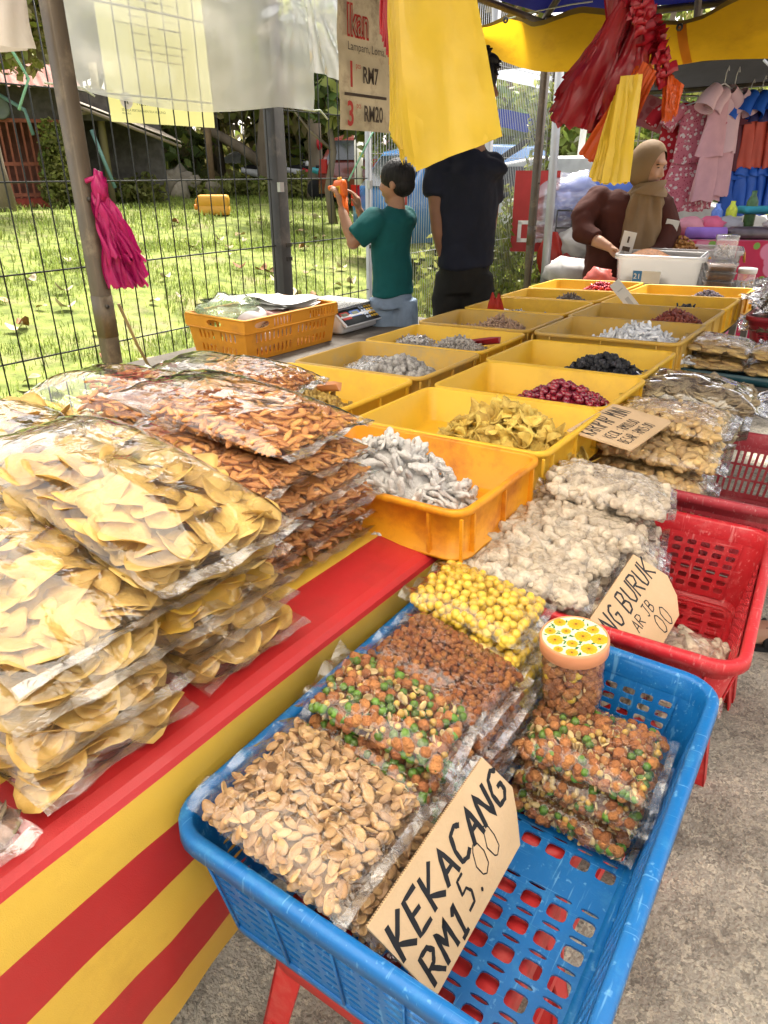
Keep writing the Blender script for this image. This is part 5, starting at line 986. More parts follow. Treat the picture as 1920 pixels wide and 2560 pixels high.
# ------------------------------------------------------------------ tents overhead
m_bluet = mat("dark_blue_canopy_cloth", (.006, .008, .075), .7, .25, var=.2, scale=3, bump=.1, bscale=200, trans=.15); m_tarpy = mat("yellow_tarpaulin", (.74, .42, .012), .5, .4, var=.06, scale=3, trans=.55, bump=.2, bscale=30, dirt=(.62, .33, .012), dscale=4, stretch=(1, 1, 2)); m_tapeo = mat("orange_patch_tape", (.62, .23, .012), .5, .4, trans=.45)
o = thing("stall_canopy", "dark blue peaked stall canopy over the yellow trays", "canopy", TM((-.55, 3.12, 0)))
hx, hy, ze, zp = 1.70, 1.84, 2.30, 3.1
b = MB()
for (x0, y0), (x1, y1) in (((-hx, -hy), (hx, -hy)), ((hx, -hy), (hx, hy)), ((hx, hy), (-hx, hy)), ((-hx, hy), (-hx, -hy))): b.grid(lambda a, c: (lambda x, y, k: (x * (1 - k), y * (1 - k), ze + (zp - ze) * k - .05 * sin(pi * a) * (1 - k)))(x0 + (x1 - x0) * a, y0 + (y1 - y0) * a, c), 8, 6)
b.obj("roof_cloth", m_bluet, o)
for pts, nm in (([(-hx, hy, ze - .05), (hx, hy, ze - .06)], "eave_bar"), ([(-hx, -hy, ze - .05), (-hx, hy, ze - .05)], "eave_bar"), ([(hx, -hy, ze - .05), (hx, hy, ze - .05)], "eave_bar"), ([(-hx, hy, ze - .05), (-.75, hy, ze - .16), (.75, hy, ze - .05)], "truss_bar"), ([(-.75, hy - .05, ze - .15), (-.55, hy * .5, ze + .12), (0, 0, zp - .12)], "rafter"), ([(-hx, hy, ze - .03), (0, 0, zp - .08)], "rafter"), ([(hx, hy, ze - .03), (0, 0, zp - .08)], "rafter"), ([(-.75, hy, ze - .13), (.9, hy * .86, ze + .10)], "truss_bar")):
    MB().tube(pts, .020, 6).obj(nm, m_leg, o)
MB().box((-.75, hy - .02, ze - .15), (.06, .06, .06)).obj("joint", m_post, o)
o = thing("tarpaulin", "bright yellow tarpaulin strung across below the canopy's far eave", "tarpaulin", TM((-1.4, 4.66, 2.0)))
top = [(-2.62, 2.225), (-2.50, 2.235), (-2.35, 2.268), (-2.26, 2.245), (-2.185, 2.208), (-2.11, 2.212), (-2.03, 2.234), (-1.95, 2.255), (-1.89, 2.262), (-1.77, 2.24), (-1.65, 2.206), (-1.52, 2.172), (-1.42, 2.150), (-1.31, 2.137), (-1.21, 2.155), (-1.10, 2.212), (-1.0, 2.25), (-.85, 2.29), (-.6, 2.30)]
bot = [(-2.62, 2.16), (-2.56, 2.125), (-2.47, 2.07), (-2.38, 2.025), (-2.26, 1.985), (-2.15, 1.958), (-2.05, 1.944), (-1.9, 1.936), (-1.7, 1.93), (-1.5, 1.925), (-1.3, 1.929), (-1.15, 1.938), (-1.0, 1.935), (-.85, 1.93), (-.6, 1.93)]
def itp(T, x):
    for (a, za), (c, zc) in zip(T, T[1:]):
        if x <= c: return za + (zc - za) * (x - a) / (c - a)
    return T[-1][1]
def tp(a, c):
    x = -2.62 + 2.02 * a; z0, z1 = itp(bot, x), itp(top, x); z = z0 + (z1 - z0) * c
    return (x + 1.4, .03 * noise.noise(Vector((x * 2.2, z * 3, 0))) + .012 * sin(x * 9 + z * 14) + .02 * c - .04 * sin(pi * c) * sin(x * 3), z - 2.0)
MB().grid(tp, 90, 16).obj("sheet", m_tarpy, o)
MB().grid(lambda a, c: (lambda p: (p[0], p[1] - .004, p[2]))(tp((1.31 - .03 + a * .045 + .02 * (1 - c)) * 0 + ((-1.335 + a * .05 + .07 * (1 - c)) + 2.62) / 2.02, c * .9)), 2, 12).obj("patch_strip", m_tapeo, o)
MB().grid(lambda a, c: (lambda p: (p[0], p[1] - .003, p[2]))(tp(a, .9 + .1 * c)), 90, 2).obj("hem", mat("dark_hem", (.20, .12, .01), .6), o)
for x in (-2.355, -1.31): MB().lathe([(.008, -.004), (.018, -.003), (.018, .003), (.008, .004)], 14, cap0=False, cap1=False).obj("eyelet", m_post, o, TM((x + 1.4, -.03, itp(top, x) - 2.0 - .035), (pi / 2, 0, 0)))
for lab, pts in (("cord tying the tarpaulin's middle eyelet to the canopy joint", [(-1.31, 4.63, 2.11), (-1.30, 4.80, 2.16)]), ("cord tying the tarpaulin's left eyelet to the canopy bar", [(-2.355, 4.63, 2.235), (-2.2, 4.75, 2.28), (-2.0, 4.8, 2.30), (-1.9, 4.85, 2.31)])): tag(MB().tube(pts, .004, 5).obj("cord", m_tie, None), lab, "cord")
o = thing("stall_canopy", "unseen white cloth canopy added over the near table and baskets to soften the light", "canopy", TM((-.5, -.10, 0))); m_wc = mat("white_diffusing_cloth", (.90, .86, .78), .7, .2, var=.03, trans=.8); b = MB()  # out of view; added to diffuse the sun, overlapping the blue canopy against stray sun
hx, hy = 1.65, 1.62
for (x0, y0), (x1, y1) in (((-hx, -hy), (hx, -hy)), ((hx, -hy), (hx, hy)), ((hx, hy), (-hx, hy)), ((-hx, hy), (-hx, -hy))): b.grid(lambda a, c: (lambda x, y, k: (x * (1 - k), y * (1 - k), 2.22 + .7 * k - .05 * sin(pi * a) * (1 - k)))(x0 + (x1 - x0) * a, y0 + (y1 - y0) * a, c), 8, 6)
b.obj("roof_cloth", m_wc, o)
for x, y in ((-hx, -hy), (hx, -hy)): MB().tube([(x, y, 0), (x, y, 2.22)], .02, 6).obj("leg", m_leg, o)
# pale translucent tent beyond, and the dark canopy of the clothes stall
m_pale = mat("pale_blue_tent_cloth", (.42, .47, .62), .6, .3, var=.06, trans=.5)
o = thing("tent_roof", "pale blue tent roof seen above the yellow tarpaulin", "canopy", TM((-.6, 7.0, 0))); MB().grid(lambda a, c: (-1.6 + 3.4 * a, -1.0 + 2.2 * c, 2.55 + .55 * (1 - abs(a * 2 - 1)) * .6 + .6 * c), 8, 6).obj("roof_cloth", m_pale, o); MB().tube([(-.9, -1.0, 2.6), (-.2, .5, 3.2)], .02, 6).obj("rafter", m_leg, o)
m_blk = mat("black_canopy_cloth", (.018, .017, .02), .8, .2, var=.2)
o = thing("stall_canopy", "black canopy of the clothes stall behind the woman", "canopy", TM((-1.3, 8.3, 0)))
b = MB(); b.grid(lambda a, c: (-1.7 + 3.9 * a, -1.55 + 3.2 * c, 2.23 + .10 * a + .45 * sin(pi * c) * sin(pi * min(max(a, 0), 1))), 10, 8); b.obj("roof_cloth", m_blk, o)
for pts, nm in (([(-1.7, -1.5, 2.18), (2.2, -1.5, 2.24)], "eave_bar"), ([(-1.2, -.8, 2.05), (1.6, .3, 2.20)], "clothes_rail"), ([(-1.0, -1.45, 2.18), (-.9, .2, 2.42)], "rafter"), ([(-1.0, -1.45, 2.18), (.0, .2, 2.45)], "rafter"), ([(-1.7, -1.5, 2.18), (.2, .2, 2.45)], "rafter"), ([(-1.65, -1.5, 0), (-1.65, -1.5, 2.2)], "leg")): MB().tube(pts, .018, 6).obj(nm, m_leg, o)
MB().tube([(.05, -1.55, 2.16), (.12, -1.5, 2.10), (.3, -1.45, 2.05), (.5, -1.45, 2.03)], .010, 6).obj("light_cord", mat("white_cable", (.6, .6, .6), .5), o)
lb = MB().ball((0, 0, 0), .014, 8, 6).mesh("bulb", mat("white_bulb", (.75, .75, .72), .3))
for i in range(6): new("bulb", lb, o, TM((.12 + i * .075, -1.46, 2.115 - .018 * i)))
# ------------------------------------------------------------------ trees and greenery
m_lf = [mat("leaf_mid", (.17, .23, .045), .5, .35, var=.3, scale=1.5, rnd=.55, trans=.45, rgb2=(.21, .24, .05)), mat("leaf_light", (.24, .27, .06), .5, .35, var=.3, scale=1.5, rnd=.5, trans=.5, rgb2=(.34, .34, .10)), mat("leaf_dark", (.10, .14, .04), .5, .35, var=.3, scale=1.5, rnd=.55, trans=.35), mat("leaf_olive", (.30, .27, .12), .6, .3, var=.3, scale=1.5, rnd=.5, trans=.4, rgb2=(.40, .33, .16))]
m_bark = mat("grey_bark", (.19, .15, .11), .9, .2, var=.35, scale=4, bump=.8, bscale=18, stretch=(1, 1, .3)); m_barkd = mat("dark_bark", (.07, .055, .042), .9, .2, var=.4, scale=4, bump=.8, bscale=18)
def leaves(name, blobs, n, size, ms, par=None, seed=0, M=None, stuff=False, asp=.5):
    """leaf-sized faces spread through ellipsoid clumps (centre, radii)"""
    r = np.random.default_rng(seed); w = np.array([b[1][0] * b[1][1] * b[1][2] for b in blobs]) ** .75; w /= w.sum(); k = r.choice(len(blobs), n, p=w)
    Cc = np.array([b[0] for b in blobs])[k]; Rr = np.array([b[1] for b in blobs])[k]; d = r.normal(size=(n, 3)); d /= np.linalg.norm(d, axis=1)[:, None]; P = Cc + d * Rr * (r.random((n, 1)) ** .45)
    u = r.normal(size=(n, 3)); u /= np.linalg.norm(u, axis=1)[:, None]; v = np.cross(u, r.normal(size=(n, 3))); v /= np.linalg.norm(v, axis=1)[:, None]; s = size * r.uniform(.6, 1.4, (n, 1)); u *= s; v *= s * asp
    V = np.stack([P - u, P + v, P + u, P - v], 1).reshape(-1, 3); F = np.arange(4 * n).reshape(-1, 4)
    me = bpy.data.meshes.new(name); me.from_pydata(V.tolist(), [], F.tolist())
    for m in ms: me.materials.append(m)
    # clumps of like leaves: light and dark groups
    cl = (np.sin(P[:, 0] * 2.1) + np.sin(P[:, 1] * 1.7 + 1) + np.sin(P[:, 2] * 2.6)) * .33 + r.normal(size=n) * .35; me.polygons.foreach_set("material_index", np.clip(((cl + 1) / 2 * len(ms)).astype(int), 0, len(ms) - 1)); me.update()
    o = new(name, me, par, M)
    if stuff: kind(o, "stuff")
    return o
def tree(label, x, y, h, r0, lean=(0, 0), crown=None, n=2600, size=.16, ms=None, bark=None, limbs=4, seed=0, name="tree", split=.45):
    z0 = lawn_z(x, y); o = thing(name, label, "tree", TM((x, y, z0 - .05)), "trees beyond the lawn"); r = random.Random(seed); b = MB(); T = []
    for i in range(7): t = i / 6; T.append(Vector((lean[0] * t + .06 * r.uniform(-1, 1), lean[1] * t + .06 * r.uniform(-1, 1), h * t)))
    b.tube(T, [r0 * (1.25 if i == 0 else 1 - .6 * i / 6) for i in range(7)], 9); tips = [T[-1]]
    for i in range(limbs):
        t = split + (1 - split) * i / max(limbs, 1); p = T[int(t * 6)]; a = r.uniform(0, 6.28); L_ = h * r.uniform(.25, .42); q = p + Vector((cos(a) * L_ * .7, sin(a) * L_ * .7, L_ * .7)); b.tube([p, p.lerp(q, .5) + Vector((0, 0, -.06 * L_)), q], [r0 * .45, r0 * .3, r0 * .12], 6); tips.append(q)
    b.obj("trunk", bark or m_bark, o)
    blobs = crown or [((q.x + r.uniform(-.4, .4), q.y + r.uniform(-.4, .4), q.z + r.uniform(-.2, .5)), (r.uniform(.7, 1.3), r.uniform(.7, 1.3), r.uniform(.5, .9))) for q in tips for _ in range(2)]
    leaves("crown", blobs, n, size, ms or [m_lf[2], m_lf[0], m_lf[1]], o, seed); return o
def bl(*L): return [((x, y, z), (a, b_, c)) for x, y, z, a, b_, c in L]
tree("feathery yellow green tree hanging over the red roofed hut", -12.2, 6.6, 4.2, .16, crown=bl((.6, .3, 2.6, .7, .7, .7), (.9, .8, 3.4, .9, .9, .8), (.5, .6, 4.2, 1.2, 1.2, .9), (1.3, .4, 2.9, .5, .6, .6), (0, -.6, 3.6, .9, .9, .8)), n=7000, size=.10, ms=[m_lf[0], m_lf[1], m_lf[1], m_lf[3]], seed=1)
tree("tall tree with a curved side branch behind the square fence post", -13.6, 14.2, 6.0, .20, (.1, .1), n=3000, size=.15, seed=2, split=.6)
b = MB(); T = [(-15.3, 13.2, 3.0), (-15.0, 13.35, 2.55), (-14.6, 13.55, 2.25), (-14.1, 13.85, 1.95), (-13.6, 14.15, 1.55)]; tag(b.tube(T, [.10, .10, .11, .12, .14], 8).obj("fallen_branch", m_bark, None), "bare curved branch arching left from the tree behind the fence post", "branch")
tree("grey tree with a small red tag on its trunk beside the motorcycles", -11.9, 14.1, 5.2, .19, (.0, .1), n=5500, size=.17, seed=3, ms=[m_lf[0], m_lf[1], m_lf[0]], split=.4)
tag(MB().ball((0, 0, 0), (.03, .10, .14), 10, 6).obj("red_tag", m_rs, None, TM((-11.65, 13.97, 1.98))), "small red tag on the grey tree trunk", "tag")
tree("dark trunked tree beside the hut's awning", -17.6, 13.6, 5.0, .28, bark=m_barkd, n=3200, size=.18, seed=4, split=.65)
for i, (x, y, h, r0, lx, lab) in enumerate(((-20.5, 16.8, 6, .2, .5, "slim tree left of the rock pile"), (-19.6, 17.4, 6, .16, -1.2, "leaning slim tree behind the rock pile"), (-21.5, 20.5, 7, .22, .2, "tree behind the rock pile, farther back"), (-19.0, 19.8, 6.5, .2, -.3, "tree behind the white umbrella"), (-18.0, 22.0, 7, .24, 0, "tree right of the white umbrella, far back"), (-15.0, 20.0, 6.5, .2, .3, "tree behind the blue gazebo"), (-12.5, 19.5, 6, .22, 0, "bushy tree behind the parked cars"), (-9.5, 19.0, 6, .22, 0, "tree behind the finer mesh fence"))):
    tree(lab, x, y, h, r0, (lx, 0), n=2400, size=.19, seed=20 + i, ms=[m_lf[(i + k) % 4] for k in range(3)], split=.5)
# drooping light leaves near the Ikan banner
tree("drooping tree with long light green leaves left of the Ikan banner", -8.6, 10.6, 3.6, .07, crown=bl((0, 0, 2.0, .55, .55, .5), (.2, .3, 2.6, .7, .7, .6), (-.3, -.2, 2.9, .7, .7, .5), (.4, .5, 1.65, .35, .35, .3)), n=1500, size=.13, ms=[m_lf[1], m_lf[2], m_lf[1]], seed=40, limbs=2)
rb = random.Random(12); blobs = []
for i in range(95):
    a = radians(rb.uniform(-86, 30)); d = rb.uniform(25, 36); x, y = d * sin(a), d * cos(a); blobs.append(((x, y, rb.uniform(1.0, 8.5)), (rb.uniform(1.4, 2.8), rb.uniform(1.4, 2.8), rb.uniform(.8, 1.8))))
for i in range(80):
    a = radians(rb.uniform(-88, 30)); d = rb.uniform(23, 33); x, y = d * sin(a), d * cos(a); blobs.append(((x, y, rb.uniform(.8, 4.0)), (rb.uniform(1.2, 2.4), rb.uniform(1.2, 2.4), rb.uniform(.7, 1.4))))
for i in range(26):
    a = radians(rb.uniform(-56, -36)); d = rb.uniform(21, 27); x, y = d * sin(a), d * cos(a); blobs.append(((x, y, rb.uniform(1.2, 6.5)), (rb.uniform(1.2, 2.2), rb.uniform(1.2, 2.2), rb.uniform(.8, 1.5))))
leaves("far_wood", blobs, 105000, .24, [m_lf[2], m_lf[0], m_lf[3], m_lf[1], m_lf[3]], None, 50, None, True)
b = MB()
for i in range(46):
    a = radians(rb.uniform(-84, 25)); d = rb.uniform(24, 33); x, y = d * sin(a), d * cos(a); b.tube([(x, y, .5), (x + rb.uniform(-.3, .3), y, 4), (x + rb.uniform(-.6, .6), y, 9)], [rb.uniform(.09, .2), .1, .05], 6)
kind(b.obj("far_trunks", m_bark, None), "stuff")
def bush(label, x, y, blobs, n, size, ms, seed, name="bush", z=None): o = thing(name, label, "bush", TM((x, y, lawn_z(x, y) if z is None else z))); leaves("foliage", blobs, n, size, ms, o, seed); MB().tube([(0, 0, 0), (.02, .03, .4), (0, .0, .8)], [.03, .02, .01], 6).obj("stem", m_bark, o); return o
bush("leafy green bush growing against the hut's barred front", -12.85, 8.05, bl((0, 0, .35, .36, .36, .4), (.03, .05, .8, .32, .32, .4), (.0, .0, 1.15, .22, .22, .3), (.2, .3, .3, .35, .35, .3)), 3800, .05, [m_lf[1], m_lf[0], m_lf[1]], 60)
for i, (x, y, s, lab) in enumerate(((-13.9, 9.9, .8, "low bright weeds at the foot of the bamboo pole"), (-16.2, 12.8, 1.0, "low weeds left of the rock pile"), (-15.0, 13.6, .9, "yellowish weeds in front of the rock pile"), (-17.5, 14.8, 1.1, "weeds behind the rock pile"), (-13.2, 14.0, .7, "weeds at the foot of the fence post tree"))):
    bush(lab, x, y, bl((0, 0, .2, .9 * s, .9 * s, .3), (.5, .4, .25, .6 * s, .6 * s, .35)), 1500, .075, [m_lf[1], m_lf[0], m_lf[1]], 61 + i, "weeds")
bush("climbing greenery on the finer mesh fence, from the man's back to the vine pole", -2.95, 5.6, bl((0, -.4, .5, .25, .6, .5), (0, .2, .9, .2, .5, .4), (.0, .55, .45, .3, .4, .5), (.1, .75, 1.35, .12, .15, .5), (.1, .78, 1.85, .12, .14, .3), (0, -.1, .25, .4, .8, .3)), 5200, .034, [m_lf[0], m_lf[1], m_lf[0]], 70, z=.05)
bush("roadside bushes behind the wire cart", -5.2, 11.5, bl((0, 0, 1.6, 1.4, 1.2, 1.2), (-1.2, -.2, 1.2, 1.2, 1, 1.0), (1.4, .4, 1.4, 1.4, 1, 1.1), (2.6, .6, 1.8, 1.2, 1, 1.2), (-2.4, .5, 1.8, 1.2, 1, 1.4)), 9000, .10, [m_lf[2], m_lf[0], m_lf[0], m_lf[1]], 71)
tag(MB().tube([(-2.32, 5.55, 0), (-2.36, 5.60, 1.2), (-2.42, 5.66, 2.3)], .035, 8).obj("vine_pole", m_grey, None), "old grey pole wrapped with a leafy vine behind the tent leg", "pole")
# ------------------------------------------------------------------ hut, poles, rocks, jerrycan
H = frame((-13.75, 7.35, .78), (.49, .87, 0), (-.87, .49, 0))     # x runs along the barred front to the right, y into the hut
m_rust = mat("rusty_red_bars", (.30, .095, .055), .7, .3, var=.25); m_rustw = mat("red_painted_plinth", (.36, .07, .045), .8, .2, var=.2); m_roofm = mat("reddish_corrugated_roof", (.26, .11, .085), .7, .3, var=.25, scale=2, dirt=(.12, .07, .05)); m_darkw = mat("dark_boards", (.11, .10, .09), .9, .2, var=.3); m_teal = mat("teal_pipe_paint", (.16, .30, .28), .5, .4, var=.1)
o = thing("hut", "red roofed hut with a rusty barred front at the left edge", "hut", H)
MB().box((-.2, .3, .09), (3.0, .6, .18)).obj("plinth", m_rustw, o)
bar = MB().box((0, 0, .80), (.035, .03, 1.25)).mesh("bar", m_rust)
for i in range(24): new("bar", bar, o, TM((-1.5 + i * .118, 0, .0)))
for z in (.24, .75, 1.44): MB().box((-.2, 0, z), (2.9, .045, .06)).obj("rail", m_rust, o)
MB().box((-.2, 1.6, .9), (3.0, .08, 1.8)).obj("back_wall", mat("brick_red_wall", (.20, .085, .06), .9, .2, var=.3, scale=6), o); MB().box((.5, .05, 1.72), (4.2, .06, .5)).obj("fascia_wall", m_darkw, o); MB().box((1.55, .8, .9), (.08, 1.5, 1.8)).obj("side_wall", m_darkw, o); MB().box((2.4, 1.2, .85), (1.7, .08, 1.7)).obj("rear_wall", m_darkw, o)
b = MB(); b.grid(lambda a, c: (-2.2 + 3.9 * a, -.55 + 2.6 * c, 1.93 + .62 * c + .022 * sin(a * 150)), 156, 3); b.obj("roof", m_roofm, o)
b = MB(); b.grid(lambda a, c: (1.35 + 1.95 * a, -.5 + 2.4 * c, 1.80 - .68 * a + .32 * c + .02 * sin(c * 90)), 4, 60); b.obj("awning", mat("grey_corrugated_awning", (.26, .22, .17), .7, .3, var=.2), o)
for p in ([(1.4, -.45, 1.72), (3.3, -.45, 1.05)], [(1.3, -.3, 1.52), (1.9, -.3, 1.60)]): MB().tube(p, .03, 5).obj("rafter", mat("weathered_beam", (.28, .22, .17), .8), o)
MB().lathe([(.17, 0), (.18, .03), (.18, .10), (.16, .12), (.06, .05)], 18).obj("extractor_fan", mat("grey_green_metal", (.15, .18, .16), .5), o, TM((.32, -.02, 1.62), (pi / 2, 0, 0)))
for p in ([(.0, -.1, 2.05), (.72, -.35, 1.58), (.78, -.4, 1.2)], [(1.75, -.4, 1.3), (2.0, -.45, .35)]): MB().tube(p, .035, 6).obj("drain_pipe", m_teal, o)
for lab, x, y, z1, r_, m in (("bamboo pole holding the yellow banner's left side", -13.2, 9.35, 3.2, .075, mat("greenish_bamboo", (.30, .25, .13), .6, .3, var=.25, scale=5, stretch=(1, 1, .2))), ("wooden pole holding the yellow banner's right side", -14.6, 13.3, 3.6, .075, mat("brown_pole_wood", (.24, .16, .095), .7, .3, var=.2)), ("slim teal pipe standing by the dark tree", -15.6, 12.3, 1.9, .045, m_teal)):
    q = lawn_z(x, y); tag(MB().tube([(x, y, q), (x * .992, y * .995, z1)], [r_, r_ * .9], 10).obj("pole", m, None), lab, "pole")
m_rock = mat("pale_rock", (.30, .26, .20), .9, .2, var=.35, scale=2, bump=.8, bscale=12, dirt=(.13, .12, .06), dscale=2); rr_ = random.Random(6)
for i in range(16):
    x = -15.6 + rr_.uniform(-1.1, 1.0); y = 13.4 + rr_.uniform(-.8, .8) + (x + 15.6) * -.7; s = rr_.uniform(.16, .36)
    tag(MB().ball((0, 0, 0), (s, s * .8, s * .6), 9, 6, 0, None, lambda p: 1 + .5 * noise.noise(p * 1.7 + Vector((i, 0, 0)))).obj("rock", m_rock, None, TM((x, y, lawn_z(x, y) + s * .35 + .12 * (i % 3)), rot_any(rr_))), "pale rock in the rubble pile at the lawn's far end", "rock", "rocks in the rubble pile")
m_jer = mat("yellow_jerrycan_plastic", (.68, .36, .045), .45, .4, var=.06, trans=.2)
o = thing("jerrycan", "yellow plastic jerrycan lying on the lawn", "jerrycan", frame((-9.82, 8.93, .74), (.74, .67, 0), (-.67, .74, 0)))
MB().rr(.53, .34, .06, [(-.05, 0), (-.01, .01), (0, .05), (0, .13), (-.008, .14), (-.008, .15), (0, .16), (0, .26), (-.015, .30), (-.05, .315)], 5, 0, None, True, True).obj("body", m_jer, o); MB().lathe([(.045, 0), (.045, .04), (.04, .05)], 14).obj("cap", mat("orange_cap", (.65, .22, .02), .4), o, TM((-.262, -.09, .13), (0, -pi / 2, 0))); MB().tube([(-.27, .05, .10), (-.30, .05, .14), (-.30, .05, .22), (-.26, .05, .26)], .016, 6).obj("grip", m_jer, o)
# ------------------------------------------------------------------ vehicles, tents and people's things beyond the lawn
def gazebo(label, x, y, s, ze_, zp_, m, z0=.0):
    o = thing("gazebo", label, "gazebo", TM((x, y, 0), (0, 0, .6))); b = MB()
    for k in range(4): a0, a1 = k * pi / 2 + pi / 4, (k + 1) * pi / 2 + pi / 4; b.add([(s * cos(a0), s * sin(a0), ze_), (s * cos(a1), s * sin(a1), ze_), (0, 0, zp_), (s * cos(a0), s * sin(a0), ze_ - .22), (s * cos(a1), s * sin(a1), ze_ - .22)], [(0, 1, 2), (3, 4, 1, 0)], 0, None, False)
    b.obj("roof_cloth", m, o)
    for k in range(4): a0 = k * pi / 2 + pi / 4; MB().tube([(s * .97 * cos(a0), s * .97 * sin(a0), z0), (s * .97 * cos(a0), s * .97 * sin(a0), ze_)], .03, 5).obj("leg", m_grey, o)
m_bt = mat("light_blue_gazebo_cloth", (.30, .42, .75), .6, .3, var=.05, trans=.3)
gazebo("light blue gazebo far behind the lawn, left of the grey tree", -16.0, 18.0, 1.05, 1.70, 2.25, m_bt)
gazebo("second blue gazebo behind the trees at the right", -2.0, 16, 1.6, 2.2, 3.0, mat("royal_blue_cloth", (.02, .05, .45), .6, .3, trans=.25))
o = thing("parasol", "white parasol far behind the lawn", "parasol", TM((-18.4, 18.2, 0))); MB().lathe([(.001, 2.05), (.35, 1.98), (.68, 1.80), (.75, 1.66)], 12, cap0=False, cap1=False).obj("canopy", mat("white_parasol_cloth", (.72, .72, .75), .6, .3, trans=.3), o); MB().tube([(0, 0, .8), (0, 0, 2.0)], .02, 5).obj("pole", m_grey, o)
m_tyre = mat("tyre_rubber", (.015, .015, .016), .8, .2); m_blkp = mat("black_gloss_panel", (.015, .015, .017), .25, .5); wheelm = MB().lathe([(.12, -.04), (.27, -.045), (.29, 0), (.27, .045), (.12, .04)], 18).mesh("wheel", m_tyre)
def moto(label, x, y, yaw, m):
    o = thing("motorcycle", label, "motorcycle", TM((x, y, lawn_z(x, y)), (0, 0, yaw), .82), "motorcycles parked beyond the lawn")
    for s in (-.62, .62): new("wheel", wheelm, o, TM((s, 0, .29), (pi / 2, 0, 0)))
    MB().tube([(-.75, 0, .78), (-.3, 0, .70), (.05, 0, .55), (.35, 0, .62), (.55, 0, .95)], [.07, .13, .14, .11, .06], 8).obj("body", m, o); MB().tube([(-.65, 0, .84), (-.3, 0, .82), (.0, 0, .74)], [.06, .10, .07], 8).obj("seat", m_tyre, o); MB().tube([(.62, 0, .29), (.50, 0, 1.0)], .035, 6).obj("fork", m_grey, o); MB().tube([(.42, -.33, 1.03), (.52, 0, 1.02), (.42, .33, 1.03)], .018, 6).obj("handlebar", m_blkp, o)
    MB().ball((.60, 0, .92), (.08, .09, .10), 10, 7).obj("headlight", mat("clear_headlight", (.7, .7, .7), .15), o)
    for s in (-.28, .28): MB().tube([(.45, s, 1.03), (.48, s * 1.1, 1.18)], .008, 5).ball((.48, s * 1.15, 1.2), (.015, .05, .035), 8, 5).obj("mirror", m_blkp, o)
cols = [mat("white_fairing", (.6, .6, .62), .3), mat("red_fairing", (.45, .02, .03), .3), m_blkp, mat("teal_fairing", (.03, .25, .30), .3)]
for i, (x, y, yaw, c, lab) in enumerate(((-14.0, 14.6, .8, 0, "white motorcycle leftmost in the parked row"), (-13.5, 14.9, .7, 2, "black motorcycle second in the parked row"), (-13.0, 15.2, .9, 0, "white motorcycle third in the parked row"), (-12.55, 15.3, .8, 1, "red motorcycle left of the grey tree"), (-11.2, 14.1, .8, 3, "teal motorcycle right of the grey tree"), (-10.8, 14.2, .9, 2, "black motorcycle behind the toy gun"), (-10.55, 14.5, .7, 2, "black motorcycle farther right, near the red van"))): moto(lab, x, y, yaw, cols[c])
def car(label, M, m, L_=3.9, W_=1.65, H_=1.5, van=False, extra=None, cat="car", name="parked_car"):
    o = thing(name, label, cat, M, "vehicles parked beyond the lawn"); gl = mat("dark_car_glass", (.02, .025, .03), .08, .6)
    ws = (.55, .80, .94, .86) if not van else (.58, .86, .97, .92)
    P = [(-L_ / 2, .30), (-L_ / 2, .75), (-L_ / 2 + .1, .95), (-L_ / 2 + .45, H_ - .08), (-L_ / 2 + .9, H_), (.35, H_), (1.0, .98), (L_ / 2 - .2, .85), (L_ / 2, .65), (L_ / 2, .30)]
    v = []; f = []; n = len(P)
    for s in (-1, -.9, .9, 1):
        for x, z in P: zz = z; yy = s * W_ / 2 * (1 if z < 1.0 else .84); v.append((x * (1 if abs(s) < 1 else .985), yy, zz if abs(s) < 1 else .3 + (zz - .3) * .965))
    for q in range(3): f += [(q * n + i, q * n + (i + 1) % n, (q + 1) * n + (i + 1) % n, (q + 1) * n + i) for i in range(n)]
    f += [tuple(range(n))[::-1], tuple(3 * n + i for i in range(n))]; MB().add(v, f).obj("body", m, o)
    for s in (-1, 1):
        MB().add([(-L_ / 2 + .55, s * W_ * .432, H_ - .12), (.28, s * W_ * .432, H_ - .12), (.85, s * W_ * .492, 1.0), (-L_ / 2 + .25, s * W_ * .492, 1.0)], [(0, 1, 2, 3)], 0, None, False).obj("side_window", gl, o)
        MB().box((L_ / 2 - .03, s * W_ * .36, .68), (.08, .30, .12)).obj("headlight", mat("clear_headlight", (.7, .7, .7), .15), o); MB().box((-L_ / 2 - .01, s * W_ * .40, .85), (.06, .16, .28)).obj("tail_light", mat("red_lens", (.4, .01, .01), .2), o)
        for x in (-L_ / 2 + .7, L_ / 2 - .75): new("wheel", wheelm, o, TM((x, s * W_ * .46, .29), (pi / 2, 0, 0)))
    MB().add([(-L_ / 2 + .06, -W_ * .38, .98), (-L_ / 2 + .06, W_ * .38, .98), (-L_ / 2 + .40, W_ * .36, H_ - .13), (-L_ / 2 + .40, -W_ * .36, H_ - .13)], [(0, 3, 2, 1)], 0, None, False).obj("rear_window", gl, o); MB().add([(1.0 + .02, -W_ * .38, 1.0), (1.02, W_ * .38, 1.0), (.40, W_ * .36, H_ - .05), (.40, -W_ * .36, H_ - .05)], [(0, 1, 2, 3)], 0, None, False).obj("windscreen", gl, o)
    return o
m_mar = mat("maroon_car_paint", (.16, .035, .03), .25, .5, coat=.5); m_carw = mat("silver_car_paint", (.50, .51, .52), .25, .5, coat=.5)
car("maroon car seen from behind beside the boy's head", TM((-9.9, 14.2, .72), (0, 0, radians(100)), .92), m_mar)
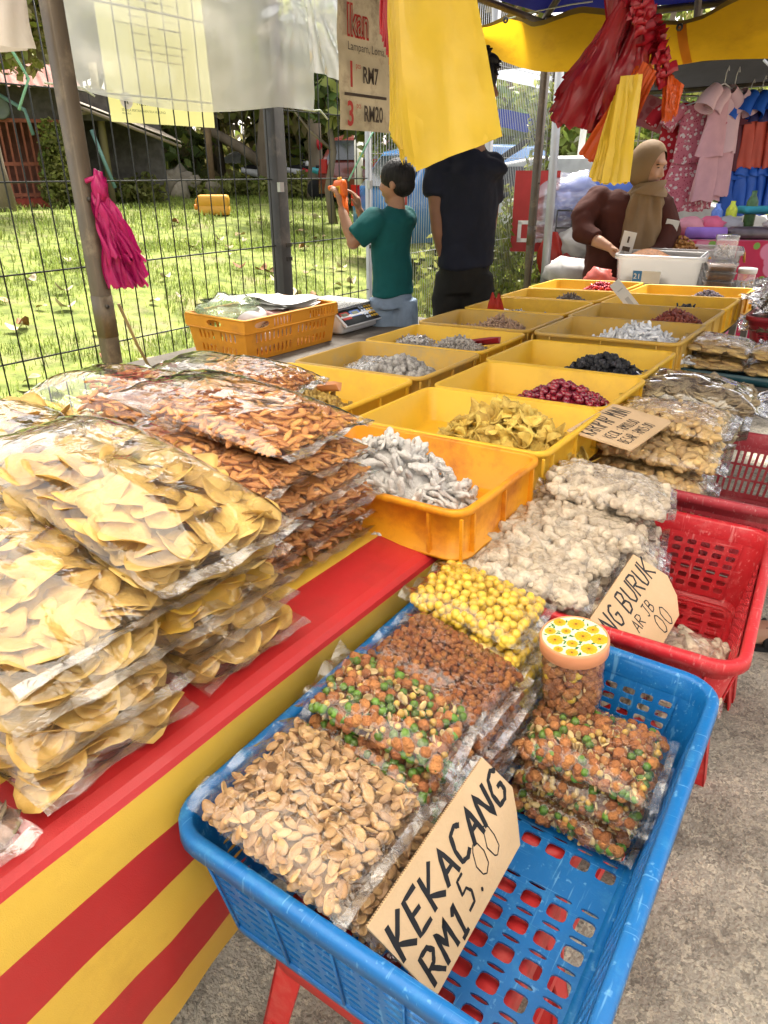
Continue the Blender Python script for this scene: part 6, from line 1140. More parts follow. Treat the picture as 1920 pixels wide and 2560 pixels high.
o = car("dark car with a silver roof box behind the maroon car", TM((-11.3, 17.3, .8), (0, 0, radians(60)), 1.0), m_blkp, H_=1.6); MB().rr(1.9, .8, .2, [(-.06, 1.66), (0, 1.72), (0, 1.84), (-.15, 1.96), (-.3, 1.98)], 4, 0, None, True, True).obj("roof_box", m_carw, o)
car("silver hatchback far behind the boy", TM((-8.8, 17.5, .75), (0, 0, radians(20)), 1.0), m_carw)
car("red car far right behind the boy's shoulder", TM((-7.9, 15.6, .6), (0, 0, radians(30)), .9), mat("red_car_paint", (.42, .03, .03), .25, .5, coat=.5))
car("blue car behind the finer mesh fence", TM((-5.1, 9.9, .30), (0, 0, radians(65)), .95), mat("blue_car_paint", (.05, .16, .36), .25, .5, coat=.5)); car("white car behind the blue wrapped bundle", TM((-3.2, 9.8, .15), (0, 0, radians(15)), .95), mat("white_car_paint", (.62, .62, .62), .25, .5, coat=.5))
tag(MB().tube([(-9.35, 12.4, .6), (-9.45, 12.55, 2.05)], .09, 10).obj("post", mat("white_post_paint", (.70, .68, .60), .6, .3, var=.1), None), "thick white post between the toy gun and the maroon car", "post")
o = thing("bin", "blue tub with a yellow rim standing beyond the man", "bin", TM((-7.2, 11.4, lawn_z(-7.2, 11.4)))); MB().rr(.62, .5, .1, [(-.06, 0), (0, .05), (.02, .75), (.03, .78)], 5, 0, None, True).obj("tub", mat("blue_tub_plastic", (.05, .17, .42), .5, .4, var=.1), o); MB().rr(.62, .5, .1, [(.02, .78), (.05, .78), (.05, .84), (.02, .84)], 5).obj("rim", mat("yellow_rim", (.6, .38, .03), .5), o); MB().ball((0, 0, .9), (.28, .24, .12), 12, 8).obj("white_sack", mat("white_sack", (.65, .65, .64), .6), o)
tag(MB().tube([(-4.0, 10.25, .2), (-3.95, 10.3, 2.6)], .045, 8).obj("post", mat("white_post_paint", (.70, .68, .60), .6, .3, var=.1), None), "slim white post behind the wire cart", "post")
# umbrellas and tarps beyond the finer fence
o = thing("tarpaulin", "grey blue tarpaulin roof beyond the finer mesh fence", "tarpaulin", TM((-4.3, 8.6, 0))); MB().grid(lambda a, c: (-1.1 + 2.2 * a, -.7 + 1.4 * c, 2.0 + .32 * sin(pi * a) + .25 * c + .05 * noise.noise(Vector((a * 4, c * 4, 0)))), 14, 10).obj("sheet", mat("grey_blue_tarp", (.13, .17, .24), .6, .3, var=.2, trans=.25), o); MB().tube([(-1.0, -.6, 0), (-1.0, -.6, 2.05)], .02, 6).obj("pole", m_grey, o)
o = thing("tarpaulin", "bright blue tarpaulin edge below the grey blue roof", "tarpaulin", TM((-4.0, 8.1, 1.80))); MB().grid(lambda a, c: (-.55 + 1.3 * a, .1 * sin(a * 5), .18 * c + .05 * sin(a * 7) + .06 * a), 16, 6).obj("sheet", mat("bright_blue_tarp", (.015, .05, .42), .5, .35, var=.15, trans=.3), o)
MB().tube([(-1.0, .2, -.75), (.1, -.1, -.2), (.8, -.2, .12)], .035, 6).obj("furled_edge", m_blk, o)
# ------------------------------------------------------------------ people
def remesh(mb, name, m, vox, it=6, par=None, fac=.5, fold=0.):
    o = mb.obj(name, m, par); md = o.modifiers.new("r", 'REMESH'); md.mode = 'VOXEL'; md.voxel_size = vox; md.use_smooth_shade = True
    sm = o.modifiers.new("s", 'SMOOTH'); sm.iterations = it; sm.factor = fac; bpy.context.view_layer.update()
    me = bpy.data.meshes.new_from_object(o.evaluated_get(bpy.context.evaluated_depsgraph_get())); old = o.data; o.modifiers.clear(); o.data = me; bpy.data.meshes.remove(old); me.name = name
    if fold:                                          # cloth folds, slanting and uneven
        for v in me.vertices:
            x, y, z = v.co; k = noise.noise(Vector((x * 7 + z * 3, y * 7, z * 5 - x * 4))) + .6 * abs(noise.noise(Vector((x * 13 - z * 5, y * 13, z * 11)))) ; v.co += v.normal * fold * k
    me.polygons.foreach_set("use_smooth", [True] * len(me.polygons)); return o
def chain(b, pts, rs, flat=1., n=12):
    """tapered limb: a tube with a ball at each joint"""
    b.tube(pts, rs, n, flat=flat)
    for p, r in zip(pts, rs): b.ball(p, r, 12, 8)
def headpts(b, M, s):
    """head: skull, face wedge, nose, lips, chin, eye sockets left between brow and cheek, ears; faces +x, centre at skull middle, s = head height"""
    for c, r in (((-.06, 0, .10), (.40, .315, .40)), ((.10, 0, -.10), (.27, .255, .34)), ((.15, 0, -.33), (.15, .15, .13)), ((.24, 0, -.385), (.085, .09, .07)), ((.30, 0, .14), (.09, .20, .06)), ((.27, .13, -.12), (.09, .08, .09)), ((.27, -.13, -.12), (.09, .08, .09))): b.ball((c[0] * s, c[1] * s, c[2] * s), (r[0] * s, r[1] * s, r[2] * s), 18, 12, 0, M)
    b.tube([(.335 * s, 0, .07 * s), (.395 * s, 0, -.06 * s), (.415 * s, 0, -.115 * s)], [.028 * s, .040 * s, .050 * s], 10, 0, M); b.ball((.415 * s, 0, -.115 * s), (.05 * s, .05 * s, .042 * s), 10, 8, 0, M)
    for y in (-.05, .05): b.ball((.375 * s, y * s, -.135 * s), (.04 * s, .03 * s, .028 * s), 8, 6, 0, M)
    b.ball((.335 * s, 0, -.225 * s), (.055 * s, .10 * s, .026 * s), 12, 8, 0, M); b.ball((.328 * s, 0, -.268 * s), (.05 * s, .085 * s, .028 * s), 12, 8, 0, M)
    for y in (-.315, .315): b.ball((-.03 * s, y * s, -.06 * s), (.075 * s, .035 * s, .12 * s), 10, 8, 0, M)
def hand(b, W_, d, side, up, s, curl=.5):
    """palm, four fingers and a thumb from wrist W_, pointing along d; side = thumb direction"""
    W_, d, side, up = Vector(W_), Vector(d).normalized(), Vector(side).normalized(), Vector(up).normalized()
    b.tube([W_, W_ + d * .045 * s, W_ + d * .09 * s], [.024 * s, .032 * s, .034 * s], 10, flat=.55); 
    for i, (off, L_) in enumerate(((.026, .072), (.009, .082), (-.008, .077), (-.024, .06))):
        p = W_ + d * .085 * s + side * off * s; q = [p]; dd = d.copy()
        for k in range(3): dd = (dd + up * curl * (.5 + .25 * k)).normalized(); q.append(q[-1] + dd * L_ * s / 3)
        chain(b, q, [.0095 * s, .009 * s, .0085 * s, .0075 * s], n=8)
    p = W_ + d * .03 * s + side * .024 * s; q = [p, p + (d * .5 + side * .8).normalized() * .035 * s, p + (d * .5 + side * .8).normalized() * .035 * s + (d * .9 + side * .2 + up * curl * .5).normalized() * .035 * s]; chain(b, q, [.013 * s, .0115 * s, .0095 * s], n=8)
def skin(name, rgb): return mat(name, rgb, .5, .35, var=.08, scale=12, sss=.08)
def pframe(x, y): a = Vector((x, y, 0)).normalized(); return frame((x, y, 0), (a.y, -a.x, 0), a)      # local x to the viewer's right, y away, z up
m_hair = mat("black_hair", (.007, .006, .006), .62, .25, var=.5, scale=40, bump=.8, bscale=90, stretch=(1, 1, .2)); m_eyew = mat("eye_white", (.6, .58, .55), .3); m_iris = mat("dark_iris", (.015, .01, .008), .2)
# --- man in a black t-shirt, back turned, head in profile to the right
PM = pframe(-1.98, 3.50); o = thing("person", "man in a black t-shirt and dark trousers standing behind the trays, face turned right", "person", PM); sk = skin("brown_skin", (.22, .105, .06)); b = MB()
HM = TM((.045, .0, 1.785), (0, .08, radians(12))); headpts(b, HM, .285)
chain(b, [(.04, 0, 1.70), (.045, .01, 1.56), (.045, .02, 1.46)], [.062, .064, .085])
b.tube([(.04, .03, 1.44), (.045, .04, 1.25), (.045, .05, 1.0), (.045, .05, .90)], [.08, .12, .11, .10], 14, flat=.55)
chain(b, [(-.115, .0, 1.43), (-.112, -.02, 1.28), (-.098, -.03, 1.12), (-.080, -.02, 1.05), (-.045, .0, .93), (-.018, .02, .845)], [.062, .056, .047, .044, .036, .028]); hand(b, (-.018, .02, .85), (.32, .15, -1), (.5, .5, 0), (.5, -.1, -.1), 1.06, .25)
chain(b, [(.15, .08, 1.42), (.165, .14, 1.25), (.165, .19, 1.12), (.12, .30, 1.03), (.06, .36, .98)], [.058, .050, .044, .034, .028]); hand(b, (.06, .36, .98), (-.6, .5, -.3), (0, .3, .6), (0, .3, -.3), 1.0, .3)
for s in (-.02, .10): chain(b, [(s, .05, .86), (s, .05, .48), (s, .06, .08)], [.055, .055, .05]); b.ball((s, .12, .04), (.05, .13, .04), 12, 8)
remesh(b, "body", sk, .0075, 5, o)
b = MB(); b.tube([(.042, .01, 1.53), (.043, .02, 1.46), (.045, .03, 1.40), (.043, .035, 1.22), (.043, .045, 1.02), (.045, .05, .935)], [.075, .13, .178, .182, .168, .175], 18, flat=.72); b.ball((.04, .02, 1.41), (.20, .115, .075), 16, 10)
b.tube([(-.09, .0, 1.435), (-.114, -.012, 1.36), (-.116, -.022, 1.288)], [.082, .080, .074], 14); b.ball((-.10, .0, 1.43), .085, 14, 9); b.ball((.15, .07, 1.42), .076, 14, 9); b.tube([(.145, .06, 1.43), (.165, .12, 1.31), (.166, .14, 1.26)], [.074, .070, .066], 14)
m_shirt = mat("black_tshirt_cotton", (.012, .014, .024), .85, .2, var=.2, scale=6, bump=.6, bscale=14); remesh(b, "tshirt", m_shirt, .011, 5, o, fold=.016)
b = MB(); b.tube([(.043, .05, .99), (.043, .05, .93), (.043, .05, .80)], [.148, .158, .150], 16, flat=.75)
for s in (-.03, .115): b.tube([(s, .05, .90), (s, .05, .78), (s, .05, .5), (s, .06, .12)], [.085, .098, .088, .075], 14)
remesh(b, "trousers", mat("dark_trousers", (.014, .013, .011), .8, .2, var=.3, bump=.5, bscale=18), .012, 4, o, fold=.014)
b = MB(); b.ball((-.045 * .285, 0, .135 * .285), (.435 * .285, .345 * .285, .40 * .285), 22, 14, 0, HM); b.ball((.17 * .285, 0, .36 * .285), (.22 * .285, .26 * .285, .13 * .285), 14, 10, 0, HM)
rh = random.Random(5)
for i in range(110):
    a = rh.uniform(-2.6, 2.6); e = rh.uniform(.1, 1.4); p = HM @ Vector((.10 * cos(a) * cos(e) + .0, .09 * sin(a) * cos(e), .04 + .105 * sin(e))); q = HM @ Vector((.122 * cos(a) * cos(e) + rh.uniform(-.02, .02), .105 * sin(a) * cos(e), .045 + .128 * sin(e) + rh.uniform(-.025, .008))); b.tube([p, p.lerp(q, .6) + Vector((0, 0, .006)), q], [.010, .008, .003], 5)
b.obj("hair", m_hair, o)
for s in (-.13, .13): MB().ball((.305 * .285, s * .285, .035 * .285), (.03 * .285, .055 * .285, .022 * .285), 8, 6).obj("eye", m_iris, o, HM); MB().tube([(.30 * .285, (s - .07) * .285, .10 * .285), (.335 * .285, s * .285, .125 * .285), (.30 * .285, (s + .07) * .285, .10 * .285)], .004, 5).obj("eyebrow", m_hair, o, HM)
# --- boy with a toy blaster
PM = pframe(-2.25, 3.22); o = thing("person", "young boy in a teal t-shirt and denim shorts aiming an orange toy blaster", "person", PM); sk2 = skin("tan_skin", (.30, .155, .09)); b = MB(); s_ = .215
HM = TM((.048, .0, 1.352), (0, .05, radians(180 - 25))); headpts(b, HM, s_)
chain(b, [(.05, 0, 1.28), (.05, 0, 1.20)], [.042, .05]); b.tube([(.03, 0, 1.18), (.03, .0, 1.0), (.035, 0, .78)], [.06, .08, .085], 14, flat=.7)
chain(b, [(-.055, -.05, 1.175), (-.12, -.10, 1.11), (-.172, -.10, 1.075), (-.195, -.07, 1.13), (-.222, -.03, 1.20), (-.230, -.01, 1.225)], [.045, .040, .035, .032, .026, .022]); hand(b, (-.230, -.01, 1.225), (-.15, .15, 1), (.6, .4, .1), (-.7, .25, -.1), .80, .7)
chain(b, [(.10, .06, 1.17), (.03, .16, 1.10), (-.06, .19, 1.09), (-.11, .15, 1.15), (-.145, .10, 1.215)], [.043, .038, .033, .027, .021]); hand(b, (-.145, .10, 1.21), (-.2, -.1, 1), (-.3, -.6, .1), (-.6, -.2, -.1), .78, .6)
for q in (-.015, .085): chain(b, [(q, 0, .78), (q, 0, .42), (q, .02, .06)], [.05, .045, .033]); b.ball((q - .02, .06, .03), (.035, .09, .03), 10, 6)
remesh(b, "body", sk2, .0062, 5, o)
b = MB(); b.tube([(.05, 0, 1.235), (.03, 0, 1.17), (.02, 0, 1.02), (.032, 0, .90), (.036, 0, .80)], [.06, .112, .118, .120, .128], 18, flat=.78); b.ball((.02, 0, 1.175), (.125, .085, .055), 14, 9)
b.tube([(-.045, -.045, 1.19), (-.11, -.09, 1.13), (-.155, -.098, 1.092)], [.068, .066, .062], 14); b.ball((-.06, -.048, 1.18), .066, 12, 8); b.ball((.09, .055, 1.175), .066, 12, 8); b.tube([(.085, .05, 1.18), (.04, .14, 1.12), (-.02, .175, 1.095)], [.064, .060, .056], 14)
remesh(b, "tshirt", mat("teal_tshirt_cotton", (.006, .075, .075), .85, .2, var=.15, scale=6, bump=.6, bscale=16), .009, 5, o, fold=.013)
b = MB(); b.tube([(.035, 0, .84), (.035, 0, .74)], [.115, .118], 16, flat=.8)
for q in (-.02, .09): b.tube([(q, 0, .78), (q, .0, .50)], [.075, .085], 14)
remesh(b, "shorts", mat("light_denim", (.19, .25, .33), .85, .2, var=.2, scale=10, bump=.5, bscale=60), .010, 3, o, fold=.012)
b = MB(); b.ball((-.05 * s_, 0, .13 * s_), (.425 * s_, .345 * s_, .395 * s_), 22, 14, 0, HM); b.ball((-.16 * s_, 0, -.05 * s_), (.30 * s_, .31 * s_, .28 * s_), 16, 10, 0, HM); b.obj("hair", m_hair, o)
for s in (-.13, .13): MB().ball((.305 * s_, s * s_, .035 * s_), (.03 * s_, .05 * s_, .022 * s_), 8, 6).obj("eye", m_iris, o, HM)
GM_ = PM @ TM((-.236, .02, 1.285), (0, .10, radians(128)), .80); g = thing("toy_blaster", "orange and yellow toy blaster held up in the boy's hands", "toy", GM_); mo = mat("orange_toy_plastic", (.75, .13, .01), .4, .4); my = mat("yellow_toy_plastic", (.72, .40, .02), .4, .4)
MB().rr(.11, .045, .012, [(-.004, .0), (0, .01), (0, .075), (-.008, .095), (-.02, .10)], 3, 0, None, True, True).obj("body", mo, g); MB().rr(.05, .036, .01, [(-.006, -.125), (0, -.11), (.002, .0)], 3, 0, None, True, True).obj("grip", mo, g, TM((-.018, 0, 0), (0, .15, 0))); MB().box((.005, 0, .04), (.07, .050, .045)).obj("side_panel", my, g); MB().tube([(.05, 0, .06), (.12, 0, .06)], .016, 10).obj("barrel", mo, g); MB().rr(.03, .016, .004, [(0, .098), (0, .115)], 2, 0, None, False, True).obj("sight", my, g)
for i in range(3): MB().box((-.012 + i * .016, 0, .045), (.007, .0525, .02)).obj("slot", m_blkp, g)
# --- woman in a brown headscarf, leaning over the tubs
WS = 1.08; PM = pframe(-1.60, 5.32); o = thing("person", "woman in a tan headscarf and dark brown top leaning over the plastic tubs", "person", PM); sk3 = skin("light_brown_skin", (.42, .235, .15)); b = MB(); s_ = .262
HM = TM((.028, -.02, 1.435), (0, radians(14), radians(-28))); headpts(b, HM, s_)
chain(b, [(.02, .0, 1.34), (.0, .02, 1.24)], [.062, .075]); b.tube([(-.06, .05, 1.24), (-.07, .08, 1.0), (-.06, .10, .74)], [.11, .15, .16], 14, flat=.6)
chain(b, [(-.25, .0, 1.23), (-.33, -.10, 1.12), (-.29, -.16, 1.03), (-.20, -.22, 1.0), (-.14, -.25, .975)], [.055, .052, .047, .038, .028]); hand(b, (-.14, -.25, .98), (.7, -.3, -.55), (.3, -.9, .3), (.2, -.1, -.8), .95, .4)
chain(b, [(.12, .05, 1.19), (.20, .0, 1.05), (.14, -.12, .92), (.06, -.18, .88)], [.055, .05, .042, .028]); hand(b, (.06, -.18, .88), (-.8, -.3, -.3), (0, -.8, .3), (0, -.2, -.8), .95, .5)
for q in (-.14, .02): chain(b, [(q, .10, .74), (q, .12, .42), (q, .12, .06)], [.10, .08, .05]); b.ball((q, .05, .035), (.05, .12, .035), 10, 6)
remesh(b, "body", sk3, .007, 4, o)
m_tunic = mat("dark_brown_tunic", (.055, .016, .011), .85, .2, var=.2, scale=5, bump=.7, bscale=10)
b = MB(); b.tube([(-.05, .04, 1.27), (-.09, .05, 1.18), (-.10, .08, 1.0), (-.07, .10, .80), (-.06, .12, .45), (-.06, .12, .12)], [.11, .19, .22, .25, .29, .33], 20, flat=.72); b.ball((-.08, .03, 1.205), (.21, .12, .085), 16, 10)
b.tube([(-.25, .01, 1.245), (-.335, -.09, 1.13), (-.315, -.15, 1.055), (-.22, -.21, 1.015)], [.082, .080, .074, .056], 14); b.ball((-.255, .005, 1.24), .085, 14, 9); b.ball((.125, .05, 1.205), .082, 14, 9); b.ball((.20, .0, 1.06), .08, 12, 8); b.tube([(.13, .05, 1.22), (.205, .0, 1.06), (.17, -.09, .95), (.10, -.16, .90)], [.085, .08, .068, .055], 14)
remesh(b, "tunic", m_tunic, .012, 5, o, fold=.018)
m_scarf = mat("tan_headscarf", (.20, .128, .066), .75, .25, var=.15, scale=5, bump=.5, bscale=9)
# scarf: a hood that leaves the face open, then folds wrapped under the chin and down the front
def hood(a, c):
    th = 2 * pi * a; ph = radians(50 + 8 * cos(th)) + (pi - radians(58)) * c; d = Vector((cos(ph), sin(ph) * sin(th), sin(ph) * cos(th)))
    ax = Vector((cos(.22), 0, -sin(.22))); az = Vector((sin(.22), 0, cos(.22))); d = ax * d.x + Vector((0, 1, 0)) * d.y + az * d.z
    k = 1.035 + .06 * min(c * 5, 1) + .012 * sin(th * 7 + c * 12) * min(c * 4, 1) * (d.z < .3)
    low = max(-d.z - .25, 0)
    return ((-.035 + .43 * d.x * k) * s_, .37 * d.y * k * s_ * (1 + .1 * low), (.02 + .485 * d.z * k) * s_ * (1 if d.z > -.6 else 1.04))
b = MB(); b.grid(hood, 44, 20, 0, HM, closeu=True); b.obj("headscarf", m_scarf, o)
b = MB()
def drape(a, c):
    th = -2.6 + 5.2 * a; f = sin(th * 7 + c * 4) + .6 * sin(th * 12 - c * 5); r = .072 + .105 * c ** .75 + .011 * f * min(c * 3, 1); z = 1.345 - .27 * c + .09 * (1 - cos(th)) * c * .4 - .13 * max(cos(th), 0) * c
    return (.045 - .02 * c + sin(th) * r * .95, -.03 - cos(th) * r * .82 + .03 * c, z)
b.grid(drape, 80, 20); b.obj("scarf_drape", m_scarf, o)
b = MB(); b.grid(lambda a, c: (.055 + (.080 + .012 * sin(a * 30 + c * 9)) * sin(2 * pi * a) * (1 + .25 * c), -.035 - .080 * cos(2 * pi * a) * (1 + .25 * c), 1.345 - .075 * c + .012 * sin(2 * pi * a + c * 3)), 40, 10, closeu=True); b.obj("scarf_neck", m_scarf, o)
for s in (-.12, .12): MB().ball((.318 * s_, s * s_, .035 * s_), (.02 * s_, .055 * s_, .012 * s_), 10, 6).obj("eye", m_iris, o, HM); MB().tube([(.285 * s_, (s - .075) * s_, .085 * s_), (.335 * s_, s * s_, .115 * s_), (.29 * s_, (s + .075) * s_, .09 * s_)], .0035, 5).obj("eyebrow", m_hair, o, HM)
MB().ball((.352 * s_, 0, -.247 * s_), (.035 * s_, .085 * s_, .03 * s_), 12, 8).obj("lips", mat("lip_colour", (.32, .10, .085), .45), o, HM)
for ob in [o] + list(o.children): pass
o.matrix_basis = PM @ TM((0, 0, 1.4 * (1 - WS))) @ TM((0, 0, 0), (0, 0, 0), WS)
# --- someone's sandalled foot at the right edge
FM = TM((-.045, 2.27, 0), (0, 0, radians(200))); o = thing("person", "bare toes in a black sandal standing at the right edge of the aisle", "person", FM); b = MB(); b.tube([(-.10, 0, .06), (-.0, 0, .05), (.08, 0, .035)], [.04, .04, .042], 12, flat=1.0)
for i in range(5): chain(b, [(.075 - .004 * i, -.035 + .0175 * i, .030), (.115 - .010 * i, -.038 + .019 * i, .024)], [.0115 if i else .014, .0095 if i else .013], n=8)
chain(b, [(-.11, 0, .06), (-.12, 0, .20), (-.12, 0, .42)], [.038, .042, .055]); remesh(b, "foot", sk3, .005, 4, o)
b = MB(); b.prism([(-.16, -.035), (-.05, -.045), (.06, -.055), (.12, -.045), (.138, 0), (.11, .048), (.05, .052), (-.05, .042), (-.16, .035), (-.175, 0)], .018); b.tube([(.02, -.052, .015), (.03, -.03, .07), (.03, .02, .072), (.02, .05, .015)], .013, 8, flat=.5); b.obj("sandal", mat("black_sandal_rubber", (.014, .014, .016), .5, .4), o)
# ------------------------------------------------------------------ clothes stall behind the woman
def printed(name, base, spots, scale, spot2=None, rough=.75, th=.32, stripes=None):
    if name in MATS: return MATS[name]
    m = mat(name, base, rough, .25, var=.08, trans=.15); N = m.node_tree.nodes; L = m.node_tree.links; P = N["Principled BSDF"]; src = P.inputs["Base Color"].links[0].from_socket; tc = N.new("ShaderNodeTexCoord"); last = src
    for i, (c, sc, t) in enumerate([(spots, scale, th)] + ([(spot2, scale * 1.7, th * .7)] if spot2 else [])):
        if c is None: continue
        vo = N.new("ShaderNodeTexVoronoi"); vo.inputs["Scale"].default_value = sc; mp = N.new("ShaderNodeMapping"); mp.inputs["Location"].default_value = (i * 3.3, i, i * 2); L.new(tc.outputs["Object"], mp.inputs[0]); L.new(mp.outputs[0], vo.inputs["Vector"])
        rp = N.new("ShaderNodeValToRGB"); rp.color_ramp.elements[0].position = t; rp.color_ramp.elements[0].color = (1, 1, 1, 1); rp.color_ramp.elements[1].position = t + .05; rp.color_ramp.elements[1].color = (0, 0, 0, 1); L.new(vo.outputs["Distance"], rp.inputs[0])
        mx = N.new("ShaderNodeMix"); mx.data_type = 'RGBA'; L.new(rp.outputs[0], mx.inputs[0]); L.new(last, mx.inputs[6]); mx.inputs[7].default_value = (*c, 1); last = mx.outputs[2]
    if stripes:
        wv = N.new("ShaderNodeTexWave"); wv.inputs["Scale"].default_value = stripes[1]; L.new(tc.outputs["Object"], wv.inputs["Vector"]); mx = N.new("ShaderNodeMix"); mx.data_type = 'RGBA'; L.new(wv.outputs["Fac"], mx.inputs[0]); L.new(last, mx.inputs[6]); mx.inputs[7].default_value = (*stripes[0], 1); last = mx.outputs[2]
    L.new(last, P.inputs["Base Color"])
    for lk in list(L):
        pass
    return m
m_dr = printed("red_floral_cloth", (.42, .012, .025), (.62, .42, .42), 22, None, th=.30); m_df = printed("pink_floral_cloth", (.55, .16, .21), (.70, .62, .60), 26, (.32, .03, .06), th=.34); m_dp = printed("pink_striped_cloth", (.62, .36, .40), None, 1, stripes=((.72, .55, .58), 60)); m_pp = printed("plain_pink_cloth", (.62, .35, .39), None, 1); m_hang = mat("white_hanger", (.6, .58, .56), .5)
m_bs = mat("blue_sport_cloth", (.012, .085, .42), .55, .35, var=.1, bump=.3, bscale=20); m_nv = mat("navy_sport_cloth", (.02, .018, .085), .55, .35, var=.2); m_os = mat("orange_red_sport_cloth", (.40, .055, .03), .55, .35, var=.15); m_mr = mat("maroon_sport_cloth", (.10, .02, .03), .6, .3, var=.2)
def garment(label, cat, x, y, zt, yaw, parts, group, sleeves=None, sm=None, hook=.09):
    """parts: (name, material, z0, z1, w0, w1, depth, folds)"""
    o = thing("hanging_" + cat.split()[-1], label, cat, TM((x, y, zt), (0, 0, yaw)), group)
    for nm, m, z0, z1, w0, w1, dp, nf in parts:
        ph = R.uniform(0, 6)
        def fn(a, c):
            th = 2 * pi * a; w = w0 + (w1 - w0) * c ** .8; k = 1 + .16 * sin(nf * th + ph) * c + .05 * sin(3 * th + c * 6 + ph); return (cos(th) * w / 2 * k, sin(th) * dp * (.6 + .6 * c) * k, z0 + (z1 - z0) * c + .008 * sin(nf * th) * (c > .9))
        MB().grid(fn, 48, 14, closeu=True).obj(nm, m, o)
    if sleeves:
        L_, r, dx = sleeves
        for s in (-1, 1): MB().tube([(s * dx * .75, 0, -.035), (s * (dx + L_ * .5), 0, -.10), (s * (dx + L_), .0, -.19)], [r * .8, r, r * 1.15], 12, cap=False).obj("sleeve", sm, o)
    MB().tube([(-.16, 0, -.045), (0, 0, .01), (.16, 0, -.045)], .007, 6).tube([(0, 0, .01), (0, 0, hook * .6), (.02, 0, hook), (.03, 0, hook * .75)], .004, 5).obj("hanger", m_hang, o); return o
GD_ = "dresses hanging on the clothes rail"
garment("red dress with pale flowers, leftmost on the clothes rail", "dress", -2.03, 7.52, 1.98, .35, [("bodice", m_dr, -.02, -.40, .22, .24, .05, 3), ("skirt", m_dr, -.39, -.92, .25, .36, .055, 7)], GD_, (.10, .06, .12), m_dr)
garment("pink flowered dress with frilled sleeves, front one of its pair", "dress", -1.86, 7.46, 1.95, .45, [("bodice", m_df, -.02, -.48, .24, .27, .05, 4), ("skirt", m_df, -.47, -.88, .28, .36, .055, 8)], GD_, (.11, .065, .12), m_df)
garment("second pink flowered dress, half behind the first", "dress", -1.78, 7.56, 1.95, .6, [("bodice", m_df, -.02, -.48, .22, .24, .05, 4), ("skirt", m_df, -.47, -.86, .26, .32, .055, 8)], GD_, (.09, .06, .11), m_df)
garment("pale pink striped dress in front, hem cut slanting", "dress", -1.66, 7.48, 2.08, 1.15, [("bodice", m_pp, -.04, -.56, .20, .36, .05, 3), ("skirt", m_pp, -.55, -.92, .32, .36, .05, 5)], GD_, (.10, .075, .12), m_dp, .14)
garment("second pale pink striped dress, just behind the first", "dress", -1.60, 7.60, 2.06, 1.0, [("bodice", m_dp, -.04, -.50, .20, .30, .05, 4), ("skirt", m_pp, -.49, -.86, .28, .32, .05, 6)], GD_, (.10, .075, .12), m_dp, .16)
GS = "blue and orange sports sets hanging in plastic"
for i, (x, y, z, lab) in enumerate(((-1.50, 7.80, 2.02, "dark maroon sports set half hidden behind the pink dresses"), (-1.42, 7.86, 2.05, "blue and orange sports set, left of the middle one"), (-1.35, 7.94, 2.05, "blue and orange sports set, middle one"), (-1.28, 8.02, 2.05, "blue and orange sports set, right of the middle one"), (-1.21, 8.08, 2.06, "blue and orange sports set at the right edge"))):
    garment(lab, "sports set", x, y, z, 1.0 + .12 * i, [("jacket", m_mr if i == 0 else m_nv, -.03, -.24, .22, .28, .05, 3), ("jacket_body", m_mr if i == 0 else m_os, -.23, -.62, .28, .26, .05, 5), ("waistband", m_bs, -.60, -.68, .27, .27, .055, 4), ("trousers", m_bs, -.66, -1.02, .24, .22, .055, 4)], GS, (.10, .07, .12), m_bs, .12)
tag(MB().grid(lambda a, c: ((a - .5) * .5, .02 * sin(a * 8), (c - .5) * .75), 14, 10).obj("printed_fabric", printed("bright_flower_fabric", (.68, .62, .42), (.60, .10, .20), 14, (.10, .22, .55), th=.36), None, TM((-1.02, 8.15, 1.45), (0, 0, .5))), "bright flower printed fabric hanging at the right edge", "fabric")
tag(MB().grid(lambda a, c: ((a - .5) * 1.5, .06 * sin(a * 5), (c - .5) * .28 + .05 * sin(a * 9) - .12 * a), 30, 8).obj("cloth_valance", printed("pink_cloth", (.42, .13, .15), (.30, .05, .07), 6, None), None, TM((-2.05, 7.75, 1.93), (0, 0, .3))), "draped pink cloth under the black canopy's left side", "cloth")
o = thing("wire_rack", "white wire grid rack hanging behind the woman", "rack", TM((-2.55, 7.75, 1.55), (0, 0, .45))); rw = MB().tube([(0, 0, 0), (0, 0, .5)], .008, 5).mesh("upright_wire", m_hang); rh_ = MB().tube([(0, 0, 0), (.62, 0, 0)], .008, 5).mesh("level_wire", m_hang)
for i in range(6): new("upright_wire", rw, o, TM((i * .124, 0, 0)))
for i in range(5): new("level_wire", rh_, o, TM((0, 0, i * .125))); new("level_wire", rh_, o, TM((0, .25, i * .125 * 1.0))) if i in (0, 3) else None
# table with a pink flowered cloth
TMx = TM((-.95, 6.95, 0), (0, 0, .59)); o = thing("cloth_table", "table covered with a pink and red flowered cloth behind the tubs", "table", TMx)
m_tc = printed("pink_flower_tablecloth", (.45, .02, .07), (.62, .22, .33), 5.5, (.16, .35, .06), .5, th=.38); MB().box((0, 0, .905), (1.7, .8, .03)).obj("cloth_top", printed("pink_flower_tabletop", (.55, .10, .20), (.70, .35, .45), 7, (.30, .45, .12), .5, th=.36), o)
MB().grid(lambda a, c: (-.86 + 1.72 * a, -.41 + .03 * sin(a * 22) * (1 - c), .16 + .755 * c), 60, 10).obj("cloth_front", m_tc, o); MB().grid(lambda a, c: (-.86, -.41 + .82 * a, .16 + .755 * c), 10, 6).obj("cloth_side", m_tc, o)
for sx in (-.8, .8):
    for sy in (-.36, .36): MB().tube([(sx, sy, 0), (sx, sy, .89)], .02, 6).obj("leg", m_steel, o)
tz_ = .92
def on(x, y, z=tz_): return TMx @ TM((x, y, z))
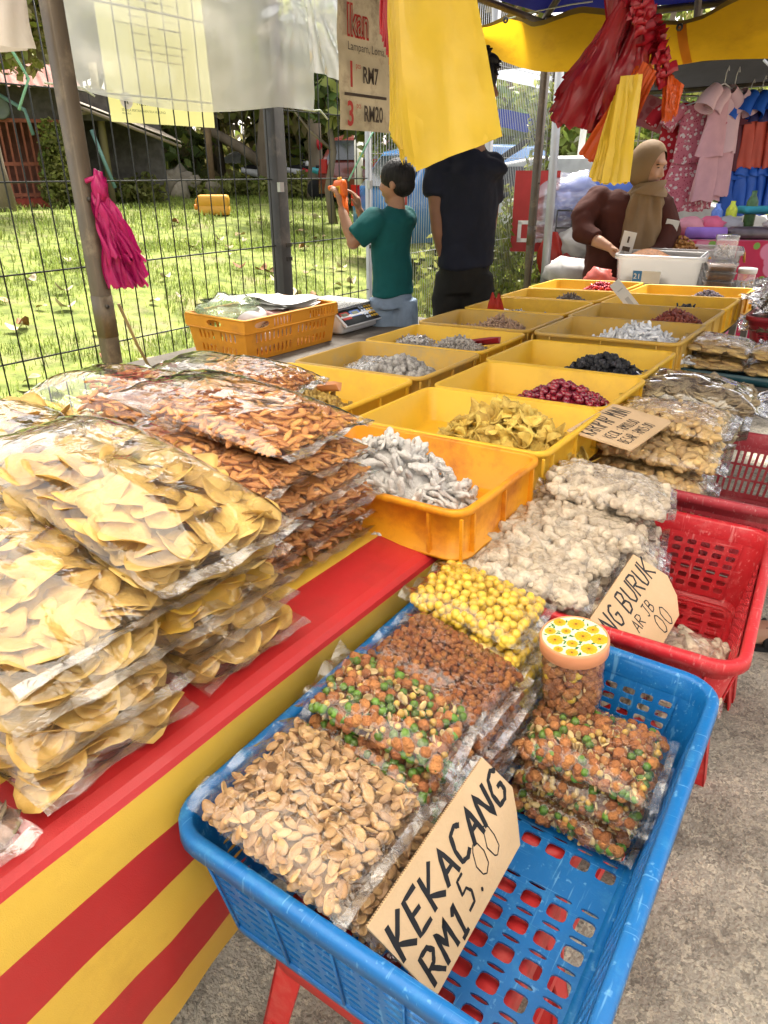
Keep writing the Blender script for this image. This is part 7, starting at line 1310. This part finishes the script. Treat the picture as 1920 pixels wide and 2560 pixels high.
tag(MB().tube([(-.82, -.30, .045), (-.52, -.30, .045)], .045, 14).obj("fabric_roll", mat("purple_fabric", (.24, .13, .45), .7, .2), None, on(0, 0)), "purple rolled fabric at the left end of the flowered table", "fabric roll")
tag(MB().rr(.36, .16, .04, [(-.03, 0), (0, .02), (0, .06), (-.04, .09)], 3, 0, None, True, True).obj("wrapped_pack", mat("dark_wrapped_cloth", (.07, .05, .06), .3, .5, var=.4, scale=12), None, on(-.32, -.28)), "dark plastic wrapped pack of clothes on the flowered table", "pack")
for i, (x, y, c, lab) in enumerate(((-.68, .05, (.62, .25, .30), "pale pink folded cloth pack on the flowered table"), (-.50, .08, (.66, .12, .22), "bright pink folded cloth pack on the flowered table"), (-.34, .10, (.35, .34, .36), "grey folded pack on the flowered table"))): tag(MB().ball((0, 0, .07), (.13, .12, .08), 12, 8, 0, None, lambda p: 1 + .3 * noise.noise(p * 2 + Vector((i * 3, 0, 0)))).obj("folded_cloth", mat("pack_cloth_%s" % ("rose", "pink", "grey")[i], c, .5, .4, var=.15, bump=.3, bscale=20), None, on(x, y)), lab, "cloth pack")
for i, (x, c, h, lab) in enumerate(((-.40, (.12, .22, .62), .24, "blue floral bottle shaped pack among the goods on the table"), (-.28, (.55, .62, .05), .26, "yellow green bottle shaped pack among the goods on the table"), (-.12, (.07, .15, .06), .34, "dark green tube standing among the goods on the table"))): tag(MB().lathe([(.035, 0), (.045, .01), (.045, h * .75), (.02, h * .9), (.02, h)], 14).obj("bottle", mat("pack_paint_%s" % ("blue", "lime", "green")[i], c, .4, .4, var=.4, scale=25), None, on(x, .22)), lab, "bottle")
tag(MB().rr(.5, .2, .03, [(-.02, 0), (0, .02), (0, .05), (-.02, .06)], 3, 0, None, True, True).obj("folded_towel", mat("turquoise_towel", (.05, .32, .42), .8, .2), None, on(.05, .25, tz_ + .16)), "turquoise folded towel behind the white bag", "towel")
b = MB(); b.ball((0, 0, .13), (.34, .24, .145), 30, 18, 0, None, lambda p: 1 + .28 * noise.noise(p * 2.3) + .10 * noise.noise(p * 6)); b.ball((.20, .08, .20), (.26, .2, .15), 24, 14, 0, None, lambda p: 1 + .3 * noise.noise(p * 2.6 + Vector((3, 0, 0)))); tag(b.obj("carrier_bag", mat("milky_white_plastic", (.74, .70, .68), .35, .45, var=.06, trans=.35, bump=.25, bscale=14), None, on(.22, -.16)), "big full milky white carrier bag on the flowered table", "plastic bag")
# ------------------------------------------------------------------ tubs and boxes at the far end of the tray table
m_tub = film("milky_tub_plastic", .42, (.92, .92, .90), rough=.25, bump=.05, refl=1.2, base=.03, hazecol=(.66, .64, .61)); m_clasp = mat("amber_clasp", (.62, .27, .02), .35, .45)
table("end_table", "table end carrying the plastic tubs and packed boxes", -1.75, -.62, 4.66, 5.75, .700)
def tub(label, x, y, w, d, h, yaw, sticker=True):
    M = TM((x, y, .703), (0, 0, yaw)); o = thing("storage_tub", label, "storage tub", M, "milky storage tubs at the end of the trays")
    MB().rr(w, d, .05, [(-.05, .0), (-.03, .004), (-.02, .02), (0, h - .03), (.016, h - .03), (.018, h - .004), (.012, h), (0, h), (-.006, h - .01), (-.026, .02), (-.05, .008)], 5, 0, None, True, True).obj("tub", m_tub, o)
    for s in (-.22, .22): c_ = MB().box((w / 2 + .022, s * d, h - .045), (.008, .05, .05)).obj("clasp", m_clasp, o) if False else MB().tube([(w / 2 + .02, s * d - .03, h - .02), (w / 2 + .028, s * d - .03, h - .075), (w / 2 + .028, s * d + .03, h - .075), (w / 2 + .02, s * d + .03, h - .02)], .006, 6).obj("clasp", m_clasp, o)
    if sticker:
        q = MB().box((0, 0, 0), (.17, .001, .075)).obj("sticker", mat("white_sticker", (.62, .62, .6), .5), o, TM((-.06, -d / 2 - .0005, h * .42), (radians(4), 0, 0))); MB().box((-.055, -.001, 0), (.055, .001, .072)).obj("sticker_field", mat("blue_sticker", (.02, .16, .42), .5), q)
        text("21", .045, q, TM((-.078, -.0022, -.012), (pi / 2, 0, 0)), mat("white_print", (.8, .8, .76), .5), z=0)
    return o, M
o, M = tub("milky storage tub with a blue 21 sticker, nearer of the two", -1.29, 4.96, .52, .36, .225, .16)
tag(MB().grid(lambda a, c: ((a - .5) * .26 - .06, (c - .5) * .20, .0 + .05 * (1 - (a * 2 - 1) ** 2) * (1 - (c * 2 - 1) ** 2)), 12, 10).obj("fried_floss", m_fried, None, M @ TM((-.02, .0, .20))), "brown fried floss in the nearer storage tub", "snack heap")
o2, M2 = tub("milky storage tub behind the stickered one", -1.19, 5.42, .56, .38, .235, .20, False)
heap("mound of fried brown pieces heaped above the farther storage tub", "floss", (-.10, -.03, .15), .15, .13, .15, .018, M2, 31, limit=60, group="fried snack mounds")
for i, (x, y, z, yw, lab) in enumerate(((-1.545, 5.02, .965, .2, "white price ticket standing at the nearer tub's left corner"), (-1.36, 5.32, 1.03, .2, "white price ticket standing in the farther tub"))):
    q = MB().box((0, 0, 0), (.085, .003, .16)).obj("price_ticket", ppl, None, TM((x, y, z), (.1, .15, yw))); tag(q, lab, "price ticket"); MB().box((0, -.0022, -.03), (.05, .001, .03)).box((0, -.0022, .03), (.012, .001, .04)).obj("ticket_print", m_drk, q)
tag(MB().tube([(-.02, 0, 0), (.10, .0, .12), (.19, 0, .22)], .006, 6).obj("ladle", m_grey, None, M @ TM((.08, -.05, .03))), "long metal spoon leaning inside the nearer tub", "spoon")
b = MB().ball((0, 0, .05), (.10, .07, .075), 14, 9, 0, None, lambda p: 1 + .5 * noise.noise(p * 2.4)); tag(b.obj("plastic_bag", mat("salmon_bag_plastic", (.62, .16, .13), .35, .45, trans=.35), None, TM((-1.62, 4.76, .705))), "crumpled salmon pink plastic bag left of the tubs", "plastic bag")
m_lid = film("clear_box_plastic", .12, (1, 1, 1), rough=.06, refl=1.6)
for i in range(4):
    o = thing("food_box", ["lowest", "second", "third", "topmost"][i] + " clear box of brown paste in the stack beside the tubs", "food box", TM((-.915, 4.86 + .004 * i, .703 + i * .052), (0, 0, .25 + .03 * i)), "clear food boxes stacked beside the tubs"); MB().rr(.17, .22, .02, [(-.02, 0), (-.008, .002), (0, .042), (.005, .044), (.005, .050), (-.01, .050)], 3, 0, None, True, True).obj("box", m_lid, o); MB().rr(.155, .205, .02, [(-.015, .003), (0, .02), (0, .036)], 3, 0, None, True, True).obj("paste", mat("brown_paste", (.11, .05, .02), .5, var=.3, scale=30), o)
def jar(label, x, y, z, r, h, key, n, lidm):
    M = TM((x, y, z)); o = thing("snack_jar", label, "jar", M); MB().lathe([(r * .9, 0), (r, .006), (r, h)], 24, cap1=False).obj("jar_body", m_lid, o); MB().lathe([(r + .003, h - .004), (r + .004, h + .022), (r, h + .026)], 24).obj("lid", lidm, o); rj_ = random.Random(n)
    TR = [TM((r * .78 * sqrt(rj_.random()) * cos(a), r * .78 * sqrt(rj_.random()) * sin(a), .01 + rj_.random() ** 1.3 * h * .6), rot_any(rj_), .9) for a in [rj_.uniform(0, 6.28) for _ in range(n)]]; place(o, M, K[key], TR, 60, n)
wl = mat("white_lid", (.66, .65, .64), .4, .4)
jar("clear round tub of pale strips on top of the food box stack", -.93, 5.02, .915, .065, .11, "bits", 60, m_lid); jar("tall clear jar with a white lid, part full of brown nuts, right of the boxes", -.76, 4.90, .703, .05, .15, "mixr", 50, wl)
bag("clear bag of pale strips standing behind the jar at the right", "bits", (-.72, 5.15, .72), (0, -.3, .3), .22, .18, .07, "bags behind the jars", .018, "all", 330, m_film, limit=40)
# ------------------------------------------------------------------ wire cart with the wrapped bundle and red bags
o = thing("wire_cart", "black wire cart loaded with bags behind the vine pole", "cart", TM((-2.40, 5.85, 0), (0, 0, .38))); uw = MB().tube([(0, 0, .45), (0, 0, 1.12)], .006, 5).mesh("upright_wire", m_post); lw = MB().tube([(0, 0, 0), (.85, 0, 0)], .006, 5).mesh("level_wire", m_post)
for i in range(8): new("upright_wire", uw, o, TM((i * .121, 0, 0)))
for i in range(6): new("level_wire", lw, o, TM((0, 0, .47 + i * .13)))
MB().box((.42, .28, .44), (.9, .6, .03)).obj("deck", m_post, o)
for x in (.08, .78):
    for y in (.06, .5): new("caster", wheelm, o, TM((x, y, .10), (pi / 2, 0, 0), .34)); MB().box((x, y, .31), (.04, .04, .24)).obj("leg", m_post, o)
CMx = TM((-2.40, 5.85, 0), (0, 0, .38))
b = MB(); b.tube([(-.02, .26, 1.20), (.3, .26, 1.24), (.72, .26, 1.22)], [.13, .17, .16], 22); b.ball((.05, .2, 1.12), (.16, .14, .14), 14, 10, 0, None, lambda p: 1 + .3 * noise.noise(p * 3)); q = b.obj("wrapped_bundle", mat("blue_foam_roll", (.07, .14, .48), .5, .4, var=.3, scale=6), None, CMx); tag(q, "blue roll wrapped in crumpled clear plastic on top of the wire cart", "bundle")
b = MB(); b.grid(lambda a, c: (-.16 + .95 * a, .08 - .03 * sin(a * 7) + .03 * noise.noise(Vector((a * 9, c * 9, 0))) + .13 * (c > .8) * (c - .8) * 5, .86 + .50 * c + .05 * sin(a * 5) + .03 * noise.noise(Vector((a * 6, c * 6, 5)))), 40, 26); b.obj("wrap", film("crumpled_wrap_film", .42, (.96, .96, 1), rough=.12, bump=1., scale=9, refl=2.2, hazecol=(.62, .62, .70)), q)
tag(MB().ball((.20, .0, .86), (.19, .10, .13), 20, 14, 0, None, lambda p: 1 + .3 * noise.noise(p * 2.5)).obj("white_bag", mat("thin_white_plastic", (.66, .64, .60), .4, .4, trans=.3, bump=.3, bscale=16), None, CMx), "knotted white plastic bag hanging from the wire cart", "plastic bag")
for i, (x, z, s, lab) in enumerate(((-.02, .78, 1.2, "left red plastic bag hanging on the wire cart"), (.15, .70, 1.15, "middle red plastic bag hanging on the wire cart"), (.30, .70, .9, "right red plastic bag hanging on the wire cart"))): tag(MB().grid(lambda a, c: (cos(6.283 * a) * .075 * (.4 + .8 * sin(pi * c)) * s + .02 * sin(a * 25) * (1 - c), -.035 + sin(6.283 * a) * .045 * (.4 + .7 * sin(pi * c)), -.15 * s + .30 * c * s), 20, 12, closeu=True).obj("red_bag", mat("thin_red_plastic", (.55, .05, .035), .3, .5, var=.15, trans=.4), None, CMx @ TM((x, 0, z))), lab, "plastic bag", "red bags on the wire cart")
for i, (x, z) in enumerate(((.3, .62), (.58, .64), (.62, .85), (.1, 1.0))): tag(MB().ball((0, 0, 0), (.16, .12, .10), 14, 9, 0, None, lambda p: 1 + .4 * noise.noise(p * 2.2 + Vector((i * 4, 0, 0)))).obj("pale_bag", film("pinkish_goods_bag", .6, (1, .93, .95), refl=1.3, hazecol=(.45, .36, .38)), None, CMx @ TM((x, .2, z))), ["pale bag low behind the cart's wires", "pale bag low at the cart's right side", "pale bag half way up at the cart's right side", "pale bag behind the cart's upper left wires"][i], "plastic bag", "pale bags packed in the wire cart")
tag(MB().ball((0, 0, .1), (.20, .16, .11), 16, 10, 0, None, lambda p: 1 + .3 * noise.noise(p * 2.4)).obj("helmet_bag", mat("white_bundle", (.42, .40, .38), .6, var=.3, scale=7), None, TM((-2.1, 5.45, .60))), "pale bundle on the low shelf below the wire cart", "bundle"); tag(MB().rr(.5, .4, .05, [(-.03, 0), (0, .03), (0, .3), (-.05, .34)], 3, 0, None, True, True).obj("black_case", m_blkp, None, TM((-1.86, 5.85, .50), (0, 0, .3))), "black case on the ground shelf beside the woman", "case"); tag(MB().box((0, 0, 0), (1.1, .5, .03)).box((-.5, -.2, -.22), (.04, .04, .42)).box((.5, -.2, -.22), (.04, .04, .42)).box((-.5, .2, -.22), (.04, .04, .42)).box((.5, .2, -.22), (.04, .04, .42)).obj("low_shelf", m_post, None, TM((-2.0, 5.62, .46), (0, 0, .35))), "low black shelf behind the far trays", "shelf")
o = thing("sign_board", "red and white sign board behind the tent leg", "sign", TM((-2.62, 5.9, 1.10), (0, 0, .5))); MB().box((0, 0, 0), (.36, .012, .62)).obj("board", mat("red_board", (.42, .03, .03), .5), o)
for x, z, w_, h_ in ((0, -.22, .26, .03), (-.115, -.15, .03, .15), (.115, -.15, .03, .15), (0, -.08, .26, .03), (.08, .05, .03, .25)): MB().box((x, -.008, z), (w_, .006, h_)).obj("white_outline", mat("white_print", (.8, .8, .76), .5), o)
